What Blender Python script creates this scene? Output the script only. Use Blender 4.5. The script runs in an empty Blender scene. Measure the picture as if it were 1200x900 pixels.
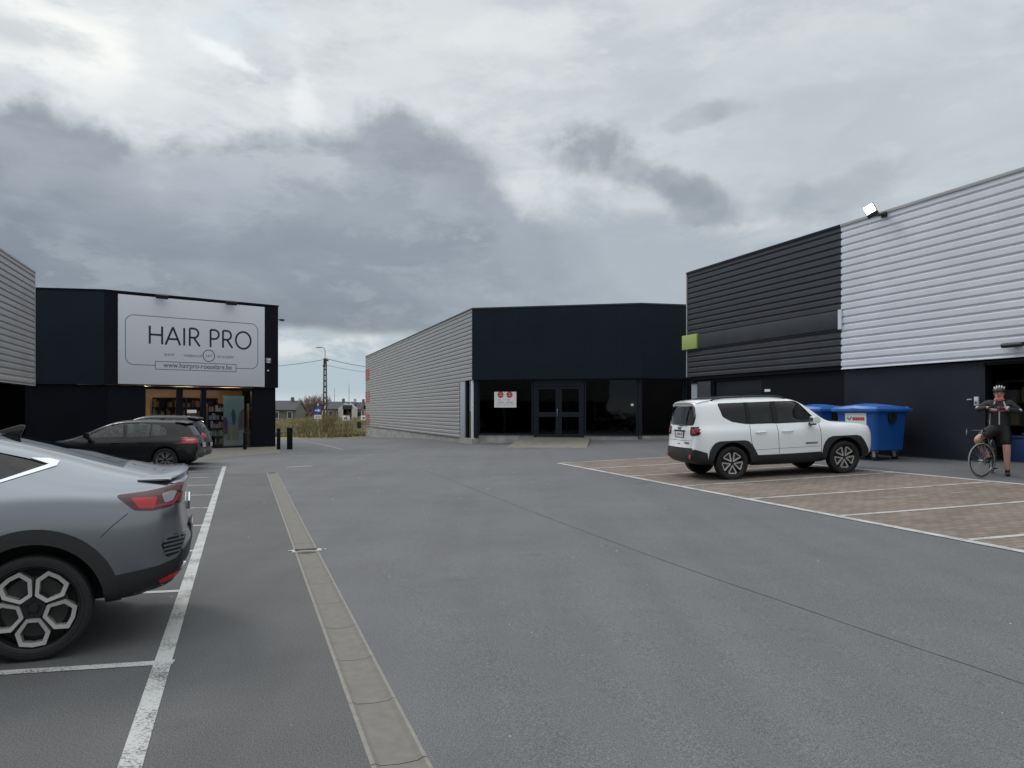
import bpy, bmesh, math, random
from mathutils import Vector, Matrix
from mathutils.bvhtree import BVHTree
from mathutils import noise as mnoise
random.seed(7)
R = math.radians
scene = bpy.context.scene
COL = scene.collection
EYE = 1.65
TH = R(19.2)
NV = (math.cos(TH), math.sin(TH))      # across the yard, towards the right-hand building
DV = (-math.sin(TH), math.cos(TH))     # along the yard, away from the camera
def nt(n, t): return (NV[0]*n + DV[0]*t, NV[1]*n + DV[1]*t)
def to_nt(x, y): return (x*NV[0]+y*NV[1], x*DV[0]+y*DV[1])
def sstep(a, b, v):
    v = min(1, max(0, (v-a)/(b-a))); return v*v*(3-2*v)
def G(x, y):
    """height of the ground"""
    n, t = to_nt(x, y)
    k = sstep(19, 33, t)
    rise = .44*(max(0, min(n, 16.5)-1)/14)**1.4*(1-k)+.37*sstep(6, 18, n)*k
    z = rise
    if t > 36:
        z -= .75*sstep(36, 78, t) + rise*.4*sstep(38, 70, t)
    return z
def pix(px, py, off=0):
    """place on the ground seen at a point of the photograph (1200 x 900)"""
    a = (px-600)/900; b = -(py-482)/900
    lo, hi = 1.0, 400.0
    for _ in range(60):
        m = (lo+hi)/2
        if EYE + b*m < G(a*m, m): hi = m
        else: lo = m
    return (a*lo, lo, G(a*lo, lo)+off)

# ------------------------------------------------------------ materials
def newmat(name):
    m = bpy.data.materials.new(name); m.use_nodes = True
    nt_ = m.node_tree; b = nt_.nodes['Principled BSDF']
    return m, nt_, b
def L(t, a, ao, b, bi): t.links.new(a.outputs[ao], b.inputs[bi])
def mat(name, col, rough=.6, metal=0, spec=None, var=0, vscale=4, bump=0, bscale=40, coat=0, dirt=None, detail=6):
    m, t, b = newmat(name)
    b.inputs['Base Color'].default_value = (*col, 1)
    b.inputs['Roughness'].default_value = rough
    b.inputs['Metallic'].default_value = metal
    if spec is not None: b.inputs['Specular IOR Level'].default_value = spec
    if coat:
        b.inputs['Coat Weight'].default_value = coat; b.inputs['Coat Roughness'].default_value = .06
    tc = None
    if var or bump:
        tc = t.nodes.new('ShaderNodeTexCoord')
    if var:
        n = t.nodes.new('ShaderNodeTexNoise'); n.inputs['Scale'].default_value = vscale; n.inputs['Detail'].default_value = detail
        L(t, tc, 'Object', n, 'Vector')
        r = t.nodes.new('ShaderNodeMapRange'); r.inputs['From Min'].default_value = .3; r.inputs['From Max'].default_value = .7
        r.inputs['To Min'].default_value = 1-var; r.inputs['To Max'].default_value = 1+var
        L(t, n, 'Fac', r, 'Value')
        mx = t.nodes.new('ShaderNodeVectorMath'); mx.operation = 'SCALE'
        mx.inputs[0].default_value = col
        L(t, r, 'Result', mx, 'Scale'); L(t, mx, 0, b, 'Base Color')
        r2 = t.nodes.new('ShaderNodeMapRange'); r2.inputs['From Min'].default_value = .3; r2.inputs['From Max'].default_value = .7
        r2.inputs['To Min'].default_value = max(.02, rough-.08); r2.inputs['To Max'].default_value = min(1, rough+.08)
        L(t, n, 'Fac', r2, 'Value'); L(t, r2, 'Result', b, 'Roughness')
    if bump:
        n = t.nodes.new('ShaderNodeTexNoise'); n.inputs['Scale'].default_value = bscale; n.inputs['Detail'].default_value = 4
        L(t, tc, 'Object', n, 'Vector')
        bp = t.nodes.new('ShaderNodeBump'); bp.inputs['Strength'].default_value = bump; bp.inputs['Distance'].default_value = .02
        L(t, n, 'Fac', bp, 'Height'); L(t, bp, 'Normal', b, 'Normal')
    return m
def glassmat(name, tint=(.25, .28, .28), rough=.02, refl=1.0):
    """thin pane: tinted see-through plus mirror reflection growing towards grazing angles"""
    m = bpy.data.materials.new(name); m.use_nodes = True; t = m.node_tree; t.nodes.clear()
    out = t.nodes.new('ShaderNodeOutputMaterial'); mix = t.nodes.new('ShaderNodeMixShader')
    tr = t.nodes.new('ShaderNodeBsdfTransparent'); tr.inputs['Color'].default_value = (*tint, 1)
    gl = t.nodes.new('ShaderNodeBsdfGlossy'); gl.inputs['Roughness'].default_value = rough; gl.inputs['Color'].default_value = (refl, refl, refl, 1)
    fr = t.nodes.new('ShaderNodeFresnel'); fr.inputs['IOR'].default_value = 1.55
    tc = t.nodes.new('ShaderNodeTexCoord'); n = t.nodes.new('ShaderNodeTexNoise'); n.inputs['Scale'].default_value = 1.2
    bp = t.nodes.new('ShaderNodeBump'); bp.inputs['Strength'].default_value = .04; bp.inputs['Distance'].default_value = .05
    L(t, tc, 'Object', n, 'Vector'); L(t, n, 'Fac', bp, 'Height'); L(t, bp, 'Normal', gl, 'Normal')
    L(t, fr, 0, mix, 0); L(t, tr, 0, mix, 1); L(t, gl, 0, mix, 2); L(t, mix, 0, out, 0)
    return m
def emat(name, col, s):
    m, t, b = newmat(name); b.inputs['Base Color'].default_value = (*col, 1)
    b.inputs['Emission Color'].default_value = (*col, 1); b.inputs['Emission Strength'].default_value = s
    return m
def asphalt(name, col, grain=1.0):
    m, t, b = newmat(name)
    tc = t.nodes.new('ShaderNodeTexCoord')
    def noise(scale, det=4, rough=.6):
        n = t.nodes.new('ShaderNodeTexNoise'); n.inputs['Scale'].default_value = scale; n.inputs['Detail'].default_value = det
        n.inputs['Roughness'].default_value = rough; L(t, tc, 'Object', n, 'Vector'); return n
    def mr(src, o, a, b_, c, d):
        r = t.nodes.new('ShaderNodeMapRange'); r.inputs['From Min'].default_value = a; r.inputs['From Max'].default_value = b_
        r.inputs['To Min'].default_value = c; r.inputs['To Max'].default_value = d; L(t, src, o, r, 'Value'); return r
    def mul(a, ao, b_, bo):
        x = t.nodes.new('ShaderNodeMath'); x.operation = 'MULTIPLY'; L(t, a, ao, x, 0); L(t, b_, bo, x, 1); return x
    big = mr(noise(.22, 5, .65), 'Fac', .3, .7, .9, 1.1)
    mid = mr(noise(1.6, 8, .75), 'Fac', .3, .7, .95, 1.05)
    fine = mr(noise(120, 2, .8), 'Fac', .34, .66, 1-.5*grain, 1+.5*grain)
    grit = mr(noise(48, 3, .8), 'Fac', .3, .7, .86, 1.14); fine = mul(fine, 0, grit, 0)
    v = t.nodes.new('ShaderNodeTexVoronoi'); v.inputs['Scale'].default_value = 75; L(t, tc, 'Object', v, 'Vector')
    sp = mr(v, 'Distance', .06, .17, 1.9, 1.0)
    # streaks along the driving direction
    mp = t.nodes.new('ShaderNodeMapping'); mp.inputs['Rotation'].default_value = (0, 0, -TH); mp.inputs['Scale'].default_value = (1.3, .06, 1)
    L(t, tc, 'Object', mp, 'Vector')
    ns = t.nodes.new('ShaderNodeTexNoise'); ns.inputs['Scale'].default_value = 1.4; ns.inputs['Detail'].default_value = 5; L(t, mp, 0, ns, 'Vector')
    st = mr(ns, 'Fac', .35, .65, .94, 1.06)
    stn = mr(noise(.9, 3, .5), 'Fac', .66, .74, 1.0, .80); big = mul(big, 0, stn, 0)
    p = mul(big, 0, mid, 0); p = mul(p, 0, fine, 0); p = mul(p, 0, sp, 0); p = mul(p, 0, st, 0)
    s = t.nodes.new('ShaderNodeVectorMath'); s.operation = 'SCALE'; s.inputs[0].default_value = col
    L(t, p, 0, s, 'Scale'); L(t, s, 0, b, 'Base Color')
    rr = mr(noise(.5, 4), 'Fac', .3, .7, .72, .9); L(t, rr, 0, b, 'Roughness')
    b.inputs['Specular IOR Level'].default_value = .35
    n2 = noise(70, 5, .7)
    bp = t.nodes.new('ShaderNodeBump'); bp.inputs['Strength'].default_value = .35; bp.inputs['Distance'].default_value = .004
    L(t, n2, 'Fac', bp, 'Height'); L(t, bp, 'Normal', b, 'Normal')
    return m
def paintmat(name, col, wear=.5):
    """road paint worn through to the asphalt"""
    m, t, b = newmat(name)
    tc = t.nodes.new('ShaderNodeTexCoord')
    n = t.nodes.new('ShaderNodeTexNoise'); n.inputs['Scale'].default_value = 60; n.inputs['Detail'].default_value = 8; n.inputs['Roughness'].default_value = .75
    L(t, tc, 'Object', n, 'Vector')
    n2 = t.nodes.new('ShaderNodeTexNoise'); n2.inputs['Scale'].default_value = 3; n2.inputs['Detail'].default_value = 5; L(t, tc, 'Object', n2, 'Vector')
    ad = t.nodes.new('ShaderNodeMath'); ad.operation = 'ADD'; L(t, n, 'Fac', ad, 0)
    ml = t.nodes.new('ShaderNodeMath'); ml.operation = 'MULTIPLY'; ml.inputs[1].default_value = .5; L(t, n2, 'Fac', ml, 0); L(t, ml, 0, ad, 1)
    cr = t.nodes.new('ShaderNodeValToRGB'); e = cr.color_ramp.elements
    e[0].position = .83-.12*wear; e[0].color = (*col, 1); e[1].position = .93-.1*wear; e[1].color = (.11, .11, .11, 1)
    L(t, ad, 0, cr, 0); L(t, cr, 0, b, 'Base Color'); b.inputs['Roughness'].default_value = .75
    return m
M = {}
M['asphalt'] = asphalt('asphalt_main', (.112, .1125, .1175))
M['asphalt_old'] = asphalt('asphalt_old', (.088, .088, .090), 1.15)
M['paving'] = mat('paving_brown', (.16, .145, .12), .9, var=.2, vscale=3, bump=.3, bscale=60)
M['seam'] = mat('asphalt_seam', (.045, .046, .05), .8)
M['seam2'] = mat('asphalt_seam_faint', (.075, .075, .08), .8, var=.5, vscale=3)
M['paint'] = paintmat('road_paint', (.43, .43, .42), .6)
M['paint_faint'] = paintmat('road_paint_faint', (.28, .28, .28), .75)
M['paint_old'] = paintmat('road_paint_worn', (.5, .5, .49), .15)
M['gutter'] = mat('gutter_concrete', (.215, .20, .18), .9, var=.14, vscale=13, bump=.04, bscale=160, detail=12)
M['gutter_dark'] = mat('gutter_concrete_dark', (.155, .145, .13), .9, var=.14, vscale=13, bump=.04, bscale=160, detail=12)
M['concrete'] = mat('plinth_concrete', (.33, .32, .30), .85, var=.3, vscale=2.5, bump=.3, bscale=30)
M['clad_grey'] = mat('cladding_grey', (.34, .335, .345), .45, metal=.2, var=.07, vscale=1.1, detail=10)
M['clad_white'] = mat('cladding_white', (.66, .675, .74), .45, var=.05, vscale=.9, detail=10)
M['clad_dark'] = mat('cladding_dark', (.040, .043, .052), .45, spec=.35, var=.08, vscale=1.5)
M['navy'] = mat('panel_navy', (.0105, .0158, .0235), .55, var=.14, vscale=.6, spec=.15, detail=9)
M['navy2'] = mat('panel_anthracite', (.017, .020, .028), .5, spec=.2, var=.1, vscale=.7)
M['black'] = mat('black_paint', (.005, .006, .0105), .6, var=.18, vscale=.8, spec=.12, detail=9)
M['frame'] = mat('frame_dark', (.013, .018, .025), .45, spec=.2)
M['lightframe'] = mat('frame_light', (.34, .38, .42), .4)
M['white'] = mat('white_paint', (.8, .8, .8), .5)
M['signwhite'] = mat('sign_panel', (.60, .61, .655), .5, var=.02, vscale=.6)
M['ink'] = mat('ink_black', (.012, .012, .016), .6)
M['inkgrey'] = mat('ink_grey', (.13, .13, .15), .6)
M['redink'] = mat('ink_red', (.5, .01, .03), .5)
M['orange'] = mat('orange_cladding', (.45, .07, .03), .5)
M['green'] = mat('green_panel', (.36, .45, .13), .5)
M['steel'] = mat('galvanised', (.42, .44, .46), .4, metal=.7)
M['rubber'] = mat('tyre_rubber', (.012, .012, .013), .8, bump=.3, bscale=60)
M['plastic'] = mat('black_plastic', (.014, .015, .017), .5, bump=.1, bscale=200)
M['plasticgloss'] = mat('black_gloss', (.006, .006, .007), .12)
M['shopglass'] = glassmat('shop_glass', (.85, .87, .87), .03, .5)
M['darkglass'] = glassmat('dark_glass', (.10, .12, .14), .03, .45)
M['carglass'] = glassmat('car_glass', (.42, .47, .47), .02, .9)
M['privacy'] = glassmat('car_glass_dark', (.03, .034, .036), .02, .85)
M['interior'] = mat('car_interior', (.012, .012, .013), .8)
M['seatcloth'] = mat('seat_cloth', (.03, .03, .032), .85)
M['chrome'] = mat('chrome', (.62, .63, .65), .22, metal=.9)
M['blackwire'] = mat('wire_black', (.02, .02, .02), .6)
M['bark'] = mat('bark', (.16, .12, .085), .9, var=.3, vscale=8)

# ------------------------------------------------------------ mesh helpers
def link(name, me, m=None, parent=None):
    o = bpy.data.objects.new(name, me); COL.objects.link(o)
    if m is not None:
        for mm in (m if isinstance(m, (list, tuple)) else [m]): me.materials.append(M[mm] if isinstance(mm, str) else mm)
    if parent is not None: o.parent = parent
    return o
def empty(name, loc=(0, 0, 0), rz=0, rot=None):
    o = bpy.data.objects.new(name, None); COL.objects.link(o); o.location = loc
    o.rotation_euler = rot if rot is not None else (0, 0, rz); o.empty_display_size = .3
    return o
def tag(o, label=None, cat=None, group=None, kind=None):
    if label: o['label'] = label
    if cat: o['category'] = cat
    if group: o['group'] = group
    if kind: o['kind'] = kind
    return o
class MB:
    def __init__(s): s.v = []; s.f = []; s.mi = []; s.cur = 0
    def add(s, vs, fs):
        b = len(s.v); s.v += [tuple(p) for p in vs]
        for f in fs: s.f.append([b+i for i in f]); s.mi.append(s.cur)
        return s
    def box(s, x0, x1, y0, y1, z0, z1, mtx=None):
        vs = [Vector((x, y, z)) for z in (z0, z1) for y in (y0, y1) for x in (x0, x1)]
        if mtx: vs = [mtx @ p for p in vs]
        return s.add(vs, [(0, 2, 3, 1), (4, 5, 7, 6), (0, 1, 5, 4), (2, 6, 7, 3), (0, 4, 6, 2), (1, 3, 7, 5)])
    def quad(s, a, b, c, d): return s.add([a, b, c, d], [(0, 1, 2, 3)])
    def tube(s, pts, r, seg=8, caps=True, closed=False):
        pts = [Vector(p) for p in pts]; n = len(pts); rs = r if isinstance(r, (list, tuple)) else [r]*n
        vs = []; up = Vector((0, 0, 1)); px = None
        for i, p in enumerate(pts):
            if closed: d = pts[(i+1) % n]-pts[i-1]
            else: d = (pts[min(i+1, n-1)]-pts[max(i-1, 0)])
            d.normalize()
            if px is None: px = d.cross(up if abs(d.z) < .9 else Vector((1, 0, 0)))
            px = (px - d*px.dot(d)); px.normalize(); py = d.cross(px)
            for k in range(seg):
                a = 2*math.pi*k/seg; vs.append(p + (px*math.cos(a)+py*math.sin(a))*rs[i])
        fs = []
        for i in range(n if closed else n-1):
            j = (i+1) % n
            for k in range(seg):
                l = (k+1) % seg; fs.append((i*seg+k, i*seg+l, j*seg+l, j*seg+k))
        if caps and not closed:
            fs.append(tuple(reversed(range(seg)))); fs.append(tuple(range((n-1)*seg, n*seg)))
        return s.add(vs, fs)
    def prism(s, poly, a0, a1, axis='y', mtx=None):
        """poly of 2D points extruded along an axis: y -> (x,z), x -> (y,z), z -> (x,y)"""
        def P(p, a):
            v = {'y': Vector((p[0], a, p[1])), 'x': Vector((a, p[0], p[1])), 'z': Vector((p[0], p[1], a))}[axis]
            return mtx @ v if mtx else v
        n = len(poly); vs = [P(p, a0) for p in poly]+[P(p, a1) for p in poly]
        fs = [tuple(range(n)), tuple(reversed(range(n, 2*n)))]
        for i in range(n):
            j = (i+1) % n; fs.append((i, i+n, j+n, j))
        return s.add(vs, fs)
    def lathe(s, prof, axis='y', seg=32, closed=False, c=(0, 0, 0)):
        """prof of (radius, along)"""
        n = len(prof); vs = []
        for k in range(seg):
            a = 2*math.pi*k/seg
            for r, h in prof:
                q = {'y': (r*math.cos(a), h, r*math.sin(a)), 'z': (r*math.cos(a), r*math.sin(a), h), 'x': (h, r*math.cos(a), r*math.sin(a))}[axis]
                vs.append((q[0]+c[0], q[1]+c[1], q[2]+c[2]))
        fs = []
        for k in range(seg):
            l = (k+1) % seg
            for i in range(n if closed else n-1):
                j = (i+1) % n; fs.append((k*n+i, k*n+j, l*n+j, l*n+i))
        return s.add(vs, fs)
    def ball(s, c, r, seg=12, rings=8):
        r = r if isinstance(r, (list, tuple)) else (r, r, r); vs = []
        for i in range(rings+1):
            ph = math.pi*i/rings
            for k in range(seg):
                a = 2*math.pi*k/seg; vs.append((c[0]+r[0]*math.sin(ph)*math.cos(a), c[1]+r[1]*math.sin(ph)*math.sin(a), c[2]+r[2]*math.cos(ph)))
        return s.add(vs, [(i*seg+k, (i+1)*seg+k, (i+1)*seg+(k+1) % seg, i*seg+(k+1) % seg) for i in range(rings) for k in range(seg)])
    def build(s, name, m=None, parent=None, smooth=False, bevel=0, angle=35, loc=None, fix=True):
        me = bpy.data.meshes.new(name); me.from_pydata(s.v, [], s.f)
        for p, k in zip(me.polygons, s.mi): p.material_index = k
        bm = bmesh.new(); bm.from_mesh(me)
        bmesh.ops.remove_doubles(bm, verts=bm.verts, dist=1e-5)
        if fix: bmesh.ops.recalc_face_normals(bm, faces=bm.faces)
        if bevel:
            es = [e for e in bm.edges if len(e.link_faces) == 2 and e.calc_face_angle(0) > .6]
            bmesh.ops.bevel(bm, geom=es, offset=bevel, segments=2, affect='EDGES', profile=.6)
            smooth = True
        if smooth:
            for f in bm.faces: f.smooth = True
            for e in bm.edges:
                if len(e.link_faces) == 2 and e.calc_face_angle(0) > R(angle): e.smooth = False
        bm.to_mesh(me); bm.free(); me.update()
        o = link(name, me, m, parent)
        if loc: o.location = loc
        return o
def text_mesh(name, s, size, m, parent=None, mtx=None, align='CENTER', depth=.002, offset=0, squash=1.0, space=1.0):
    cu = bpy.data.curves.new('txt', 'FONT'); cu.body = s; cu.size = size; cu.align_x = align; cu.extrude = depth; cu.offset = offset
    cu.resolution_u = 3; cu.space_character = space
    o = bpy.data.objects.new('txt', cu); COL.objects.link(o)
    dg = bpy.context.evaluated_depsgraph_get(); me = bpy.data.meshes.new_from_object(o.evaluated_get(dg))
    bpy.data.objects.remove(o); bpy.data.curves.remove(cu)
    me.name = name
    me.transform(Matrix.Diagonal((squash, 1, 1, 1)))
    me.transform(Matrix.Rotation(R(90), 4, 'X'))       # reads in the x-z plane, faces -y
    if mtx: me.transform(mtx)
    me.materials.clear()
    return link(name, me, m, parent)
def ribs(mb, x0, x1, z0, z1, y=0, period=.2, depth=.04, thick=True, phase=0):
    """horizontal trapezoid cladding; the outer face looks to -y"""
    prof = []; z = z1
    seq = [(0, 0), (.115, 0), (.14, depth), (.165, depth), (.2, 0)]
    k = 0
    while z1-k*period > z0+1e-6:
        for dz, dy in seq[:-1]:
            zz = z1-k*period-dz*period/.2
            if zz > z0: prof.append((y+dy, zz))
        k += 1
    prof.append((y, z0))
    vs = [(x, p[0], p[1]) for x in (x0, x1) for p in prof]; n = len(prof)
    mb.add(vs, [(i, i+1, n+i+1, n+i) for i in range(n-1)])
    return mb
# ------------------------------------------------------------ ground
def sheet(name, corners, off, m, res=.5, uv=False, label=None):
    """patch of ground following the terrain; corners are (n,t) or world xy, in order"""
    a, b, c, d = [Vector(p[:2]) for p in corners]
    nu = max(1, int(max((b-a).length, (c-d).length)/res)); nv = max(1, int(max((d-a).length, (c-b).length)/res))
    mb = MB(); vs = []
    for j in range(nv+1):
        for i in range(nu+1):
            u, v = i/nu, j/nv
            p = (a*(1-u)+b*u)*(1-v)+(d*(1-u)+c*u)*v
            vs.append((p.x, p.y, G(p.x, p.y)+off))
    mb.add(vs, [(j*(nu+1)+i, j*(nu+1)+i+1, (j+1)*(nu+1)+i+1, (j+1)*(nu+1)+i) for j in range(nv) for i in range(nu)])
    o = mb.build(name, m, fix=False)
    if uv:
        me = o.data; uvl = me.uv_layers.new(name='UVMap')
        for l in me.loops:
            co = me.vertices[l.vertex_index].co; n_, t_ = to_nt(co.x, co.y); uvl.data[l.index].uv = (n_, t_)
    return tag(o, kind='structure')
# rough land: one sheet out to the horizon, let down a little under the asphalt
def axis_vals():
    v = [0]; s = 2.0
    while v[-1] < 2600:
        if v[-1] > 110: s *= 1.35
        v.append(v[-1]+s)
    return [-x for x in reversed(v[1:])]+v
AX = axis_vals(); mb = MB(); vs = []
def in_yard(x, y):
    n, t = to_nt(x, y)
    return min(n+46, 46-n, t+16, 66-t)
for y in AX:
    for x in AX:
        z = G(x, y)
        k = in_yard(x, y)
        if k > -1: z -= .5*min(1, (k+1)/2)
        elif to_nt(x, y)[1] > 66:
            z += .10*mnoise.noise(Vector((x*.12, y*.12, 0)))
        vs.append((x, y, z))
nn = len(AX)
mb.add(vs, [(j*nn+i, j*nn+i+1, (j+1)*nn+i+1, (j+1)*nn+i) for j in range(nn-1) for i in range(nn-1)])
def fieldmat():
    m, t, b = newmat('field_grass')
    tc = t.nodes.new('ShaderNodeTexCoord'); mp = t.nodes.new('ShaderNodeMapping'); mp.inputs['Scale'].default_value = (.05, .16, 1)
    n = t.nodes.new('ShaderNodeTexNoise'); n.inputs['Scale'].default_value = 1.2; n.inputs['Detail'].default_value = 9; n.inputs['Roughness'].default_value = .7
    L(t, tc, 'Object', mp, 0); L(t, mp, 0, n, 'Vector')
    cr = t.nodes.new('ShaderNodeValToRGB'); e = cr.color_ramp.elements
    e[0].position = .36; e[0].color = (.11, .12, .045, 1); e[1].position = .62; e[1].color = (.30, .25, .15, 1)
    x = e.new(.5); x.color = (.19, .18, .08, 1)
    L(t, n, 'Fac', cr, 0); L(t, cr, 0, b, 'Base Color'); b.inputs['Roughness'].default_value = 1; b.inputs['Specular IOR Level'].default_value = .1
    return m
M['field'] = fieldmat()
tag(mb.build('ground', 'field', smooth=True), kind='structure')
# asphalt: right of the channel and left of it
GN, GW, GT1 = .69, .135, 21.6      # channel centre, half width, far end
sheet('asphalt', [nt(GN+GW, -14), nt(44, -14), nt(44, GT1), nt(GN+GW, GT1)], 0, 'asphalt', .5)
sheet('asphalt', [nt(-44, GT1), nt(44, GT1), nt(44, 64), nt(-44, 64)], 0, 'asphalt', .5)
sheet('asphalt', [nt(-44, -14), nt(GN-GW, -14), nt(GN-GW, GT1), nt(-44, GT1)], 0, 'asphalt_old', .5)
# brown paving apron in front of the hair shop and the left-hand building
c = [pix(60, 560), pix(246, 544), pix(336, 530), pix(322, 522.5)]
sheet('pavement', [pix(200, 541.5), pix(330, 530.5), pix(324, 522.6), pix(190, 522.6)], .004, 'paving', .4)
# concrete channel in slabs
mb = MB(); t0 = -14.0
prof = [(-GW, 0), (-GW+.02, .004), (-.09, -.009), (0, -.015), (.09, -.009), (GW-.02, .004), (GW, 0)]
while t0 < GT1-.01:
    t1 = min(t0+.80, GT1)-.006
    for k in range(len(prof)-1):
        a, b = prof[k], prof[k+1]
        q = []
        for (dn, dz), tt in ((a, t0), (b, t0), (b, t1), (a, t1)):
            x, y = nt(GN+dn, tt); q.append((x, y, G(x, y)+dz))
        mb.cur = 2 if 1 <= k <= 4 else 0; mb.quad(*q)
        # joint
        q = []
        for (dn, dz), tt in ((a, t1), (b, t1), (b, t1+.006), (a, t1+.006)):
            x, y = nt(GN+dn, tt); q.append((x, y, G(x, y)+dz-.004))
        mb.cur = 1; mb.quad(*q); mb.cur = 0
    t0 += .80
mb.v = [tuple(v) for v in mb.v]
tag(mb.build('drain_channel', ['gutter', 'seam', 'gutter_dark'], fix=False), kind='structure')
# gully in the channel
gx, gy, _ = pix(366, 645)
gn_, gt_ = to_nt(gx, gy)
gr = empty('drain_gully', (*nt(GN, gt_), G(*nt(GN, gt_))), TH)
tag(gr, 'small drain gully with a dark slot and white paint marks set across the concrete channel', 'drain')
mb = MB(); mb.box(-.17, .17, -.11, .11, -.03, .006); mb.build('grate_frame', 'gutter', gr, bevel=.003)
mb = MB()
for k in range(5): mb.box(-.13, .13, -.012+k*.022, -.002+k*.022, .0075, .010)
mb.build('slot', 'seam', gr)
mb = MB()
mb.prism([(-.21, .03), (-.14, .05), (-.12, -.05), (-.15, -.06), (-.165, .0), (-.205, .01)], .0065, .0085, 'z')
mb.prism([(.10, -.05), (.17, -.06), (.18, -.02), (.15, .0), (.2, .05), (.15, .06), (.12, .02)], .0065, .0085, 'z')
mb.prism([(.21, -.03), (.222, -.03), (.232, .06), (.22, .06)], .0065, .0085, 'z')
mb.prism([(-.1, -.08), (.09, -.07), (.08, -.045), (.0, -.04), (-.09, -.05)], .0105, .012, 'z')
mb.build('paint_mark', 'paint_old', gr)
# seam in the asphalt
def strip(name, pts, w, off, m, label=None):
    mb = MB(); P = []
    for a, b in zip(pts[:-1], pts[1:]):
        a = Vector(a[:2]); b = Vector(b[:2]); n = max(1, int((b-a).length/.4))
        for i in range(n): P.append(a.lerp(b, i/n))
    P.append(Vector(pts[-1][:2])); vs = []
    for i, p in enumerate(P):
        d = P[min(i+1, len(P)-1)]-P[max(i-1, 0)]; d.normalize(); s = Vector((-d.y, d.x))*w/2
        for q in (p+s, p-s): vs.append((q.x, q.y, G(q.x, q.y)+off))
    mb.add(vs, [(2*i, 2*i+1, 2*i+3, 2*i+2) for i in range(len(P)-1)])
    return tag(mb.build(name, m, fix=False), kind='structure')
sp = [pix(*p) for p in ((500, 552), (570, 579), (640, 606), (710, 632), (780, 657.5), (850, 682), (920, 706), (1010, 737), (1100, 768), (1210, 805))]
sp = [(p[0]+random.uniform(-.006, .006), p[1]+random.uniform(-.006, .006)) for p in sp]
strip('asphalt_seam', sp, .010, .003, 'seam2')
# block-paved parking bays
def brickmat():
    m, t, b = newmat('brick_paving')
    uv = t.nodes.new('ShaderNodeUVMap'); br = t.nodes.new('ShaderNodeTexBrick')
    br.inputs['Scale'].default_value = 1; br.inputs['Brick Width'].default_value = .22; br.inputs['Row Height'].default_value = .11
    br.inputs['Mortar Size'].default_value = .008; br.inputs['Color1'].default_value = (.17, .135, .112, 1); br.inputs['Color2'].default_value = (.225, .185, .157, 1)
    br.inputs['Mortar'].default_value = (.10, .088, .076, 1); br.inputs['Bias'].default_value = 0; br.inputs['Mortar Smooth'].default_value = .3
    L(t, uv, 0, br, 'Vector')
    tc = t.nodes.new('ShaderNodeTexCoord'); n = t.nodes.new('ShaderNodeTexNoise'); n.inputs['Scale'].default_value = .9; n.inputs['Detail'].default_value = 8; n.inputs['Roughness'].default_value = .7
    L(t, tc, 'Object', n, 'Vector')
    r = t.nodes.new('ShaderNodeMapRange'); r.inputs['From Min'].default_value = .3; r.inputs['From Max'].default_value = .7; r.inputs['To Min'].default_value = .8; r.inputs['To Max'].default_value = 1.15
    L(t, n, 'Fac', r, 'Value')
    s = t.nodes.new('ShaderNodeVectorMath'); s.operation = 'SCALE'; L(t, br, 'Color', s, 0); L(t, r, 0, s, 'Scale'); L(t, s, 0, b, 'Base Color')
    b.inputs['Roughness'].default_value = .9; b.inputs['Specular IOR Level'].default_value = .2
    bp = t.nodes.new('ShaderNodeBump'); bp.inputs['Strength'].default_value = .5; bp.inputs['Distance'].default_value = .006; bp.invert = True
    L(t, br, 'Fac', bp, 'Height'); L(t, bp, 'Normal', b, 'Normal')
    return m
M['brick'] = brickmat()

o1, o0 = to_nt(*pix(654, 543)[:2]), to_nt(*pix(1200, 647)[:2])
def outer_n(t): return o0[0]+(o1[0]-o0[0])*(t-o0[1])/(o1[1]-o0[1])
prs = [((654, 543), (785, 537.7)), ((696, 549), None), ((740, 558), None), ((799, 570), (1048, 553.6)), ((876, 585), (1158, 565)), ((983, 605), (1200, 588)), ((1135, 633), (1200, 626))]
ts = []; sls = []
for a, b in prs:
    A_ = to_nt(*pix(*a)[:2]); ts.append(A_[1])
    if b: B_ = to_nt(*pix(*b)[:2]); sls.append((B_[1]-A_[1])/(B_[0]-A_[0]))
SL = sls[2]; dt = (ts[3]-ts[6])/3
for k in range(5): ts.append(ts[6]-dt*(k+1))
i1, i0 = to_nt(*pix(1009, 550)[:2]), to_nt(*pix(1200, 568)[:2])
def inn(t): return i0[0]+(i1[0]-i0[0])*(t-i0[1])/(i1[1]-i0[1])
te = ts[-1]; IE = inn(te+SL*4); IF = inn(ts[0]+SL*4)
sheet('parking_paving', [nt(outer_n(te), te), nt(IE, te+SL*(IE-outer_n(te))), nt(IF, ts[0]+SL*(IF-o1[0])), nt(*o1)], .004, 'brick', .4, uv=True)
strip('road_marking', [nt(outer_n(te), te), nt(outer_n(7), 7.0), nt(*o1)], .12, .008, 'paint')
strip('road_marking', [nt(IE, te-1), nt(inn(5), 5), nt(IF, ts[0]-.6)], .10, .0078, 'paint_old')
for k, t in enumerate(ts):
    o = outer_n(t)+.065; sl = SL if k else SL
    strip('road_marking', [nt(o, t), nt(inn(t)-.055, t+sl*(inn(t)-o))], .10, .0078, 'paint')
for t in (ts[3]-.8, ts[4]-1.05):
    strip('road_marking', [nt(outer_n(t)+1.4, t), nt(outer_n(t)+3.6, t+SL*2.2)], .04, .0072, 'paint_faint')
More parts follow.
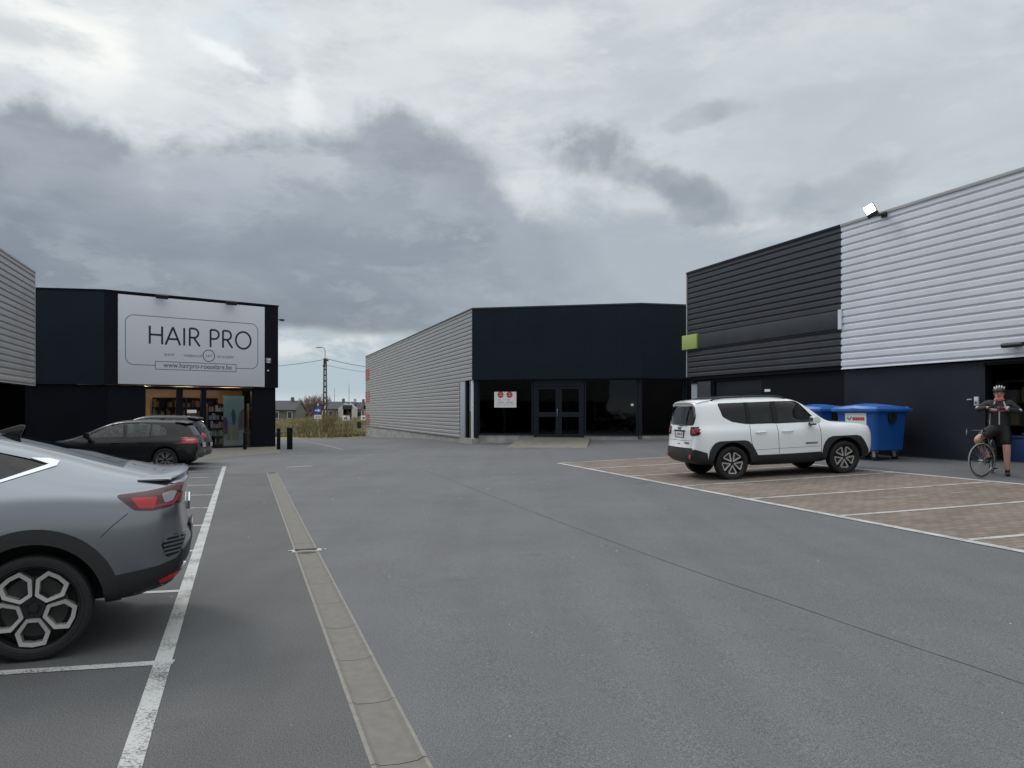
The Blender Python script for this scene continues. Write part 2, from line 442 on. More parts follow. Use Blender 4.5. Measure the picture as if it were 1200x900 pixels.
# left-hand row of bays
PLN = -.545
strip('road_marking', [nt(-.47, -6), nt(-.50, 3.4), nt(-.57, 24.6)], .108, .004, 'paint')
tk = [5.5, 7.65, 9.8, 11.95, 14.1, 16.25, 18.4, 20.5, 22.7, 24.5, 3.3, 1.1, -1.1]
CA = R(12)     # direction of the bays
cdir = Vector((math.cos(CA), math.sin(CA)))
for t in tk:
    a = Vector(nt(PLN+.03 if t > 5.6 else -.44, t)); b = a-cdir*4.9
    strip('road_marking', [tuple(b), tuple(a)], .09, .0042, 'paint')
# faint marks beyond the yard
strip('road_marking', [pix(352, 517), pix(402, 527)], .10, .0042, 'paint_faint')
strip('road_marking', [pix(336, 547.5), pix(366, 546)], .10, .0042, 'paint_old')
# asphalt wedge of different age beside the left apron
# ------------------------------------------------------------ buildings
def wallx(P, Q, px):
    k = (px-600)/900; P = Vector(P); Q = Vector(Q); d = (Q-P).normalized()
    # P + s d, x = k y
    s = (k*P.y-P.x)/(d.x-k*d.y); return s
def wallz(P, Q, px, py):
    d = (Vector(Q)-Vector(P)).normalized(); s = wallx(P, Q, px); y = P[1]+d.y*s
    return EYE-(py-482)/900*y
def wallframe(name, P, Q, z=0):
    return empty(name, (P[0], P[1], z), math.atan2(Q[1]-P[1], Q[0]-P[0]))
def holed(mb, x0, x1, z0, z1, holes, y0, y1):
    """wall slab between y0 and y1 with rectangular holes (x0,x1,z0,z1)"""
    xs = sorted(set([x0, x1]+[v for h in holes for v in h[:2]])); zs = sorted(set([z0, z1]+[v for h in holes for v in h[2:]]))
    for i in range(len(xs)-1):
        run = None
        for j in range(len(zs)-1):
            cx, cz = (xs[i]+xs[i+1])/2, (zs[j]+zs[j+1])/2
            if any(h[0] < cx < h[1] and h[2] < cz < h[3] for h in holes): continue
            mb.box(xs[i], xs[i+1], y0, y1, zs[j], zs[j+1])
    return mb
# --- right-hand building
RP, RQ = nt(15.9, 25.4), nt(15.9, -9.0)
RB = wallframe('retail_building', RP, RQ, .25)
tag(RB, 'long right-hand building of black and white ribbed metal with an open entrance behind the cyclist', 'building')
RBZ = .25
rx = lambda px: wallx(RP, RQ, px)
rz = lambda px, py: wallz(RP, RQ, px, py)-RBZ
LEN = 34.4; ZT = 6.95-RBZ; ZB = 2.95-RBZ
xs = rx(985.5)
mb = MB(); ribs(mb, 0.02, xs, ZB, ZT-.1); mb.build('black_cladding', 'clad_dark', RB)
mb = MB(); ribs(mb, xs, LEN, ZB-.12, ZT-.1); o = mb.build('white_cladding', 'clad_white', RB)
mb = MB(); mb.box(-.03, xs, -.03, .18, ZT-.1, ZT-.02); mb.build('dark_coping', 'navy', RB, bevel=.004)
mb = MB(); mb.box(xs, LEN, -.03, .18, ZT-.1, ZT-.02); mb.build('light_coping', 'clad_grey', RB, bevel=.004)
mb = MB(); mb.box(-.04, .02, -.02, .1, ZB, ZT-.1); mb.build('corner_trim', 'clad_grey', RB)
# flat sign band
bx0, bx1 = rx(819.5), rx(983)
zb0, zb1 = rz(819.5, 408), rz(819.5, 391.8)
mb = MB(); mb.box(bx0, bx1, -.05, -.002, zb0, zb1); mb.build('blank_fascia_panel', 'clad_dark', RB, bevel=.004)
mb = MB(); mb.box(rx(801.5), rx(819)-.02, -.09, -.002, zb0-.0, zb1+.03); mb.build('lime_green_panel', 'green', RB, bevel=.006)
mb = MB(); mb.box(bx1, bx1+.13, -.04, -.002, zb0-.02, zb1+.02); mb.build('trim', 'clad_white', RB)
# ground floor
door = (rx(833), rx(888), -.3, 2.47)
ent0, ent1 = rx(1149), rx(1149)+3.1
win = (rx(805.5), rx(813.5), .3, 2.45)
mb = MB(); holed(mb, 0.05, rx(986), -.4, ZB-.02, [door, win], .14, .3); mb.build('black_wall', 'black', RB)
mb = MB(); holed(mb, rx(986), LEN, -.4, ZB-.15, [(ent0, ent1, -.4, ZB-.2)], .10, .3); mb.build('grey_wall', 'navy2', RB)
mb = MB(); mb.box(win[0], win[1], .18, .2, .3, 2.45); mb.build('window', M['lightframe'], RB)
mb = MB(); mb.box(rx(814.5), rx(830), .09, .14, -.3, 2.5); mb.build('pillar', 'clad_dark', RB, bevel=.01)
# roller door with its header
mb = MB(); mb.box(door[0], door[1], .2, .26, door[3]-.62, door[3]); mb.build('door_header', 'navy2', RB, bevel=.008)
mb = MB()
z = -.35
while z < door[3]-.66: mb.box(door[0], door[1], .24, .27, z, z+.088); z += .1
mb.build('roller_door', 'black', RB)
mb = MB(); mb.box(rx(892), rx(898.5), .13, .139, rz(895, 459), rz(895, 456)); mb.build('number_plate', 'white', RB)
# floor slab strip along the wall
mb = MB(); mb.box(rx(986), ent0, .06, .098, -.35, .11+.15); mb.build('base_strip', 'clad_dark', RB)
# shell and roof
mb = MB(); mb.box(.02, .3, .31, 20, -.4, ZT-.15); mb.box(LEN-.3, LEN, .31, 20, -.4, ZT-.15); mb.box(.02, LEN, 20, 20.3, -.4, ZT-.15); mb.build('rear_wall', 'clad_grey', RB)
mb = MB(); mb.box(.02, LEN, .31, 20, ZT-.35, ZT-.2); mb.build('roof', 'navy2', RB)
mb = MB(); mb.box(0.3, LEN, .05, .3, ZB-.12, ZT-.15); mb.build('inner_wall', 'black', RB)
# doorway reveal, sliding door leaf, room behind
mb = MB(); mb.box(ent0, ent0+.05, .08, .32, -.3, ZB-.2); mb.box(ent1-.05, ent1, .08, .32, -.3, ZB-.2); mb.box(ent0+.05, ent1-.05, .08, .32, ZB-.25, ZB-.2); mb.build('door_frame', 'black', RB, bevel=.005)
GE = G(*nt(15.9, 11))-RBZ
mb = MB()
ra, rb = ent0-2.5, ent1+3
mb.quad((ra, .31, GE+.012), (rb, .31, GE+.012), (rb, 6, GE+.012), (ra, 6, GE+.012)); mb.build('shop_floor', 'asphalt_old', RB)
mb = MB(); mb.quad((ra, 6, GE), (rb, 6, GE), (rb, 6, 2.9), (ra, 6, 2.9)); mb.quad((ra, .31, GE), (ra, 6, GE), (ra, 6, 2.9), (ra, .31, 2.9)); mb.quad((rb, .31, GE), (rb, 6, GE), (rb, 6, 2.9), (rb, .31, 2.9)); mb.quad((ra, .31, 2.9), (rb, .31, 2.9), (rb, 6, 2.9), (ra, 6, 2.9))
mb.build('shop_room', mat('room_dark', (.03, .025, .022), .8), RB)
def at_wall(px, y, z=0, fr=(RP, RQ)):
    """world point at a pixel column, y behind the wall plane"""
    P, Q = Vector(fr[0]), Vector(fr[1]); d = (Q-P).normalized(); n = Vector((-d.y, d.x))
    s = wallx(P+n*y, Q+n*y, px); p = P+n*y+d*s
    return (p.x, p.y, z)
ang_r = math.atan2(RQ[1]-RP[1], RQ[0]-RP[0])
def gw(p): return G(p[0], p[1])
# stock inside the doorway
p = at_wall(1200, .9); e = empty('storage_crate', (p[0], p[1], RBZ+GE+.013), ang_r)
tag(e, 'dark blue storage crate on the floor just inside the dark doorway', 'crate')
mb = MB(); mb.prism([(-.26, 0), (.26, 0), (.3, .55), (-.3, .55)], -.25, .25, 'y'); mb.build('crate_body', mat('crate_blue', (.015, .04, .14), .5), e, bevel=.02)
mb = MB(); mb.box(-.33, .33, -.28, .28, .552, .6); mb.build('crate_lid', mat('crate_blue2', (.02, .05, .16), .5), e, bevel=.01)
p = at_wall(1181.5, .75); e = empty('wooden_plank', (p[0], p[1], RBZ+GE+.013), ang_r+.3)
mt = Matrix.Rotation(R(-5), 4, 'Y') @ Matrix.Rotation(R(-8), 4, 'X')
tag(e, 'pale wooden plank leaning upright inside the dark doorway behind the cyclist', 'plank')
MBp = MB().box(-.05, .05, -.012, .012, 0.005, .98, mt); MBp.build('board', mat('plank_wood', (.34, .22, .12), .7, var=.25, vscale=6), e, bevel=.002)
p = at_wall(1206, 2.0); e = empty('display_rack', (p[0], p[1], RBZ+GE+.013), ang_r)
tag(e, 'tall greenish display rack with pale packages in the dimness of the doorway', 'rack')
mb = MB()
for x in (-.7, .7): mb.box(x-.02, x+.02, -.2, .2, 0, 1.9)
for z in (.25, .8, 1.35, 1.88): mb.box(-.68, .68, -.2, .2, z, z+.03)
mb.build('rack_frame', mat('rack_green', (.10, .13, .05), .6), e)
for i in range(9):
    x = -.5+(i % 3)*.42; z = (.283, .833, 1.383)[i//3]
    mb = MB(); mb.box(x, x+.26+.05*(i % 2), -.15, .1, z, z+.3+.06*((i*7) % 3)); mb.build('package', mat('pack%d' % i, random.choice([(.3, .32, .3), (.12, .16, .1), (.35, .3, .2), (.1, .13, .18)]), .5), e, bevel=.006)
# things fixed to the facade
p = at_wall(1190.5, -.02)
e = empty('wall_lamp', (p[0], p[1], rz(1190, 404.5)+RBZ), ang_r)
tag(e, 'small black tubular lamp fixed to the white ribs above the dark doorway', 'lamp')
MB().tube([(-.24, -.10, 0), (.24, -.10, 0)], .055, 14).build('housing', 'plastic', e, smooth=True)
MB().box(-.06, .06, -.1, .015, -.03, .03).build('bracket', 'plastic', e, bevel=.004)
p = at_wall(1145, .085); e = empty('wall_intercom', (p[0], p[1], rz(1145, 470)+RBZ), ang_r)
tag(e, 'small pale intercom box on the grey wall beside the dark doorway', 'intercom')
MB().box(-.05, .05, -.04, .012, -.1, .1).build('case', 'signwhite', e, bevel=.008)
MB().box(-.03, .03, -.045, -.041, -.07, .0).build('button_plate', 'inkgrey', e)
MB().tube([(-.22, -.03, .03), (-.1, -.06, .04)], .02, 8).build('key_switch', 'steel', e)
# floodlight
s = rx(1030); e = empty('flood_light', (*at_wall(1032, -.03)[:2], 6.85), ang_r)
tag(e, 'lit floodlight tilted up on a black arm at the roof edge above the white ribs', 'floodlight')
ml = Matrix.Translation((-.02, -.30, .06)) @ Matrix.Scale(.66, 4) @ Matrix.Rotation(R(28), 4, 'Z') @ Matrix.Rotation(R(-24), 4, 'Y') @ Matrix.Rotation(R(18), 4, 'X')
MB().box(-.22, .22, -.03, .05, -.23, .3, ml).build('housing', 'plastic', e, bevel=.02)
mb = MB(); mb.box(-.19, .19, -.037, -.031, -.05, .27, ml); mb.build('lamp_face', emat('lamp_glow', (1, .97, .85), 7), e)
mb = MB(); mb.box(-.2, .2, -.09, -.032, -.22, -.07, ml); mb.build('driver_box', 'plastic', e, bevel=.02)
mb = MB(); mb.tube([(.06, -.28, .03), (.14, -.18, -.04), (.12, -.05, -.04), (.10, .04, -.02)], .022, 8); mb.tube([(-.1, -.30, .0), (.0, -.2, -.05), (.1, -.03, -.04)], .02, 8); mb.build('bracket', 'plastic', e, smooth=True)
mb = MB(); mb.box(.03, .2, -.03, .05, -.1, .03); mb.build('wall_plate', 'plastic', e)

# --- middle building
MP1 = (-1.88, 36.1); MP2 = (5.81, 34.4); MP3 = (7.96, 34.94); MP4 = (17.0, 38.0)
d = Vector(DV); MP0 = tuple(Vector(MP1)+d*33.6)
zt = EYE+4.853; zf = wallz(MP1, MP2, 553, 445)
MBd = wallframe('vacant_shop_building', MP1, MP2, 0)
tag(MBd, 'vacant dark shop in the centre with grey ribbed side wall and blue-black fascia', 'building')
Winv = MBd.matrix_basis.inverted()
MBd_mat = Matrix.Translation((MP1[0], MP1[1], 0)) @ Matrix.Rotation(math.atan2(MP2[1]-MP1[1], MP2[0]-MP1[0]), 4, 'Z')
def sub_frame(P, Q, root_m):
    w = Matrix.Translation((P[0], P[1], 0)) @ Matrix.Rotation(math.atan2(Q[1]-P[1], Q[0]-P[0]), 4, 'Z')
    return root_m.inverted() @ w
def xform(mb, m): mb.v = [tuple(m @ Vector(v)) for v in mb.v]; return mb
fS = sub_frame(MP0, MP1, MBd_mat); LS = 33.6
fB = Matrix.Identity(4); LB = (Vector(MP2)-Vector(MP1)).length
fC = sub_frame(MP2, MP3, MBd_mat); LC = (Vector(MP3)-Vector(MP2)).length
fD = sub_frame(MP3, MP4, MBd_mat); LD = (Vector(MP4)-Vector(MP3)).length
# side wall: full height up to the corner window
sw = LS-wallx(MP0, MP1, 538)        # window width measured from the corner
wx0 = wallx(MP0, MP1, 538.5)
zc = .36
mb = MB(); ribs(mb, 0, wx0, zc, zt-.06); ribs(mb, wx0, LS, zf+.0, zt-.06); mb.build('ribbed_side_wall', 'clad_grey', MBd); xf = COL.objects[-1] if False else None
def last(): return bpy.data.objects[-1]
bpy.data.objects['ribbed_side_wall'].data.transform(fS)
def bld(mb, f, name, m, parent, **k):
    xform(mb, f); return mb.build(name, m, parent, **k)
bld(MB().box(-.02, LS+.03, -.03, .15, zt-.06, zt), fS, 'coping', 'clad_dark', MBd)
bld(MB().box(0, wx0, .06, .2, -1.4, zc), fS, 'plinth', 'concrete', MBd)
bld(MB().box(wx0-.02, LS, .0, .3, -.3, zc), fS, 'plinth', 'concrete', MBd)
bld(MB().box(0, wx0, .06, .2, zc, zt-.07), fS, 'side_wall', 'black', MBd)
bld(MB().box(wx0, LS, .06, .2, zf, zt-.07), fS, 'side_wall', 'black', MBd)
# orange painted stripes at the far end of the ribs
for y0, y1 in ((432, 444.5), (458.5, 471), (485, 499)):
    z0 = wallz(MP0, MP1, 433, y1); z1 = wallz(MP0, MP1, 433, y0)
    mb = MB(); z = z0
    k = 0
    while z1-k*.2 > z0+.05:
        mb.box(-.03, 2.15, -.018, -.003, z1-k*.2-.12, z1-k*.2); k += 1
    bld(mb, fS, 'orange_stripes', 'orange', MBd)
# corner window
bld(MB().box(wx0, wx0+.9, .02, .12, zc, zf), fS, 'window_jamb', 'lightframe', MBd, bevel=.01)
bld(MB().box(wx0+.92, LS-.1, .14, .16, zc+.02, zf), fS, 'corner_window', M['lightframe'] if False else glassmat('pale_glass', (.5, .55, .52), .03, .9), MBd)
bld(MB().box(LS-.28, LS-.08, .04, .2, zc, zf), fS, 'window_post', 'clad_white', MBd, bevel=.01)
bld(MB().box(wx0+.9, wx0+1.02, .05, .2, zc, zf), fS, 'window_post', 'frame', MBd, bevel=.01)
# fascia
for f, ln in ((fB, LB), (fC, LC), (fD, LD)):
    bld(MB().box(0 if f is fB else .003, ln, 0, .25, zf, zt-.05), f, 'fascia', 'navy', MBd)
    bld(MB().box(0, ln, -.025, .25, zt-.05, zt+.01), f, 'coping', 'clad_dark', MBd)
mb = MB()
for k in range(1, 7): mb.box(LB*k/7-.004, LB*k/7+.004, -.0015, .001, zf+.02, zt-.06)
mb.box(.02, LB-.02, -.0015, .001, (zf+zt)/2-.004, (zf+zt)/2+.004)
bld(mb, fB, 'panel_joints', 'black', MBd)
# ground floor front: recessed glazing
ox = lambda px: wallx(MP1, MP2, px)
zs = wallz(MP1, MP2, 600, 508.5); rec = .22
g1, g2, g3, g4 = ox(559), ox(624.5), ox(683.5), ox(752)
mb = MB()
mb.box(.06, LB, rec+.04, rec+.3, -.4, zs-.06); bld(mb, fB, 'plinth', 'concrete', MBd)
bld(MB().box(0, LC, rec, rec+.3, -.4, zs-.06), fC, 'plinth', 'concrete', MBd)
bld(MB().box(0, LD, rec, rec+.3, -.4, zs-.06), fD, 'plinth', 'concrete', MBd)
def window(f, x0, x1, z0, z1, name='shop_window', fr=.07, muls=()):
    mb = MB(); y0, y1 = rec, rec+.09
    mb.box(x0, x1, y0, y1, z0, z0+fr); mb.box(x0, x1, y0, y1, z1-fr, z1); mb.box(x0, x0+fr, y0, y1, z0+fr, z1-fr); mb.box(x1-fr, x1, y0, y1, z0+fr, z1-fr)
    for m_ in muls: mb.box(m_-.03, m_+.03, y0+.003, y1-.003, z0+fr, z1-fr)
    w = bld(mb, f, name, 'frame', MBd)
    mb = MB(); mb.box(x0+fr-.01, x1-fr+.01, y0+.04, y0+.05, z0+fr-.01, z1-fr+.01); bld(mb, f, 'pane', 'darkglass', w)
    return w
window(fB, g1, g2-.03, zs-.06, zf)
window(fB, g3+.03, ox(747), zs-.06, zf, muls=())
window(fC, .05, LC-.02, zs-.06, zf)
window(fD, .05, LD, zs-.06, zf)
bld(MB().box(ox(747.5), LB-.01, rec-.01, rec+.1, zs-.2, zf), fB, 'corner_post', 'frame', MBd)
bld(MB().box(.02, g1, rec-.1, rec+.1, zs-.2, zf), fB, 'corner_post', 'frame', MBd)
# double door
dz0 = wallz(MP1, MP2, 655, 512.5); dw = bld(MB().box(g2, g2+.09, rec-.03, rec+.1, dz0, zf).box(g3-.09, g3, rec-.03, rec+.1, dz0, zf).box(g2+.09, g3-.09, rec-.03, rec+.1, zf-.32, zf), fB, 'double_door', 'frame', MBd)
mid = (g2+g3)/2
for a, b in ((g2+.09, mid-.004), (mid+.004, g3-.09)):
    mb = MB(); z0, z1 = dz0+.02, zf-.33; zm = z0+1.02; y0, y1 = rec, rec+.06
    mb.box(a, a+.14, y0, y1, z0, z1); mb.box(b-.14, b, y0, y1, z0, z1)
    for q0, q1 in ((z0, z0+.12), (zm-.1, zm+.12), (z1-.12, z1)): mb.box(a+.14, b-.14, y0, y1, q0, q1)
    lf = bld(mb, fB, 'door_leaf', 'frame', dw)
    mb = MB(); mb.box(a+.13, b-.13, y0+.02, y0+.03, z0+.1, zm-.09); mb.box(a+.13, b-.13, y0+.02, y0+.03, zm+.11, z1-.11)
    bld(mb, fB, 'door_pane', 'darkglass', dw)
bld(MB().tube([(mid-.06, rec-.02, dz0+.95), (mid-.06, rec-.05, dz0+1.0), (mid-.06, rec-.05, dz0+1.25), (mid-.06, rec-.02, dz0+1.3)], .012, 6), fB, 'door_handle', 'steel', dw)
# soffit, floor, inner room, roof
fl = [Vector(MP0), Vector(MP1), Vector(MP2), Vector(MP3), Vector(MP4), Vector(MP4)+d*28]
fl = [MBd_mat.inverted() @ Vector((p.x, p.y, 0)) for p in fl]
inner = lambda z: [(p.x, p.y+(.3 if i in (1, 2, 3, 4) else 0), z) for i, p in enumerate(fl)]
MB().add(inner(zt-.2), [tuple(range(6))]).build('roof', 'navy2', MBd)
MB().add(inner(zf-.01), [tuple(range(6))]).build('ceiling', 'navy2', MBd)
MB().add(inner(zs-.05), [tuple(range(6))]).build('shop_floor', 'paving', MBd)
mb = MB(); mb.quad((-.3, 7, -.3), (12, 7, -.3), (12, 7, 6), (-.3, 7, 6)); mb.build('partition', 'inkgrey', MBd)
p4 = fl[4]; p5 = fl[5]; p0 = fl[0]
mb = MB(); mb.quad((p4.x, p4.y, -.4), (p5.x, p5.y, -1.2), (p5.x, p5.y, zt-.1), (p4.x, p4.y, zt-.1)); mb.quad((p5.x, p5.y, -1.4), (p0.x, p0.y, -1.4), (p0.x, p0.y, zt-.1), (p5.x, p5.y, zt-.1)); mb.build('rear_wall', 'clad_grey', MBd)
# posters in the window
sx0, sx1 = ox(578), ox(604); sz0 = wallz(MP1, MP2, 590, 477.5); sz1 = wallz(MP1, MP2, 590, 459)
def on_mid(x, y, z): return tuple(MBd_mat @ Vector((x, y, z)))
e = empty('rental_poster', on_mid((sx0+sx1)/2, rec-.004, sz0), MBd.rotation_euler.z)
tag(e, 'white poster with two red discs in the left dark shop window of the vacant building', 'poster')
W = (sx1-sx0)/2; H = sz1-sz0
MB().box(-W, W, -.012, 0, 0, H).build('board', 'white', e)
for k, cx in enumerate((-.43*W, .38*W)):
    mb = MB(); a = [(.145*math.cos(2*math.pi*i/28)+cx, .145*math.sin(2*math.pi*i/28)+H-.14) for i in range(28)]
    mb.prism(a, -.017, -.0135, 'y'); dsk = mb.build('red_disc', 'redink', e)
    for j, (w_, dz) in enumerate(((.16, .08), (.2, 0), (.12, -.08))):
        pass
    text_mesh('disc_lettering', 'TE', .10, M['white'], dsk, Matrix.Translation((cx, -.019, H-.12)), depth=.001)
    text_mesh('disc_lettering', 'HUUR', .07, M['white'], dsk, Matrix.Translation((cx, -.019, H-.20)), depth=.001)
    text_mesh('lettering', 'Te', .10, M['ink'], e, Matrix.Translation((cx-.05, -.0145, H-.42)), depth=.001)
    text_mesh('lettering', 'HUUR', .11, M['redink'], e, Matrix.Translation((cx, -.0145, H-.54)), depth=.001)
MB().box(-W*.8, W*.75, -.0145, -.0122, H*.16, H*.175).build('rule', 'inkgrey', e)
# small things seen through the glazing
e = empty('counter', on_mid(ox(786), 1.6, zs-.045), MBd.rotation_euler.z)
tag(e, 'low greenish counter behind the dark glass at the right end of the vacant shop', 'counter')
MB().box(-.9, .9, -.3, .3, 0, 1.05).build('counter_body', mat('counter_green', (.2, .3, .3), .5), e, bevel=.01)
MB().box(-.95, .95, -.35, .35, 1.055, 1.09).build('counter_top', mat('counter_top', (.3, .36, .36), .4), e, bevel=.005)
e = empty('window_sticker', on_mid(ox(741), rec-.015, wallz(MP1, MP2, 740, 474.5)), MBd.rotation_euler.z)
e.location = on_mid(ox(740.5), rec-.012, wallz(MP1, MP2, 740, 474.5))
tag(e, 'tiny white alarm box on the corner post right of the wide dark window', 'alarm box')
MB().box(-.06, .06, -.03, -.0, -.05, .05).build('case', 'white', e, bevel=.006)
# ramp at the door
rp = [pix(592.5, 525), pix(687.5, 525.2)]
rb_ = [on_mid(ox(610), rec-.04, 0), on_mid(ox(691), rec-.04, 0)]
mb = MB()
zr = dz0-.012
top = [(*rp[0][:2], rp[0][2]+.006), (*rp[1][:2], rp[1][2]+.006), (*rb_[1][:2], zr), (*rb_[0][:2], zr)]
bot = [(p[0], p[1], G(p[0], p[1])-.1) for p in top]
mb.add(top+bot, [(0, 1, 2, 3), (0, 4, 5, 1), (1, 5, 6, 2), (2, 6, 7, 3), (3, 7, 4, 0)])
o = mb.build('entrance_ramp', 'paving'); tag(o, kind='structure')

# --- hair shop on the left
Q0, Q1, Q2 = (-19.34, 30.7), (-16.57, 31.2), (-10.96, 36.0)
HM = Matrix.Translation((Q1[0], Q1[1], 0)) @ Matrix.Rotation(math.atan2(Q2[1]-Q1[1], Q2[0]-Q1[0]), 4, 'Z')
HB = wallframe('hair_shop_building', Q1, Q2, 0)
tag(HB, 'black flat roofed hair shop with a lit display window under a big white sign', 'building')
hx = lambda px: wallx(Q1, Q2, px); hz = lambda px, py: wallz(Q1, Q2, px, py)
LH = (Vector(Q2)-Vector(Q1)).length; zh = EYE+4.96; zhf = hz(326, 454.5)
f0 = HM.inverted() @ (Matrix.Translation((Q0[0], Q0[1], 0)) @ Matrix.Rotation(math.atan2(Q1[1]-Q0[1], Q1[0]-Q0[0]), 4, 'Z'))
L0 = (Vector(Q1)-Vector(Q0)).length; I4 = Matrix.Identity(4)
bld(MB().box(-1.2, L0, 0, .3, zhf, zh-.06), f0, 'fascia', 'navy', HB)
bld(MB().box(0.003, LH, 0, .3, zhf, zh-.06), I4, 'fascia', 'black', HB)
bld(MB().box(-1.2, L0, -.03, .3, zh-.06, zh), f0, 'coping', 'black', HB)
bld(MB().box(-.02, LH+.03, -.03, .3, zh-.06, zh), I4, 'coping', 'black', HB)
rc = .12
bld(MB().box(-1.2, L0+.05, rc, .32, -.3, zhf-.02), f0, 'wall', 'black', HB)
w0, w1, w2, w3, w4, w5 = hx(170), hx(208.5), hx(215.5), hx(237), hx(243), hx(298)
zw0, zw1 = .02, hz(250, 454)
bld(MB().box(0, w0, rc, .32, -.3, zhf-.02), I4, 'wall', 'black', HB); bld(MB().box(w5, LH-.14, rc, .32, -.3, zhf-.02), I4, 'pilaster', 'black', HB)
mb = MB()
mb.box(w0, w0+.06, rc+.02, .3, -.05, zw1); mb.box(w5-.06, w5, rc+.02, .3, -.05, zw1)
mb.box(w1, w2, rc+.0, .3, -.05, zw1); mb.box(w3, w4, rc, .3, -.05, zw1)
for a, b in ((w0+.06, w1), (w2, w3), (w4, w5-.06)): mb.box(a, b, rc+.03, .28, -.05, .06); mb.box(a, b, rc+.03, .28, zw1-.12, zw1)
sw_ = bld(mb, I4, 'display_window', 'black', HB)
for a, b in ((w0+.06, w1), (w2, w3), (w4, w5-.06)): bld(MB().box(a, b, .2, .21, .06, zw1-.12), I4, 'pane', 'shopglass', sw_)
# shell
back = 9
mb = MB(); mb.box(LH-.14, LH-.0, .31, back, -.4, zh-.1); mb.box(-3.5, LH-.14, back, back+.2, -.4, zh-.1); bld(mb, I4, 'side_wall', 'black', HB)
MB().add([(-2.3, 1.8, zh-.25), (0, .3, zh-.25), (LH, .3, zh-.25), (LH, back, zh-.25), (-3.5, back, zh-.25)], [(0, 1, 2, 3, 4)]).build('roof', 'navy2', HB)
M['shopwall'] = mat('shop_wall', (.30, .21, .13), .8, var=.1)
mb = MB(); mb.quad((-.2, .33, .05), (LH-.15, .33, .05), (LH-.15, 4, .05), (-.2, 4, .05)); mb.build('shop_floor', 'paving', HB)
mb = MB(); mb.quad((-.2, 4, .05), (LH-.15, 4, .05), (LH-.15, 4, 2.9), (-.2, 4, 2.9)); mb.quad((-.2, .33, .05), (-.2, 4, .05), (-.2, 4, 2.9), (-.2, .33, 2.9)); mb.build('shop_room_wall', 'shopwall', HB)
mb = MB(); mb.quad((-.2, .33, 2.75), (LH-.15, .33, 2.75), (LH-.15, 4, 2.75), (-.2, 4, 2.75)); mb.build('ceiling', 'shopwall', HB)
for x in (1.2, 3.2, 5.2):
    MB().box(x, x+.9, 1.5, 1.7, 2.70, 2.745).build('ceiling_lamp', emat('shop_lamp', (1, .74, .45), 55), HB)
def on_hair(x, y, z): return tuple(HM @ Vector((x, y, z)))
hrot = HB.rotation_euler.z
# shelves with products
def shelf_unit(px, y, w, h, label, cols, wood=(.035, .03, .028)):
    e = empty('product_shelf', on_hair(hx(px)+y*.55, y, .052), hrot); tag(e, label, 'shelf', 'stock shelves in the hair shop')
    mb = MB(); mb.box(-w, -w+.03, -.15, .15, 0, h); mb.box(w-.03, w, -.15, .15, 0, h); mb.box(-w+.03, w-.03, .12, .15, 0, h)
    zs_ = [.08+k*(h-.1)/5 for k in range(6)]
    for z in zs_: mb.box(-w+.03, w-.03, -.15, .12, z, z+.025)
    mb.build('shelf_frame', mat('shelf_dark', wood, .6), e)
    pm = [mat('product', c, .4) for c in cols]
    for z in zs_[:-1]:
        x = -w+.06
        while x < w-.14:
            ww = random.uniform(.05, .13); hh = random.uniform(.16, (h-.1)/5-.06)
            if random.random() < .88:
                mb = MB()
                if random.random() < .5: mb.box(x, x+ww, -.12, -.02, z+.026, z+.026+hh); bv = .004
                else:
                    r = ww/2*.9; mb.lathe([(.001, z+.026), (r, z+.026), (r, z+.026+hh*.72), (r*.4, z+.026+hh*.8), (r*.4, z+.026+hh), (.001, z+.026+hh)], 'z', 12, c=(x+ww/2, -.07, 0)); bv = 0
                mb.build('bottle', random.choice(pm), e, smooth=not bv)
            x += ww+.015
    return e
shelf_unit(192, 1.6, .95, 2.2, 'dark shelf of warm coloured products behind the left pane of the hair shop', [(.55, .3, .12), (.4, .2, .08), (.6, .42, .25), (.05, .04, .03)])
shelf_unit(227, 1.5, .7, 2.2, 'dark shelf of amber products behind the narrow middle pane of the hair shop', [(.5, .28, .1), (.6, .4, .2), (.3, .1, .05)])
shelf_unit(253, .75, .55, 1.95, 'dark shelf of white and mint bottles beside the roller banner in the hair shop', [(.7, .7, .66), (.35, .55, .5), (.7, .5, .4), (.6, .62, .62)])
shelf_unit(296, .9, .35, 1.95, 'narrow dark shelf right of the roller banner in the hair shop', [(.2, .1, .08), (.45, .25, .12), (.3, .3, .3)])
# orange lamp-like vase + white card
e = empty('price_card', on_hair(hx(227), .19, hz(227, 447.5+36)), hrot); e.location = on_hair(hx(226.5), .19, hz(226.5, 484)); tag(e, 'small white card stuck inside the narrow middle pane', 'card')
MB().box(-.2, .2, -.004, .004, 0, .14).build('card', 'white', e)
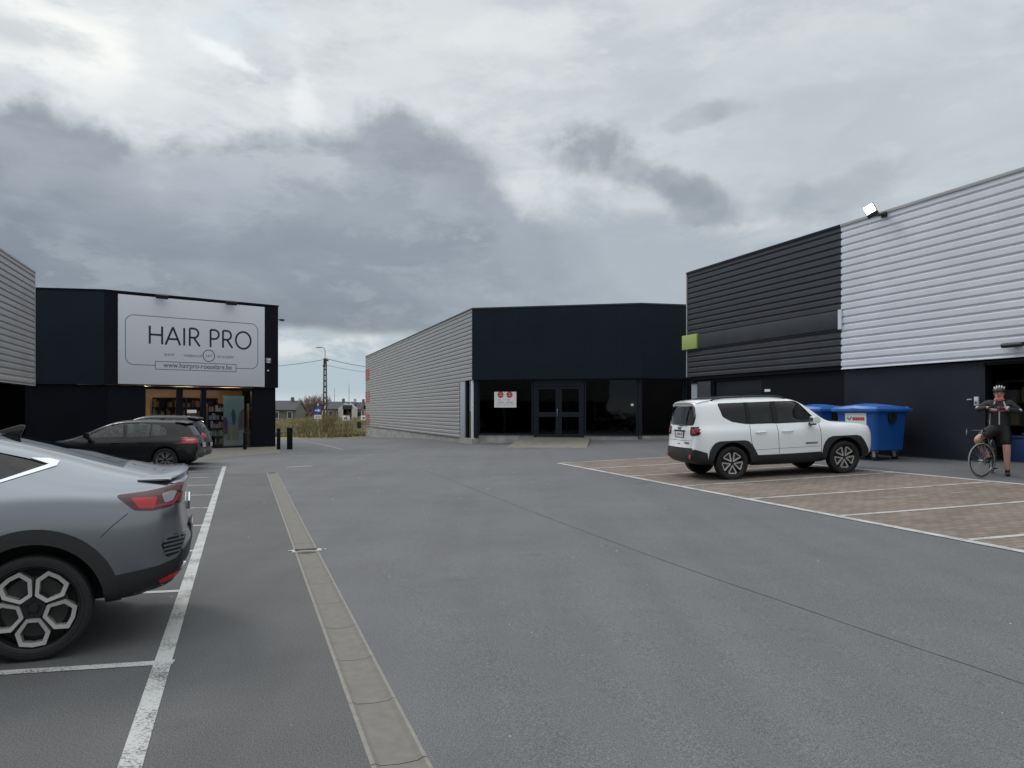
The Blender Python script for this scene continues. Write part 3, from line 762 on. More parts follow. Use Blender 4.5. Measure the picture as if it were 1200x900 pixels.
# roller banner standing inside the right pane
bx = hx(277.5); e = empty('roller_banner', on_hair(bx, .42, .052), hrot); tag(e, 'tall pale blue roller banner with a hand and yellow bottles behind the right shop pane', 'banner')
def bannermat():
    m, t, b = newmat('banner_print'); tc = t.nodes.new('ShaderNodeTexCoord'); sp_ = t.nodes.new('ShaderNodeSeparateXYZ'); L(t, tc, 'Object', sp_, 0)
    n = t.nodes.new('ShaderNodeTexNoise'); n.inputs['Scale'].default_value = 3; L(t, tc, 'Object', n, 'Vector')
    ad = t.nodes.new('ShaderNodeMath'); ad.operation = 'MULTIPLY_ADD'; ad.inputs[1].default_value = .35; L(t, n, 'Fac', ad, 0)
    dv = t.nodes.new('ShaderNodeMath'); dv.operation = 'DIVIDE'; dv.inputs[1].default_value = 2.3; L(t, sp_, 'Z', dv, 0); L(t, dv, 0, ad, 2)
    cr = t.nodes.new('ShaderNodeValToRGB'); e_ = cr.color_ramp.elements; e_[0].position = .15; e_[0].color = (.85, .86, .88, 1); e_[1].position = 1; e_[1].color = (.5, .72, .82, 1)
    for p_, c_ in ((.4, (.55, .6, .6, 1)), (.6, (.42, .62, .74, 1)), (.8, (.5, .66, .75, 1))): q = e_.new(p_); q.color = c_
    L(t, ad, 0, cr, 0); L(t, cr, 0, b, 'Base Color'); return m
e.location = on_hair(bx, .36, .052); W = .47
MB().box(-W, W, -.006, .006, .08, 2.28).build('print', bannermat(), e)
MB().box(-W-.02, W+.02, -.09, .09, 0, .075).build('base_cassette', 'steel', e, bevel=.01)
MB().box(-W, W, -.012, .012, 2.281, 2.31).build('top_rail', 'steel', e)
mb = MB(); mb.prism([(-.05, 1.0), (.02, .95), (.1, 1.25), (.06, 1.55), (-.04, 1.75), (-.12, 1.5)], -.0095, -.0065, 'y'); mb.build('printed_drop', mat('print_teal', (.08, .25, .38), .5), e)
for x, c_ in ((-.22, (.6, .5, .28)), (-.02, (.62, .52, .3)), (.17, (.6, .55, .4))):
    MB().prism([(x-.06, .3), (x+.06, .3), (x+.06, .82), (x+.02, .92), (x-.02, .92), (x-.06, .82)], -.0095, -.0065, 'y').build('printed_bottle', mat('print_b', c_, .5), e)
mb = MB(); mb.prism([(.22, .7), (.46, .8), (.46, 1.75), (.3, 1.6), (.2, 1.2)], -.0095, -.0065, 'y'); mb.build('printed_figure', mat('print_pink', (.42, .25, .32), .6), e)
mb = MB(); mb.prism([(-.46, .5), (-.3, .6), (-.27, 1.1), (-.38, 1.35), (-.46, 1.3)], -.0095, -.0065, 'y'); mb.build('printed_figure', mat('print_lilac', (.2, .18, .3), .6), e)

# shop sign
sa, sb = hx(138), hx(309.5); za, zb_ = zhf+.03, hz(138, 344.5)
SW, SH = sb-sa, zb_-za
e = empty('shop_sign', on_hair(sa, -.01, za), hrot)
tag(e, 'large white sign panel reading HAIR PRO on the black shop front', 'sign')
MB().box(0, SW, -.05, 0, 0, SH).build('panel', 'signwhite', e, bevel=.004)
# sign coordinates taken from the photograph by projecting on the wall
def sg(px, py): return (hx(px)-sa, hz(px, py)-za)
def stroke(mb, pts, w, y=-.0535, closed=False):
    P = [Vector((p[0], p[1])) for p in pts]; n = len(P)
    for i in range(n if closed else n-1):
        a, b = P[i], P[(i+1) % n]; d_ = (b-a)
        if d_.length < 1e-6: continue
        d_.normalize(); s_ = Vector((-d_.y, d_.x))*w/2; ex = d_*w*.0
        vs = [a-ex+s_, b+ex+s_, b+ex-s_, a-ex-s_]
        mb.add([(v.x, y, v.y) for v in vs]+[(v.x, y+.003, v.y) for v in vs], [(0, 1, 2, 3), (0, 4, 5, 1), (2, 6, 7, 3), (1, 5, 6, 2), (3, 7, 4, 0)])
    return mb
LB_, LT_ = sg(175.5, 403)[1], sg(175.5, 381.8)[1]; hh = LT_-LB_; lw = .085
x1_ = sg(292.5, 400)[0]; x0_ = sg(175, 400)[0]; tw = x1_-x0_
# advance table in units of letter height
def arc(cx, cz, r, a0, a1, n=16, rx_=None): return [(cx+(rx_ or r)*math.cos(R(a0+(a1-a0)*i/n)), cz+r*math.sin(R(a0+(a1-a0)*i/n))) for i in range(n+1)]
def letters(word, x):
    out = []
    for ch in word:
        if ch == 'H': out.append([[(x, 0), (x, 1)], [(x+.72, 0), (x+.72, 1)], [(x, .52), (x+.72, .52)]]); x += 1.0
        elif ch == 'A': out.append([[(x-.08, 0), (x+.36, 1), (x+.8, 0)], [(x+.08, .33), (x+.64, .33)]]); x += 1.04
        elif ch == 'I': out.append([[(x, 0), (x, 1)]]); x += .34
        elif ch in 'RP':
            ls = [[(x, 0), (x, 1), (x+.25, 1)]+arc(x+.27, .74, .26, 90, -90)+[(x+.25, .48), (x, .48)]]
            if ch == 'R': ls.append([(x+.25, .48), (x+.62, 0)])
            out.append(ls); x += .88 if ch == 'R' else .80
        elif ch == 'O': out.append([arc(x+.46, .5, .5, 0, 360, 36)]); x += 1.0
        else: x += .42
    return out, x
out, xe = letters('HAIR PRO', 0); sc_ = tw/(xe-.08)
for ls in out:
    mb = MB()
    for l in ls: stroke(mb, [(x0_+p[0]*sc_, LB_+p[1]*hh) for p in l], lw)
    mb.build('letter', 'ink', e)
# rounded frame, boxed address line, small words
fx0, fx1 = sg(146.5, 400)[0], sg(301.5, 400)[0]; fz0 = sg(155, 427.2)[1]; fz1 = sg(150, 368.6)[1]; r_ = .32
bxa, bxb = sg(181.5, 430)[0], sg(276, 430)[0]; bz0, bz1 = sg(181.5, 432.6)[1], sg(181.5, 423.4)[1]
mb = MB()
pts = [(bxa, fz0)]+arc(fx0+r_, fz0+r_, r_, 270, 180, 8)+arc(fx0+r_, fz1-r_, r_, 180, 90, 8)+arc(fx1-r_, fz1-r_, r_, 90, 0, 8)+arc(fx1-r_, fz0+r_, r_, 0, -90, 8)+[(bxb, fz0)]
stroke(mb, pts, .028); mb.build('rounded_outline', 'inkgrey', e)
mb = MB(); stroke(mb, [(bxa, bz0), (bxb, bz0), (bxb, bz1), (bxa, bz1)], .028, closed=True); mb.build('address_box', 'inkgrey', e)
def fit_text(s, x0, x1, zc, size, m, name='lettering'):
    o = text_mesh(name, s, size, M[m], e, Matrix.Translation((0, -.0535, 0)), align='LEFT', depth=.001)
    xs_ = [v.co.x for v in o.data.vertices]; a, b = min(xs_), max(xs_); k = (x1-x0)/(b-a)
    for v in o.data.vertices: v.co.x = x0+(v.co.x-a)*k; v.co.z += zc
    return o
fit_text('www.hairpro-roeselare.be', sg(191, 430)[0], sg(271, 430)[0], bz0+.09, .30, 'ink')
zt_ = sg(197.5, 419)[1]
fit_text('SHOP', sg(192, 418)[0], sg(204, 418)[0], sg(198, 417.2)[1], .155, 'inkgrey')
fit_text('WEBSHOP', sg(214.5, 418)[0], sg(236.5, 418)[0], sg(225, 418.5)[1], .155, 'inkgrey')
fit_text('ACADEMY', sg(253.5, 418)[0], sg(273.5, 418)[0], sg(263, 419.8)[1], .155, 'inkgrey')
cx_, cz_ = sg(244.2, 417); rr = (sg(251, 417)[0]-sg(237.4, 417)[0])/2
mb = MB(); stroke(mb, [(cx_+rr*math.cos(2*math.pi*i/32), cz_+rr*1.0*math.sin(2*math.pi*i/32)) for i in range(32)], .032, closed=True); mb.build('circle', 'ink', e)
fit_text('24/7', cx_-rr*.62, cx_+rr*.62, cz_-.07, .18, 'inkgrey')
# lamps over the sign
for k, (px, lb) in enumerate(((187.5, 'black spotlight under the coping above the letters HAIR'), (268.5, 'black spotlight under the coping above the letters PRO'))):
    l_ = empty('sign_light', on_hair(hx(px), -.03, zh-.03), hrot); tag(l_, lb, 'spotlight', 'spotlights above the hair shop sign')
    mb = MB(); mb.box(-.03, .03, -.25, .0, -.02, .02); mb.build('arm', 'plastic', l_)
    mt = Matrix.Translation((0, -.26, -.09)) @ Matrix.Rotation(R(35), 4, 'X')
    MB().box(-.24, .24, -.06, .06, -.09, .09, mt).build('housing', 'plastic', l_, bevel=.015)
    MB().box(-.2, .2, .061, .064, -.07, .07, mt).build('lens', 'steel', l_)
# alarm box and camera on the right pilaster
a_ = empty('alarm_box', on_hair(hx(313.8), -.003, hz(313.8, 423)), hrot); tag(a_, 'pale alarm box on the black pilaster right of the sign', 'alarm box')
MB().box(-.13, .13, -.09, 0, -.1, .14).build('case', 'inkgrey', a_, bevel=.015); MB().box(-.08, .08, -.1, -.092, .02, .1).build('label_plate', 'signwhite', a_); MB().box(-.08, .05, -.1, -.092, -.09, -.03).build('strobe', 'signwhite', a_)
a_ = empty('sensor', on_hair(hx(313.8), -.003, hz(313.8, 434.5)), hrot); tag(a_, 'small round pale sensor below the alarm box on the black pilaster', 'sensor')
MB().ball((0, -.03, 0), .045).build('dome', 'signwhite', a_, smooth=True); MB().box(-.03, .03, -.02, 0, -.03, .03).build('base', 'plastic', a_)
a_ = empty('security_camera', on_hair(LH+.01, .05, hz(327, 374.5)), hrot); tag(a_, 'tiny camera sticking out from the right edge of the black shop', 'camera')
MB().tube([(0, 0, 0), (.12, 0, 0)], .02, 8).build('arm', 'plastic', a_); MB().box(.1, .3, -.05, .05, -.05, .04).build('body', 'plastic', a_, bevel=.01)

# --- ribbed building at the far left edge
C1 = (-16.9, 27.2); C0 = tuple(Vector(C1)-Vector(DV)*30)
LM = Matrix.Translation((C1[0], C1[1], 0)) @ Matrix.Rotation(TH+math.pi/2, 4, 'Z')
GB = empty('grey_ribbed_building', (C0[0], C0[1], 0), math.atan2(DV[1], DV[0])+0)
# facing +n: wall runs away from the camera with its outer side to the right
GB.rotation_euler.z = math.atan2(DV[1], DV[0])
tag(GB, 'building at the left edge clad in light grey ribbed metal above dark glazing', 'building')
Lg = 30; zg = zh; zgb = 2.55
mb = MB(); ribs(mb, 0, Lg, zgb, zg-.06); 
o = mb.build('ribbed_cladding', 'clad_grey', GB)
bld(MB().box(0, Lg+.03, -.03, .15, zg-.06, zg), I4, 'coping', 'clad_grey', GB)
bld(MB().box(Lg-.02, Lg+.05, -.01, .1, zgb, zg-.06), I4, 'corner_trim', 'clad_grey', GB)
bld(MB().box(0, Lg+.02, .05, .25, zgb, zg-.07), I4, 'inner_wall', 'black', GB)
bld(MB().box(0, Lg, .3, .34, -.2, zgb), I4, 'shop_glazing', 'darkglass', GB)
bld(MB().box(0, Lg, 1.5, 1.6, -.2, zgb), I4, 'inner_wall', 'black', GB)
for x in (2, 6, 10, 14, 18, 22, wallx(C0, C1, 6)): bld(MB().box(x-.08, x+.08, .2, .299, -.2, zgb-.01), I4, 'glazing_post', 'lightframe', GB)
bld(MB().box(0, Lg+.02, .3, 12, zg-.3, zg-.2), I4, 'roof', 'navy2', GB)
bld(MB().box(Lg-.1, Lg, .36, 12, -.2, zg-.31), I4, 'side_wall', 'clad_grey', GB)
# ------------------------------------------------------------ cars
from mathutils.geometry import tessellate_polygon
def lerp(a, b, t): return a+(b-a)*t
def interp(tab, z):
    tab = sorted(tab)
    if z <= tab[0][0]: return tab[0][1]
    for (a, u), (b, v) in zip(tab[:-1], tab[1:]):
        if z <= b: return u+(v-u)*(z-a)/(b-a)
    return tab[-1][1]
def ring(st):
    """half section: list of 13 points (dx,y,z); st = (x, zt, zb_belt, yr, yb, ym, zbot, roofdrop, slant)"""
    x, zt, zb, yr, yb, ym, z0, dr, sl = st
    zm = zb-.10; zlow = z0+.12
    rows = [(0, zt), (yr*.5, zt-dr*.12), (yr*.85, zt-dr*.5), (yr, zt-dr),
            (lerp(yr, yb, .5)+.012, lerp(zt-dr, zb, .5)), (yb, zb), (lerp(yb, ym, .8), zm), (ym, lerp(zm, zlow, .4)), (ym, zlow+.06), (ym-.02, z0+.05), (ym-.12, z0), (ym*.5, z0-.01), (0, z0-.01)]
    return [(x+sl*(z-.6), y, z) for y, z in rows]
def car_body_mesh(stations, rear, front, rb, fb):
    rings = [ring(s) for s in stations]
    def cap(r, prof, bulge, sgn):
        """concentric rings closing an end; prof = [(z, x)], bulge backwards at the centre line"""
        zc = (max(p[2] for p in r)+min(p[2] for p in r))/2; ymx = max(p[1] for p in r); out = []
        for s in (.93, .78, .5, .22):
            rr = []
            for x, y, z in r:
                y2 = y*s; z2 = zc+(z-zc)*(s if s > .9 else .93*(s/.93)**.8)
                rr.append((interp(prof, z2)+sgn*bulge*(1-(y2/ymx)**2), y2, z2))
            out.append(rr)
        return out, (interp(prof, zc)+sgn*bulge, 0, zc)
    rc_, rcen = cap(rings[0], rear, rb, -1); fc_, fcen = cap(rings[-1], front, fb, 1)
    allr = list(reversed(rc_))+rings+fc_
    bm = bmesh.new(); vr = []
    for r in allr:
        L_ = [bm.verts.new((x, y, z)) for x, y, z in r]
        Rr = [L_[0]]+[bm.verts.new((x, -y, z)) for x, y, z in r[1:-1]]+[L_[-1]]
        vr.append(L_+list(reversed(Rr[1:-1])))
    n = len(vr[0])
    for a, b in zip(vr[:-1], vr[1:]):
        for i in range(n):
            j = (i+1) % n; bm.faces.new((a[i], a[j], b[j], b[i]))
    for rr, c_ in ((vr[0], rcen), (vr[-1], fcen)):
        c = bm.verts.new(c_)
        for i in range(n): bm.faces.new((rr[i], rr[(i+1) % n], c))
    bmesh.ops.recalc_face_normals(bm, faces=bm.faces)
    me = bpy.data.meshes.new('body'); bm.to_mesh(me); bm.free()
    return me
def evaluated_copy(o):
    dg = bpy.context.evaluated_depsgraph_get(); dg.update()
    return bpy.data.meshes.new_from_object(o.evaluated_get(dg))
class Car:
    def __init__(s, name, label, cat, paint, spec, loc, rz, group=None):
        s.root = empty(name, loc, rz); tag(s.root, label, cat, group)
        s.sp = spec
        me = car_body_mesh(spec['st'], spec['rear'], spec['front'], spec.get('rb', .08), spec.get('fb', .1))
        o = link('body', me, None, s.root); md = o.modifiers.new('s', 'SUBSURF'); md.levels = md.render_levels = spec.get('sub', 3)
        me2 = evaluated_copy(o); o.modifiers.clear(); o.data = me2; s.body = o
        bm = bmesh.new(); bm.from_mesh(me2); s.bvh = BVHTree.FromBMesh(bm); bm.free()
        me2.materials.append(paint); me2.materials.append(M['interior'])
        for p in me2.polygons: p.use_smooth = True
        s.cutters = []
    def cut(s, mb):
        me = bpy.data.meshes.new('c'); me.from_pydata(mb.v, [], mb.f)
        bm = bmesh.new(); bm.from_mesh(me); bmesh.ops.recalc_face_normals(bm, faces=bm.faces)
        bm.to_mesh(me); bm.free()
        me.materials.append(M['interior']); me.materials.append(M['interior'])
        for p in me.polygons: p.material_index = 1
        c = bpy.data.objects.new('c', me); COL.objects.link(c); c.parent = s.root; s.cutters.append(c)
    def apply_cuts(s):
        bpy.context.view_layer.update()
        for c in s.cutters:
            md = s.body.modifiers.new('b', 'BOOLEAN'); md.operation = 'DIFFERENCE'; md.solver = 'EXACT'; md.object = c; md.use_self = False
        me = evaluated_copy(s.body); s.body.modifiers.clear(); s.body.data = me
        bm = bmesh.new(); bm.from_mesh(me)
        for f in bm.faces:
            f.smooth = True
            if f.calc_center_median().z < s.sp.get('dark', .31): f.material_index = 1
        for e in bm.edges:
            if len(e.link_faces) == 2 and (e.link_faces[0].material_index != e.link_faces[1].material_index or e.calc_face_angle(0) > R(40)): e.smooth = False
        bm.to_mesh(me); bm.free()
        for c in s.cutters: bpy.data.objects.remove(c)
    def hit(s, p, axis, side):
        if axis == 'y': o = Vector((p[0], side*3, p[1])); d = Vector((0, -side, 0))
        elif axis == 'x': o = Vector((side*6+1.3, p[0], p[1])); d = Vector((-side, 0, 0))
        else: o = Vector((p[0], p[1], 4)); d = Vector((0, 0, -1))
        h, nrm, i, dist = s.bvh.ray_cast(o, d)
        return h, nrm, d
    def patch(s, name, poly, axis, side, off, m, thick=.012, parent=None, res=.06, smooth=True, maxd=None, meshonly=False):
        """piece laid on the body: outline in side view (x,z), end view (y,z) or plan (x,y)"""
        bm = bmesh.new(); vs = [bm.verts.new((p[0], p[1], 0)) for p in poly]
        for tr_ in tessellate_polygon([[Vector((p[0], p[1], 0)) for p in poly]]):
            try: bm.faces.new([vs[i] for i in tr_])
            except ValueError: pass
        xs_ = [p[0] for p in poly]; ys_ = [p[1] for p in poly]
        for ax, lo, hi in ((0, min(xs_), max(xs_)), (1, min(ys_), max(ys_))):
            k = math.ceil(lo/res)*res
            while k < hi:
                co = [0, 0, 0]; no = [0, 0, 0]; co[ax] = k; no[ax] = 1
                bmesh.ops.bisect_plane(bm, geom=list(bm.verts)+list(bm.edges)+list(bm.faces), plane_co=co, plane_no=no); k += res
        bmesh.ops.remove_doubles(bm, verts=bm.verts, dist=1e-4)
        bm.normal_update()
        dead = []
        for v in bm.verts:
            h, nrm, d = s.hit((v.co.x, v.co.y), axis, side)
            if h is None: dead.append(v); continue
            if nrm.dot(d) > 0: nrm = -nrm
            if maxd is not None and abs(h[{'x': 0, 'y': 1, 'z': 2}[axis]]) < maxd: dead.append(v); continue
            v.co = h+nrm*off
            v.normal = nrm
        if dead: bmesh.ops.delete(bm, geom=dead, context='VERTS')
        bm.normal_update()
        if thick:
            be = [e for e in bm.edges if len(e.link_faces) == 1]
            r = bmesh.ops.extrude_edge_only(bm, edges=be)
            nv = [g for g in r['geom'] if isinstance(g, bmesh.types.BMVert)]
            for v in nv:
                h, nrm, d = s.hit({'y': (v.co.x, v.co.z), 'x': (v.co.y, v.co.z), 'z': (v.co.x, v.co.y)}[axis], axis, side)
                if nrm is None: nrm = -d if d else Vector((0, 0, 1))
                if nrm.dot(d) > 0: nrm = -nrm
                v.co = v.co-nrm*thick
        bmesh.ops.recalc_face_normals(bm, faces=bm.faces)
        # outward check
        ref = {'x': Vector((side, 0, 0)), 'y': Vector((0, side, 0)), 'z': Vector((0, 0, 1))}[axis]
        if sum(f.normal.dot(ref)*f.calc_area() for f in bm.faces) < 0: bmesh.ops.reverse_faces(bm, faces=bm.faces)
        for f in bm.faces: f.smooth = smooth
        for e in bm.edges:
            if len(e.link_faces) == 2 and e.calc_face_angle(0) > R(35): e.smooth = False
        me = bpy.data.meshes.new(name); bm.to_mesh(me); bm.free()
        return link(name, me, m, parent or s.root)
    def line(s, pts, axis, side, w, off=.0015, m='seam', name='panel_gap', parent=None):
        """thin strip following the body"""
        mb = MB(); P = []
        for a, b in zip(pts[:-1], pts[1:]):
            a = Vector(a); b = Vector(b); n = max(1, int((b-a).length/.04))
            for i in range(n): P.append(a.lerp(b, i/n))
        P.append(Vector(pts[-1])); vs = []
        for i, p in enumerate(P):
            d = P[min(i+1, len(P)-1)]-P[max(i-1, 0)]; d.normalize(); q = Vector((-d.y, d.x))*w/2
            for u in (p+q, p-q):
                h, nrm, dd = s.hit((u.x, u.y), axis, side)
                if h is None: vs.append(vs[-1] if vs else (0, 0, .5)); continue
                if nrm.dot(dd) > 0: nrm = -nrm
                vs.append(tuple(h+nrm*off))
        mb.add(vs, [(2*i, 2*i+1, 2*i+3, 2*i+2) for i in range(len(P)-1)])
        return mb.build(name, m, parent or s.body, smooth=True)
M['gap'] = mat('panel_gap', (.008, .008, .008), .8)
M['tail'] = mat('tail_lens', (.30, .006, .014), .12, coat=.6)
M['taildark'] = mat('tail_lens_dark', (.07, .003, .006), .1, coat=.6)
M['tailbright'] = mat('tail_lens_bright', (.42, .012, .022), .15, coat=.5)
M['lensclear'] = mat('lens_clear', (.26, .25, .26), .15, metal=.4)
M['rimbright'] = mat('rim_machined', (.56, .55, .53), .35, metal=.6)
M['rimgrey'] = mat('rim_machined_grey', (.27, .265, .26), .38, metal=.6)
M['rimdark'] = mat('rim_black', (.012, .012, .013), .3)
M['rimsilver'] = mat('rim_silver', (.4, .4, .42), .3, metal=.7)
M['disc'] = mat('brake_disc', (.05, .05, .05), .4, metal=.8)
M['platewhite'] = mat('number_plate', (.72, .70, .72), .45)
def wheel(parent, x, y, r, w, style, side):
    """side: +1 outer face towards +y"""
    wr = empty('wheel', (x, y, r)); wr.parent = parent
    # tyre
    ri = r*.795 if style == 'hex' else r*.71; h = w/2
    p = [(ri, -h*.8), (max(ri+.01, r*.80), -h), (r*.93, -h*.98), (r*.985, -h*.86), (r, -h*.6), (r, h*.6), (r*.985, h*.86), (r*.93, h*.98), (max(ri+.01, r*.80), h), (ri, h*.8), (ri-.012, h*.6), (ri-.012, -h*.6)]
    if side < 0: pass
    ty = MB().lathe(p, 'y', 64, closed=True)
    # circumferential grooves as thin dark bands are too small to model; shallow sidewall ridge instead
    ty.lathe([(r*.865, h*.992*side), (r*.872, (h+.003)*side), (r*.88, h*.985*side)], 'y', 64)
    ty.build('tyre', 'rubber', wr, smooth=True, angle=30)
    f = side*h*.62
    rim = MB()
    rim.lathe([(ri, side*h*.82), (ri*.97, side*h*.80), (ri*.93, side*h*.55), (ri*.90, -side*h*.7), (ri*1.0, -side*h*.8)], 'y', 64)
    rim.cur = 0
    ro = rim.build('rim', 'rimdark' if style != 'silver' else 'rimsilver', wr, smooth=True)
    MB().lathe([(.001, f-side*.07), (ri*.92, f-side*.075)], 'y', 40).build('inner_dish', 'gap', ro)
    MB().lathe([(.06, f-side*.055), (ri*.72, f-side*.055), (ri*.72, f-side*.07), (.06, f-side*.07)], 'y', 40, closed=True).build('brake_disc', 'disc', ro, smooth=True)
    hub = MB().lathe([(.001, f+side*.008), (.028, f+side*.008), (.034, f), (.034, f-side*.05)], 'y', 24)
    hub.build('hub_cap', 'rimdark', ro, smooth=True)
    def loop(pts_o, pts_i, y0, y1):
        mb = MB(); n = len(pts_o)
        vs = [(x_, y1, z_) for x_, z_ in pts_o]+[(x_, y1-side*.002, z_) for x_, z_ in pts_i]+[(x_, y0, z_) for x_, z_ in pts_o]+[(x_, y0, z_) for x_, z_ in pts_i]
        fs = []
        for i in range(n):
            j = (i+1) % n
            fs += [(i, j, n+j, n+i), (i, 2*n+i, 2*n+j, j), (n+i, n+j, 3*n+j, 3*n+i)]
        mb.add(vs, fs); return mb
    if style == 'hex':
        for k in range(5):
            a = R(72*k-92+3)
            ca, sa = math.cos(a), math.sin(a)
            def T(u, v): return ((u*ca-v*sa), (u*sa+v*ca))
            o = [(.27, -.16), (.62, -.40), (.945, -.30), (.985, 0), (.945, .30), (.62, .40), (.27, .16)]
            i_ = [(.36, -.12), (.63, -.29), (.85, -.22), (.885, 0), (.85, .22), (.63, .29), (.36, .12)]
            loop([T(u*ri*.94, v*ri*.92) for u, v in o], [T(u*ri*.94, v*ri*.92) for u, v in i_], f-side*.05, f+side*.012).build('spoke_loop', ['rimbright'], ro, smooth=True, angle=25)
            s_ = MB(); 
            b1 = [T(.10*ri, -.10*ri), T(.36*ri, -.14*ri), T(.36*ri, .14*ri), T(.10*ri, .10*ri)]
            s_.prism(b1, f-side*.04, f-side*.006, 'y'); s_.build('spoke_root', 'rimdark', ro)
            bx, bz = T(.26*ri*math.cos(R(0)), 0); 
            a2 = a+R(36); MB().lathe([(.001, f+side*.006), (.011, f+side*.006), (.012, f-side*.03)], 'y', 8, c=(.22*ri*math.cos(a2), 0, .22*ri*math.sin(a2))).build('wheel_bolt', 'rimdark', ro)
    elif style == 'petal':
        for k in range(5):
            a = R(72*k+90+36)
            ca, sa = math.cos(a), math.sin(a)
            def T(u, v): return ((u*ca-v*sa)*ri*.95, (u*sa+v*ca)*ri*.95)
            o = [(.16, -.05), (.50, -.21), (.86, -.42), (.96, -.26), (.97, -.16), (.94, 0), (.97, .16), (.96, .26), (.86, .42), (.50, .21), (.16, .05)]
            i_ = [(.34, -.02), (.54, -.10), (.83, -.27), (.87, -.2), (.87, -.12), (.85, 0), (.87, .12), (.87, .2), (.83, .27), (.54, .10), (.34, .02)]
            loop([T(u, v) for u, v in o], [T(u, v) for u, v in i_], f-side*.05, f+side*.008).build('spoke_loop', 'rimbright', ro, smooth=True, angle=25)
            MB().prism([T(.1, -.12), T(.5, -.12), T(.88, -.2), T(.88, .2), T(.5, .12), T(.1, .12)], f-side*.05, f-side*.02, 'y').build('spoke_root', 'rimdark', ro)
    else:
        for k in range(7):
            a = 2*math.pi*k/7+.2; ca, sa = math.cos(a), math.sin(a)
            def T(u, v): return ((u*ca-v*sa), (u*sa+v*ca))
            for q in (-1, 1):
                MB().prism([T(.2*ri, q*.04*ri), T(.94*ri, q*.17*ri), T(.94*ri, q*.10*ri), T(.2*ri, q*-.01*ri)], f-side*.04, f, 'y').build('spoke', 'rimsilver', ro)
    return wr
def rounded(poly, r=.03, n=3):
    out = []; N = len(poly)
    for i in range(N):
        p0, p, p1 = Vector(poly[i-1]), Vector(poly[i]), Vector(poly[(i+1) % N])
        a = (p0-p); b = (p1-p); rr = min(r, a.length*.45, b.length*.45); a = p+a.normalized()*rr; b = p+b.normalized()*rr
        for k in range(n+1):
            t = k/n; out.append(tuple(a*(1-t)**2+p*2*t*(1-t)+b*t*t))
    return out
def annulus(cx, cz, r0, r1, a0, a1, n=24):
    return [(cx+r1*math.cos(R(lerp(a0, a1, i/n))), cz+r1*math.sin(R(lerp(a0, a1, i/n)))) for i in range(n+1)]+[(cx+r0*math.cos(R(lerp(a1, a0, i/n))), cz+r0*math.sin(R(lerp(a1, a0, i/n)))) for i in range(n+1)]
def inset_poly(poly, d):
    c = Vector((sum(p[0] for p in poly)/len(poly), sum(p[1] for p in poly)/len(poly)))
    return [tuple(Vector(p)+(c-Vector(p)).normalized()*d) for p in poly]
def finish_car(c, sd, glass_side, glass_rear, cabin, rearwin, frontwin, wheels_, wr, ww, style, arch=.055, glassmat_rear='privacy', seats=True, seatz=.55):
    """glass_side: list of (poly, material); cabin: side-view outline of the hollow; rearwin / frontwin: outlines in (y,z)"""
    for poly, m_ in glass_side: c.cut(MB().prism(poly, -1.3, 1.3, 'y'))
    c.cut(MB().prism(cabin, -sd, sd, 'y'))
    xr = c.sp['rear'][0][1]-.6
    if rearwin: c.cut(MB().prism(rearwin[0], rearwin[1], rearwin[2], 'x'))
    if frontwin: c.cut(MB().prism(frontwin[0], frontwin[1], frontwin[2], 'x'))
    for x in wheels_:
        for q in (-1, 1):
            c.cut(MB().prism([(x+(wr+arch)*math.cos(2*math.pi*i/56+.03), wr+.0123+(wr+arch)*math.sin(2*math.pi*i/56+.03)) for i in range(56)], q*(c.sp['hw']-ww-.14), q*1.4, 'y'))
    c.apply_cuts()
    for poly, m_ in glass_side:
        for q in (-1, 1): c.patch('side_window', inset_poly(poly, -.006), 'y', q, -.007, m_, thick=0, res=.08)
    if rearwin: c.patch('rear_window', inset_poly(rearwin[0], -.006), 'x', -1, -.006, glassmat_rear, thick=0, res=.08)
    if frontwin: c.patch('windscreen', inset_poly(frontwin[0], -.006), 'x', 1, -.006, 'carglass', thick=0, res=.08)
    for x in wheels_:
        for q in (-1, 1): wheel(c.root, x, q*(c.sp['hw']-ww/2-.015), wr, ww, style, q)
    if seats:
        wb = wheels_[1]
        for q in (-1, 1):
            s_ = MB().prism([(wb*.50, seatz), (wb*.40, seatz+.05), (wb*.30, seatz+.62), (wb*.33, seatz+.64), (wb*.37, seatz+.62), (wb*.47, seatz+.10)], q*.37-.22, q*.37+.22, 'y').build('front_seat', 'seatcloth', c.root, bevel=.03)
            MB().box(wb*.285, wb*.33, q*.37-.12, q*.37+.12, seatz+.66, seatz+.83).build('headrest', 'seatcloth', s_, bevel=.03)
        s_ = MB().prism([(wb*.12, seatz+.1), (wb*.03, seatz+.6), (wb*.07, seatz+.62), (wb*.2, seatz+.1)], -.6, .6, 'y').build('rear_seat', 'seatcloth', c.root, bevel=.03)
        for q in (-.38, .38): MB().box(wb*.02, wb*.06, q-.11, q+.11, seatz+.62, seatz+.74).build('headrest', 'seatcloth', s_, bevel=.025)
        sw = MB().tube([(wb*.72, .36+.18*math.cos(a), seatz+.40+.18*math.sin(a)) for a in [2*math.pi*i/20 for i in range(20)]], .014, 6, closed=True); sw.build('steering_wheel', 'plastic', c.root, smooth=True)
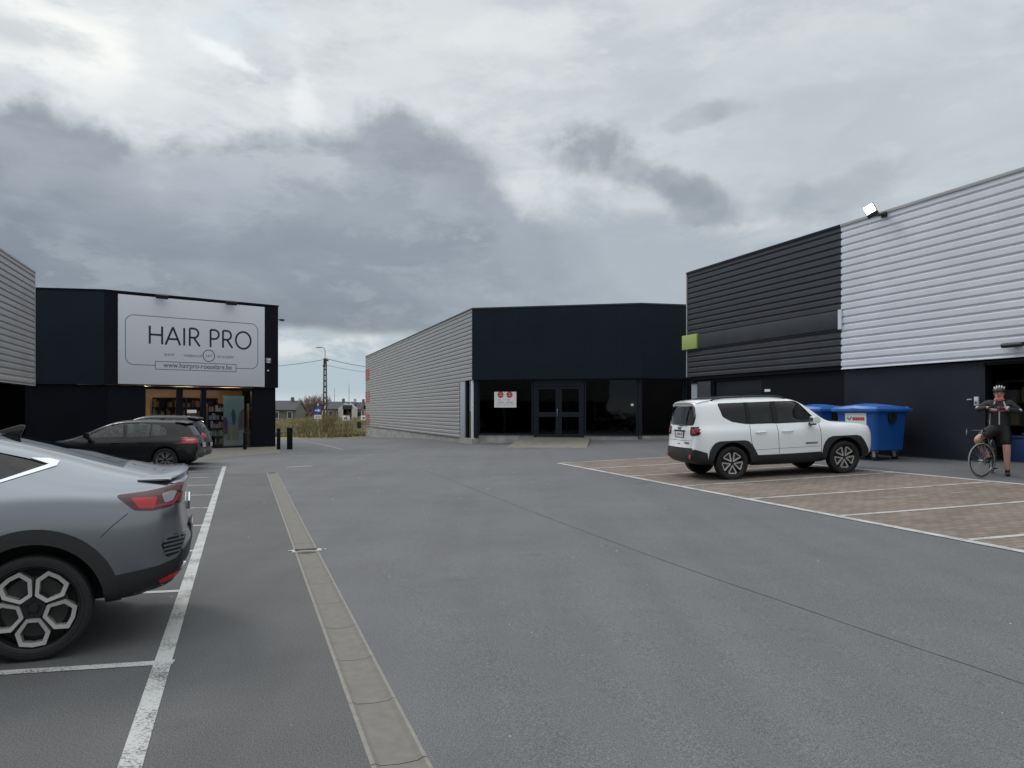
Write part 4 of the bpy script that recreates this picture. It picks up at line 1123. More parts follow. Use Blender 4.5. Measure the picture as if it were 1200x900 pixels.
def mirror(c, x, y, z, q, m_, w=.2):
    mb = MB(); mb.prism(rounded([(x-.02, z-.07), (x+.13, z-.06), (x+.15, z+.05), (x+.06, z+.09), (x-.02, z+.08)], .03), q*(y+.04), q*(y+.04+w), 'y')
    o = mb.build('door_mirror', m_, c.root, bevel=.02)
    MB().prism([(x+.01, z-.1), (x+.1, z-.1), (x+.09, z-.04), (x+.02, z-.04)], q*(y-.06), q*(y+.12), 'y').build('mirror_arm', 'plastic', o, bevel=.01)
    MB().box(x-.026, x-.021, min(q*(y+.06), q*(y+.02+w)), max(q*(y+.06), q*(y+.02+w)), z-.05, z+.065).build('mirror_glass', 'chrome', o)
def handle(c, x, z, q, m_, l=.2):
    h, n_, d = c.hit((x, z), 'y', q); y = h.y
    o = MB().tube([(x-l/2, y+q*.004, z), (x-l/2+.03, y+q*.032, z), (x+l/2-.03, y+q*.034, z+.004), (x+l/2, y+q*.004, z+.004)], [.012, .015, .015, .012], 8).build('door_handle', m_, c.root, smooth=True)
    return o
def carpaint(name, col, metal=.0, rough=.35, coat=1.0):
    m, t, b = newmat(name); b.inputs['Base Color'].default_value = (*col, 1); b.inputs['Metallic'].default_value = metal
    b.inputs['Roughness'].default_value = rough; b.inputs['Coat Weight'].default_value = coat; b.inputs['Coat Roughness'].default_value = .05
    tc = t.nodes.new('ShaderNodeTexCoord'); n = t.nodes.new('ShaderNodeTexNoise'); n.inputs['Scale'].default_value = 3; n.inputs['Detail'].default_value = 6
    L(t, tc, 'Object', n, 'Vector')
    r = t.nodes.new('ShaderNodeMapRange'); r.inputs['From Min'].default_value = .35; r.inputs['From Max'].default_value = .75; r.inputs['To Min'].default_value = .04; r.inputs['To Max'].default_value = .16
    L(t, n, 'Fac', r, 'Value'); L(t, r, 0, b, 'Coat Roughness')
    return m
def plate(c, x, z, w, h, chars, q=-1, tilt=0):
    o = MB().box(-w/2-.012, w/2+.012, -.004, .012, -.012, h+.012).build('number_plate', 'plastic', c.root, bevel=.003)
    o.location = (x, 0, z); o.rotation_euler = (R(tilt), 0, R(-90))
    b = MB().box(-w/2, w/2, -.008, -.0045, 0, h).build('plate_face', 'platewhite', o)
    MB().box(-w/2, -w/2+.04, -.0095, -.0082, 0, h).build('plate_band', mat('plate_blue', (.02, .06, .3), .5), o)
    text_mesh('plate_lettering', chars, h*.95, M['redink'], o, Matrix.Translation((.02, -.0085, h*.17)), depth=.0006, squash=.8)
    return o
def ground_pose(x, y, rz, wb, tr=1.5):
    """height and tilt of a car standing on the sloping ground; x forward"""
    f = Vector((math.cos(rz), math.sin(rz))); l = Vector((-f.y, f.x))
    g = lambda a, b: G(x+f.x*a+l.x*b, y+f.y*a+l.y*b)
    zr, zf = g(0, 0), g(wb, 0); pitch = math.atan2(zf-zr, wb); roll = math.atan2(g(wb/2, tr/2)-g(wb/2, -tr/2), tr)
    return zr, (roll, -pitch, rz)

# st: (x, z_top, z_belt, y_roof, y_belt, y_max, z_bottom, roof_drop, slant)
# --- grey coupe SUV in the foreground (nose to the left)
AR = dict(hw=.91, sub=3, rb=.045, fb=.12,
  st=[(-.83, 1.18, 1.08, .665, .72, .775, .40, .03, -.05), (-.69, 1.205, 1.09, .675, .775, .85, .36, .035, -.03), (-.45, 1.265, 1.12, .64, .80, .895, .32, .05, 0), (-.1, 1.385, 1.15, .60, .815, .91, .30, .075, 0),
      (.35, 1.505, 1.12, .595, .815, .90, .27, .085, 0), (.9, 1.575, 1.05, .60, .81, .895, .25, .085, 0), (1.45, 1.57, 1.01, .60, .80, .895, .25, .085, 0), (1.9, 1.48, .98, .60, .80, .895, .25, .08, 0),
      (2.3, 1.27, .97, .64, .80, .90, .26, .06, 0), (2.6, 1.08, .97, .70, .80, .905, .28, .04, 0), (3.0, 1.02, .93, .66, .78, .90, .3, .04, 0), (3.35, .93, .84, .60, .72, .83, .32, .04, 0)],
  rear=[(.35, -.77), (.50, -.87), (.60, -.925), (.68, -.935), (.74, -.90), (.90, -.875), (1.05, -.875), (1.13, -.90), (1.19, -.90)],
  front=[(.3, 3.42), (.5, 3.50), (.7, 3.5), (.95, 3.38)])
pg = carpaint('paint_grey', (.20, .215, .24), .85, .24)
arx, ary, _ = pix(38, 776)
CC = R(22); c2 = math.cos(CC); s2 = math.sin(CC)
# pix gives the outer face of the tyre; the axle centre line lies half a car width behind it
hwp = .89
cx, cy = arx-s2*hwp*1, ary+c2*hwp
zr, rot = ground_pose(cx, cy, CC+math.pi, 2.72)
ar = Car('parked_car', 'metallic grey coupe-like car cut off by the left edge, nearest of the parked cars', 'car', pg, AR, (cx, cy, zr), 0, 'parked cars'); ar.root.rotation_euler = rot
AW = .347
side1 = [(.17-.34, 1.285), (-.02, 1.235+.01), (.35, 1.145), (.95, 1.075), (.95, 1.445), (.55, 1.425), (.20, 1.375)]
side1 = [(-.06, 1.285), (.2, 1.195), (.55, 1.125), (.55, 1.425), (.28, 1.38), (.08, 1.33)]
side2 = [(.62, 1.105), (1.28, 1.06), (1.34, 1.47), (.95, 1.475), (.62, 1.43)]
side3 = [(1.38, 1.055), (2.12, 1.03), (2.22, 1.05), (1.85, 1.38), (1.43, 1.465)]
cab = [(.03, .95), (2.1, .85), (2.2, 1.0), (1.75, 1.42), (1.3, 1.5), (.7, 1.5), (.25, 1.38), (.03, 1.27)]
rw = ([(-.56, 1.235), (.56, 1.235), (.50, 1.46), (-.50, 1.46)], -1.2, .5)
fw = ([(-.62, 1.06), (.62, 1.06), (.50, 1.46), (-.50, 1.46)], 1.6, 3.2)
rwp = [(-.50, -.47), (-.50, .47), (.32, .42), (.32, -.42)]
ar.cut(MB().prism([(x, y) for x, y in rwp], 1.18, 2.0, 'z'))
finish_car(ar, .53, [(side1, 'privacy'), (side2, 'privacy'), (side3, 'carglass')], None, cab, None, fw, (0, 2.72), AW, .215, 'hex', arch=.07)
ar.patch('rear_window', [(x*1.01, y*1.01) for x, y in rwp], 'z', 1, -.004, 'privacy', thick=0, res=.08)
for q in (-1, 1):
    # chrome trim below the side glass, thick at its rear tip
    ar.patch('window_trim', [(-.115, 1.302), (-.10, 1.272), (.2, 1.177), (.6, 1.103), (1.3, 1.04), (2.15, 1.01), (2.15, 1.03), (1.3, 1.058), (.6, 1.119), (.2, 1.195), (-.055, 1.285), (.06, 1.328), (-.05, 1.322)], 'y', q, .006, 'chrome', res=.06)
    # wheel arch cladding
    for x in (0, 2.72): ar.patch('arch_cladding', annulus(x, AW+.01, .417, .515, -12, 195, 40), 'y', q, .012, 'plastic', thick=.03, res=.07)
    ar.patch('sill_cladding', [(.44, .26), (2.28, .26), (2.22, .46), (.50, .46)], 'y', q, .012, 'plastic', thick=.02, res=.1)
    # lower bumper wrap
    ar.patch('bumper_lower', [(-.48, .30), (-.80, .34), (-.91, .44), (-.96, .70), (-.92, .665), (-.86, .60), (-.75, .565), (-.485, .53)], 'y', q, .006, 'plastic', thick=.02, res=.04)
    # fuel/bumper seams
    ar.line([(-.40, .80), (-.47, .87), (-.56, .945)], 'y', q, .005, m='gap')
    ar.line([(-.66, 1.15), (-.80, 1.13), (-.88, 1.125)], 'y', q, .006, m='gap')
    ar.line([(.52, 1.10), (.50, .95), (.40, .82), (.47, .62), (.55, .45)], 'y', q, .006, m='gap')
    ar.line([(1.36, 1.03), (1.37, .9), (1.40, .45)], 'y', q, .006, m='gap')
    ar.line([(2.30, 1.0), (2.27, .8), (2.35, .7), (2.2, .45)], 'y', q, .006, m='gap')
    handle(ar, .70, .96, q, pg); handle(ar, 1.6, .93, q, pg)
    mirror(ar, 2.0, .86, 1.02, q, pg)
    # tail light: outline, bright field, clear field
    tl = ar.patch('taillight', rounded([(-.485, 1.068), (-.60, .962), (-.72, .952), (-.84, .975), (-.885, 1.06), (-.90, 1.13), (-.86, 1.13), (-.79, 1.105), (-.68, 1.085)], .02), 'y', q, .010, 'taildark', thick=.02, res=.03)
    ar.patch('red_lens', rounded([(-.575, 1.045), (-.625, .975), (-.72, .968), (-.74, 1.045)], .012), 'y', q, .013, 'tailbright', thick=.008, parent=tl, res=.03)
    ar.patch('clear_lens', rounded([(-.765, 1.062), (-.785, 1.0), (-.835, 1.012), (-.86, 1.075), (-.83, 1.08)], .012), 'y', q, .013, 'lensclear', thick=.008, parent=tl, res=.03)
    ar.patch('light_bar', [(-.72, .975), (-.84, .99), (-.88, 1.055), (-.872, 1.06), (-.83, 1.0), (-.72, .987)], 'y', q, .014, 'tail', thick=.008, parent=tl, res=.03)
    # rear face half of the light
    ar.patch('taillight', rounded([(q*.76, .98), (q*.60, 1.0), (q*.58, 1.06), (q*.74, 1.09)], .01), 'x', -1, .010, 'taildark', thick=.02, res=.04)
    # louvred vent at the bumper corner
    vt = ar.patch('bumper_vent', rounded([(-.765, .715), (-.80, .615), (-.88, .635), (-.925, .745), (-.86, .78)], .015), 'y', q, .003, 'gap', thick=.01, res=.03)
    for k in range(5):
        z = .64+k*.028; ar.patch('vent_slat', [(-.78, z), (-.885-.008*k, z+.012), (-.885-.008*k, z+.024), (-.78, z+.012)], 'y', q, .011, pg, thick=.012, parent=vt, res=.03)
    ar.patch('reflector', rounded([(-.745, .455), (-.76, .435), (-.87, .468), (-.885, .50), (-.82, .485)], .008), 'y', q, .012, 'tailbright', thick=.01, res=.03)
    ar.patch('exhaust_trim', rounded([(q*.30, .47), (q*.66, .50), (q*.66, .56), (q*.30, .53)], .012), 'x', -1, .02, 'chrome', thick=.02, res=.05)
    ar.patch('headlight', rounded([(q*.80, .78), (q*.45, .74), (q*.45, .82), (q*.78, .88)], .02), 'x', 1, .006, 'lensclear', res=.04)
ar.patch('bumper_lower', [(-.74, .42), (.74, .42), (.72, .66), (.5, .57), (-.5, .57), (-.72, .66)], 'x', -1, .006, 'plastic', thick=.02, res=.06)
ar.patch('grille', rounded([(-.42, .5), (.42, .5), (.42, .72), (-.42, .72)], .04), 'x', 1, .004, 'plasticgloss', res=.08)
# lip spoiler
mb = MB(); prof = [(-.70, 1.205), (-.82, 1.205), (-.915, 1.208), (-.935, 1.198), (-.925, 1.182), (-.85, 1.165), (-.70, 1.175)]
ys_ = [-.72, -.69, -.60, -.45, -.25, 0, .25, .45, .60, .69, .72]; vs = []
for y in ys_:
    k = (abs(y)/.72)**3; 
    for x, z in prof: vs.append((x*(1-.10*k)+.02*k, y, z-.03*k if abs(y) < .71 else lerp(z, 1.19, .7)-.03))
n = len(prof); mb.add(vs, [(i*n+j, i*n+(j+1) % n, (i+1)*n+(j+1) % n, (i+1)*n+j) for i in range(len(ys_)-1) for j in range(n)])
mb.add([vs[i] for i in range(n)], [tuple(range(n))]); mb.add(vs[-n:], [tuple(reversed(range(n)))])
mb.build('spoiler', pg, ar.root, smooth=True, angle=50)
pl = plate(ar, -.955, .66, .46, .11, '1 KAR 6', tilt=0); bpy.data.objects.remove([o for o in pl.children if o.name.startswith('plate_lettering')][0])
mb = MB()
for k, (y, w_) in enumerate(((-.1, .05), (-.03, .06), (.06, .05), (.14, .04))): mb.box(y-w_/2, y+w_/2, -.0092, -.0083, .03, .08)
mb.build('plate_characters', 'redink', pl)
# badge bars on the boot lid
MB().prism([(0, .86), (.045, .93), (0, 1.0), (-.045, .93)], -.945, -.925, 'x').build('badge', 'chrome', ar.root, bevel=.006)
# shark fin and roof edge strip
h, n_, _ = ar.hit((.30, 0), 'z', 1)
MB().prism([(.42, h.z+.01), (.24, h.z-.03), (.20, h.z+.065), (.235, h.z+.068)], -.02, .02, 'y').build('roof_antenna', 'plasticgloss', ar.root, bevel=.008)

# --- white boxy SUV
RN = dict(dark=.40, hw=.90, sub=3, rb=.06, fb=.06,
  st=[(-.70, 1.60, 1.10, .56, .70, .79, .36, .05, -.02), (-.60, 1.635, 1.10, .60, .77, .875, .34, .06, -.01), (-.35, 1.655, 1.09, .62, .80, .90, .32, .07, 0), (.3, 1.665, 1.08, .62, .80, .885, .28, .07, 0),
      (.9, 1.665, 1.07, .62, .80, .885, .27, .07, 0), (1.35, 1.655, 1.06, .62, .80, .885, .27, .07, 0), (1.68, 1.60, 1.05, .60, .80, .885, .27, .08, 0), (1.95, 1.42, 1.05, .62, .80, .885, .28, .07, 0),
      (2.18, 1.20, 1.06, .68, .80, .89, .29, .05, 0), (2.38, 1.10, 1.03, .70, .80, .895, .30, .035, 0), (2.9, 1.075, 1.01, .72, .80, .90, .31, .035, 0), (3.2, 1.045, .98, .70, .80, .88, .33, .035, 0), (3.29, 1.02, .96, .69, .78, .85, .34, .03, 0)],
  rear=[(.33, -.66), (.42, -.78), (.52, -.82), (.64, -.80), (.68, -.765), (.85, -.755), (1.05, -.745), (1.12, -.725), (1.5, -.63), (1.6, -.60)],
  front=[(.3, 3.25), (.45, 3.34), (.6, 3.38), (.85, 3.38), (1.0, 3.35)])
pw = carpaint('paint_white', (.80, .82, .83), 0, .4)
# wheel contacts in the photo give position and heading
r0, r1 = Vector(pix(859.8, 562.4)[:2]), Vector(pix(990.7, 554.9)[:2])
hd = math.atan2(r1.y-r0.y, r1.x-r0.x); mid_ = (r0+r1)/2
f_ = Vector((math.cos(hd), math.sin(hd))); l_ = Vector((-f_.y, f_.x))
base = mid_-f_*1.285+l_*.88
zr, rot = ground_pose(base.x, base.y, hd, 2.57)
RN['st'] = [(x if x < 3 else x-.10, zt*1.025, zb*1.03, yr*1.03, yb, ym, z0, dr*.85, sl) for x, zt, zb, yr, yb, ym, z0, dr, sl in RN['st']]
RN['front'] = [(z, x-.10) for z, x in RN['front']]; RN['rear'] = [(z*(1.025 if z > 1 else 1), x+.02) for z, x in RN['rear']]
rn = Car('parked_car', 'white boxy off-road car with black lower cladding parked on the brick bays', 'car', pw, RN, (base.x, base.y, zr), 0, 'parked cars'); rn.root.rotation_euler = rot
RWH = .348
s1 = rounded([(-.19, 1.54), (-.13, 1.31), (.06, 1.20), (.36, 1.145), (.42, 1.145), (.42, 1.60), (-.19, 1.60)], .03, 2)
s2_ = rounded([(.46, 1.14), (1.00, 1.135), (1.02, 1.60), (.46, 1.60)], .03, 2)
s3 = rounded([(1.08, 1.13), (1.98, 1.13), (2.0, 1.17), (1.68, 1.55), (1.57, 1.595), (1.10, 1.60)], .03, 2)
cab = [(-.48, 1.0), (1.9, .85), (2.02, 1.02), (1.65, 1.5), (1.4, 1.59), (-.35, 1.59), (-.5, 1.47)]
rwn = (rounded([(-.62, 1.15), (.62, 1.15), (.67, 1.32), (.60, 1.56), (-.60, 1.56), (-.67, 1.32)], .06), -1.2, -.3)
fwn = ([(-.62, 1.12), (.62, 1.12), (.52, 1.53), (-.52, 1.53)], 1.5, 2.8)
finish_car(rn, .56, [(s1, 'privacy'), (s2_, 'privacy'), (s3, 'carglass')], None, cab, rwn, fwn, (0, 2.57), RWH, .21, 'petal', arch=.075, glassmat_rear=glassmat('car_glass_rear', (.10, .12, .12), .05, .95))
for q in (-1, 1):
    rn.patch('pillar_trim', [(.40, 1.145), (.48, 1.14), (.48, 1.60), (.40, 1.60)], 'y', q, .004, 'gap', thick=.006)
    rn.patch('pillar_trim', [(.98, 1.135), (1.10, 1.13), (1.12, 1.60), (1.0, 1.60)], 'y', q, .004, 'gap', thick=.006)
    for x in (0, 2.57):
        rn.patch('arch_cladding', [(x-.53, .36), (x-.525, .50), (x-.50, .62), (x-.45, .71), (x-.38, .78), (x-.28, .815), (x+.28, .815), (x+.37, .79), (x+.44, .72), (x+.50, .62), (x+.56, .50), (x+.60, .36), (x+.42, .36)]+[(x+.425*math.cos(R(a)), RWH+.01+.425*math.sin(R(a))) for a in range(4, 180, 8)]+[(x-.424, .36)], 'y', q, .014, 'plastic', thick=.03, res=.06)
    rn.patch('sill_cladding', [(.48, .28), (2.1, .28), (2.02, .50), (1.3, .49), (.54, .49)], 'y', q, .014, 'plastic', thick=.02, res=.1)
    rn.patch('bumper_rear', [(-.52, .33), (-.74, .33), (-.83, .45), (-.83, .62), (-.76, .66), (-.60, .60), (-.55, .585)], 'y', q, .010, 'plastic', thick=.02, res=.04)
    rn.line([(.44, 1.12), (.42, .95), (.44, .75), (.52, .5)], 'y', q, .010, m='gap')
    rn.line([(1.05, 1.10), (1.05, .5)], 'y', q, .010, m='gap')
    rn.line([(2.02, 1.08), (2.03, .85), (2.02, .5)], 'y', q, .010, m='gap')
    rn.line([(.44, .60), (1.2, .61), (2.0, .62)], 'y', q, .006, m='gap')
    handle(rn, .66, .965, q, pw, .24); handle(rn, 1.27, .965, q, pw, .24)
    mirror(rn, 1.77, .86, 1.17, q, pw, .17)
    tl = rn.patch('taillight', rounded([(q*.53, .955), (q*.60, .94), (q*.80, .955), (q*.805, 1.125), (q*.53, 1.125)], .03), 'x', -1, .012, 'plasticgloss', thick=.03, res=.03, maxd=.63)
    rn.patch('red_lens', rounded([(q*.57, .975), (q*.64, .965), (q*.75, .97), (q*.77, 1.04), (q*.75, 1.10), (q*.57, 1.10)], .02), 'x', -1, .015, 'tail', thick=.01, parent=tl, res=.03)
    # the lamp's X of clear plastic
    for a, b in (((.60, .985), (.72, 1.085)), ((.60, 1.085), (.72, .985))):
        rn.line([(q*a[0], a[1]), (q*b[0], b[1])], 'x', -1, .022, off=.018, m='lensclear', name='lamp_cross', parent=tl)
    h, n_, _ = rn.hit((q*.60, .50), 'x', -1)
    MB().lathe([(.001, -.02), (.05, -.02), (.052, 0)], 'x', 20, c=(h.x-.012, q*.60, .50)).build('reflector', 'tail', rn.root, smooth=True)
    # roof rail
    pts = [(-.32, q*.56, 1.65), (-.24, q*.56, 1.69), (-.05, q*.565, 1.715), (.6, q*.565, 1.728), (1.1, q*.56, 1.715), (1.32, q*.555, 1.68), (1.40, q*.55, 1.63)]
    MB().tube(pts, [.016, .02, .018, .018, .018, .02, .016], 8).build('roof_rail', 'plastic', rn.root, smooth=True)
    rn.patch('headlight', [(q*.52+.11*math.cos(a), .86+.11*math.sin(a)) for a in [2*math.pi*i/20 for i in range(20)]], 'x', 1, .01, 'lensclear', res=.04)
# spoiler above the rear glass
mb = MB(); prof = [(-.46, 1.693), (-.60, 1.682), (-.715, 1.655), (-.72, 1.638), (-.66, 1.62), (-.46, 1.64)]; ys_ = [-.60, -.57, -.5, -.3, 0, .3, .5, .57, .60]; vs = []
for y in ys_:
    k = (abs(y)/.60)**4
    for x, z in prof: vs.append((x+.10*k, y, z-.025*k))
n = len(prof); mb.add(vs, [(i*n+j, i*n+(j+1) % n, (i+1)*n+(j+1) % n, (i+1)*n+j) for i in range(len(ys_)-1) for j in range(n)]); mb.add(vs[:n], [tuple(range(n))]); mb.add(vs[-n:], [tuple(reversed(range(n)))])
mb.build('spoiler', pw, rn.root, smooth=True, angle=50)
rn.patch('bumper_rear', rounded([(-.78, .33), (.78, .33), (.78, .60), (.62, .655), (-.62, .655), (-.78, .60)], .03), 'x', -1, .012, 'plastic', thick=.03, res=.06)
rn.line([(-.66, .665), (.66, .665)], 'x', -1, .03, off=.004, m='gap')
rn.line([(-.60, .68), (-.58, .80), (-.62, .90)], 'x', -1, .008, m='gap'); rn.line([(.60, .68), (.58, .80), (.62, .90)], 'x', -1, .008, m='gap')
rn.line([(-.56, .83), (.56, .83)], 'x', -1, .006, m='gap')
h, n_, _ = rn.hit((0, .98), 'x', -1)
plx = h.x-.012
pl = plate(rn, plx, .905, .44, .11, '1 VEG 48')
# characters too small to read in the photo: keep only their rhythm
bpy.data.objects.remove([o for o in pl.children if o.name.startswith('plate_lettering')][0])
mb = MB()
for y, w_ in ((-.145, .02), (-.07, .045), (-.01, .045), (.05, .045), (.125, .04), (.175, .035)): mb.box(y-w_/2, y+w_/2, -.0092, -.0083, .03, .085)
mb.build('plate_characters', mat('plate_mauve', (.3, .1, .14), .6), pl)
rn.line([(-.30, 1.035), (.30, 1.035)], 'x', -1, .03, off=.014, m='gap', name='plate_light_bar')
T0 = lambda y, z, x: Matrix.Translation((x, y, z)) @ Matrix.Rotation(R(-90), 4, 'Z')
text_mesh('badge', 'Jeep', .11, M['inkgrey'], rn.root, T0(0.02, 1.06, rn.hit((0, 1.08), 'x', -1)[0].x-.004), depth=.003)
text_mesh('badge', 'RENEGADE', .05, M['inkgrey'], rn.root, T0(-.38, .765, rn.hit((-.38, .78), 'x', -1)[0].x-.006), depth=.003)
yb_ = rn.hit((1.75, .70), 'y', -1)[0].y
text_mesh('badge', 'RENEGADE', .055, M['ink'], rn.root, Matrix.Translation((1.80, yb_-.004, .675)), depth=.003, offset=.001)
rn.patch('boot_lock', rounded([(-.05, .745), (.05, .745), (.05, .765), (-.05, .765)], .005), 'x', -1, .003, 'gap')
hh_ = rn.hit((0, 1.17), 'x', -1)[0]
MB().tube([(hh_.x-.03, 0, 1.15), (hh_.x-.02, -.12, 1.165), (hh_.x-.02, -.38, 1.175)], [.02, .012, .008], 6).build('rear_wiper', 'plastic', rn.root)
rn.patch('grille', rounded([(-.4, .78), (.4, .78), (.4, .94), (-.4, .94)], .03), 'x', 1, .008, 'plasticgloss', res=.06)
rn.patch('bumper_front', rounded([(-.78, .33), (.78, .33), (.78, .55), (-.78, .55)], .03), 'x', 1, .012, 'plastic', thick=.03, res=.06)
# mud flaps
for x in (.02,):
    pass

# --- black hatchback and dark car behind it
def hatch(spec_scale, label, paint, loc_px, depth_side, rz, zs=1.0, ys=1.0):
    st = [(-.74, 1.30, .93, .52, .68, .77, .34, .04, .33), (-.60, 1.355, .93, .545, .75, .855, .30, .05, .26), (-.28, 1.395, .92, .565, .79, .885, .27, .06, .06), (.3, 1.415, .91, .575, .80, .875, .25, .07, 0),
          (.85, 1.42, .89, .575, .80, .875, .24, .07, 0), (1.27, 1.40, .88, .57, .79, .875, .24, .07, 0), (1.6, 1.31, .88, .57, .79, .875, .24, .07, 0), (1.98, 1.12, .88, .62, .79, .88, .25, .05, 0), (2.36, .925, .86, .67, .78, .885, .27, .03, 0),
          (2.85, .85, .80, .64, .76, .88, .28, .03, 0), (3.25, .76, .70, .56, .70, .80, .3, .03, 0)]
    sp_ = dict(hw=.885, sub=3, rb=.05, fb=.12, st=[(a, b*zs, c_*zs, d_, e_, f, g*1.0, h_, i_) for a, b, c_, d_, e_, f, g, h_, i_ in st],
      rear=[(.3, -.62), (.42, -.76), (.58*zs, -.82), (.68*zs, -.80), (.80*zs, -.755), (.95*zs, -.71), (1.28*zs, -.52), (1.35*zs, -.48)], front=[(.28, 3.3), (.5, 3.38), (.65, 3.36), (.8, 3.25)])
    return sp_
pbk = carpaint('paint_black', (.006, .0065, .009), 0, .35, .3); pbk.node_tree.nodes['Principled BSDF'].inputs['Specular IOR Level'].default_value = .2
pdk = carpaint('paint_darkgrey', (.010, .011, .014), 0, .35, .3); pdk.node_tree.nodes['Principled BSDF'].inputs['Specular IOR Level'].default_value = .2
def place_hatch(label, wheelpx, wheelpy, rz, paint, zs, tailshape=0):
    sp_ = hatch(1, label, paint, 0, 0, 0, zs)
    wx, wy, _ = pix(wheelpx, wheelpy); fx, fy = math.cos(rz), math.sin(rz); base = (wx+fy*.87, wy-fx*.87)
    zr, rot = ground_pose(base[0], base[1], rz, 2.66)
    c = Car('parked_car', label, 'car', paint, sp_, (base[0], base[1], zr), 0, 'parked cars'); c.root.rotation_euler = rot
    Z = zs
    a1 = rounded([(-.02, 1.0*Z), (.35, .965*Z), (.38, .965*Z), (.38, 1.305*Z), (.20, 1.30*Z), (-.02, 1.14*Z)], .03, 2)
    a2 = rounded([(.42, .96*Z), (1.00, .945*Z), (1.04, 1.33*Z), (.42, 1.31*Z)], .03, 2)
    a3 = rounded([(1.08, .945*Z), (1.96, .935*Z), (2.0, .95*Z), (1.50, 1.265*Z), (1.40, 1.31*Z), (1.12, 1.33*Z)], .03, 2)
    cab = [(-.3, .85*Z), (2.0, .75*Z), (2.1, .92*Z), (1.65, 1.25*Z), (1.3, 1.34*Z), (.1, 1.33*Z), (-.3, 1.25*Z)]
    rw_ = (rounded([(-.58, .98*Z), (.58, .98*Z), (.50, 1.29*Z), (-.50, 1.29*Z)], .05), -1.2, -.1)
    fw_ = ([(-.60, .97*Z), (.60, .97*Z), (.48, 1.30*Z), (-.48, 1.30*Z)], 1.5, 2.9)
    gl = glassmat('car_glass_light', (.62, .68, .70), .02, .9)
    finish_car(c, .51, [(a1, gl), (a2, gl), (a3, gl)], None, cab, rw_, fw_, (0, 2.69), .315*(1+.08*(Z-1)/.08 if Z > 1 else 1), .2, 'silver', arch=.05, glassmat_rear='carglass', seatz=.42)
    for q in (-1, 1):
        for pts in ([(.40, .97*Z), (.38, .8), (.46, .62), (.52, .36)], [(1.06, .94*Z), (1.05, .36)], [(2.1, .93*Z), (2.08, .7), (2.1, .36)]): c.line(pts, 'y', q, .008, m='gap')
        c.line([(-.45, .80*Z), (.5, .79*Z), (1.3, .77*Z), (2.1, .75*Z)], 'y', q, .012, off=.006, m=paint, name='shoulder_crease')
        handle(c, .55, .80*Z, q, paint); handle(c, 1.25, .79*Z, q, paint)
        mirror(c, 1.86, .85, .99*Z, q, paint, .16)
        tl = c.patch('taillight', rounded([(-.47, .93*Z), (-.53, .80*Z), (-.62, .755*Z), (-.84, .76*Z), (-.84, .93*Z), (-.60, .95*Z)], .02), 'y', q, .010, 'tailbright', thick=.02, res=.03, maxd=.72)
        c.patch('lamp_band', [(-.56, .84*Z), (-.80, .845*Z), (-.80, .865*Z), (-.56, .865*Z)], 'y', q, .013, 'lensclear', thick=.006, parent=tl, res=.03)
        c.patch('taillight', rounded([(q*.86, .765*Z), (q*.46, .78*Z), (q*.44, .90*Z), (q*.86, .93*Z)], .02), 'x', -1, .010, 'tailbright', thick=.02, res=.03)
        c.patch('sill', [(.4, .25), (2.25, .25), (2.25, .32), (.4, .32)], 'y', q, .008, 'plastic', res=.1)
        c.patch('headlight', rounded([(q*.80, .60), (q*.45, .58), (q*.45, .67), (q*.78, .70)], .02), 'x', 1, .006, 'lensclear', res=.04)
        c.patch('rear_reflector', [(q*.72, .42), (q*.52, .41), (q*.52, .44), (q*.72, .45)], 'x', -1, .008, 'tail', res=.05)
        c.patch('roof_trim', [(-.35, q*.545), (1.45, q*.545), (1.45, q*.565), (-.35, q*.565)], 'z', 1, .006, 'plasticgloss', thick=.01, res=.1)
    plt = plate(c, c.hit((0, .72), 'x', -1)[0].x-.03, .64, .46, .11, ''); 
    for o in [o for o in plt.children if o.name.startswith('plate_lettering')]: bpy.data.objects.remove(o)
    mb = MB()
    for y, w_ in ((-.145, .02), (-.07, .045), (-.01, .045), (.05, .045), (.125, .04), (.175, .035)): mb.box(y-w_/2, y+w_/2, -.0092, -.0083, .03, .085)
    mb.build('plate_characters', 'redink', plt)
    c.patch('bumper_insert', [(-.6, .33), (.6, .33), (.6, .47), (-.6, .47)], 'x', -1, .006, 'plastic', res=.08)
    mb = MB(); prof = [(-.28, 1.385*Z), (-.52, 1.362*Z), (-.60, 1.342*Z), (-.59, 1.328*Z), (-.30, 1.345*Z)]; ys_ = [-.58, -.54, -.4, -.2, 0, .2, .4, .54, .58]; vs = []
    for y in ys_:
        k = (abs(y)/.58)**4
        for x, z in prof: vs.append((x+.08*k, y, z-.03*k))
    n = len(prof); mb.add(vs, [(i*n+j, i*n+(j+1) % n, (i+1)*n+(j+1) % n, (i+1)*n+j) for i in range(len(ys_)-1) for j in range(n)]); mb.add(vs[:n], [tuple(range(n))]); mb.add(vs[-n:], [tuple(reversed(range(n)))])
    mb.build('spoiler', paint, c.root, smooth=True, angle=50)
    h = c.hit((.25, 0), 'z', 1)[0]
    MB().prism([(.36, h.z+.0), (.2, h.z-.02), (.18, h.z+.05), (.21, h.z+.053)], -.015, .015, 'y').build('roof_antenna', 'plasticgloss', c.root, bevel=.006)
    return c
place_hatch('black hatchback parked behind the grey car with its red tail lights to the right', 193, 552.5, CA+math.pi, pbk, 1.0)
hc2 = place_hatch('dark car mostly hidden behind the black hatchback near the hair shop', 209, 546, CA+math.pi, pdk, 1.2); hc2.root.scale = (.9, .9, .9)
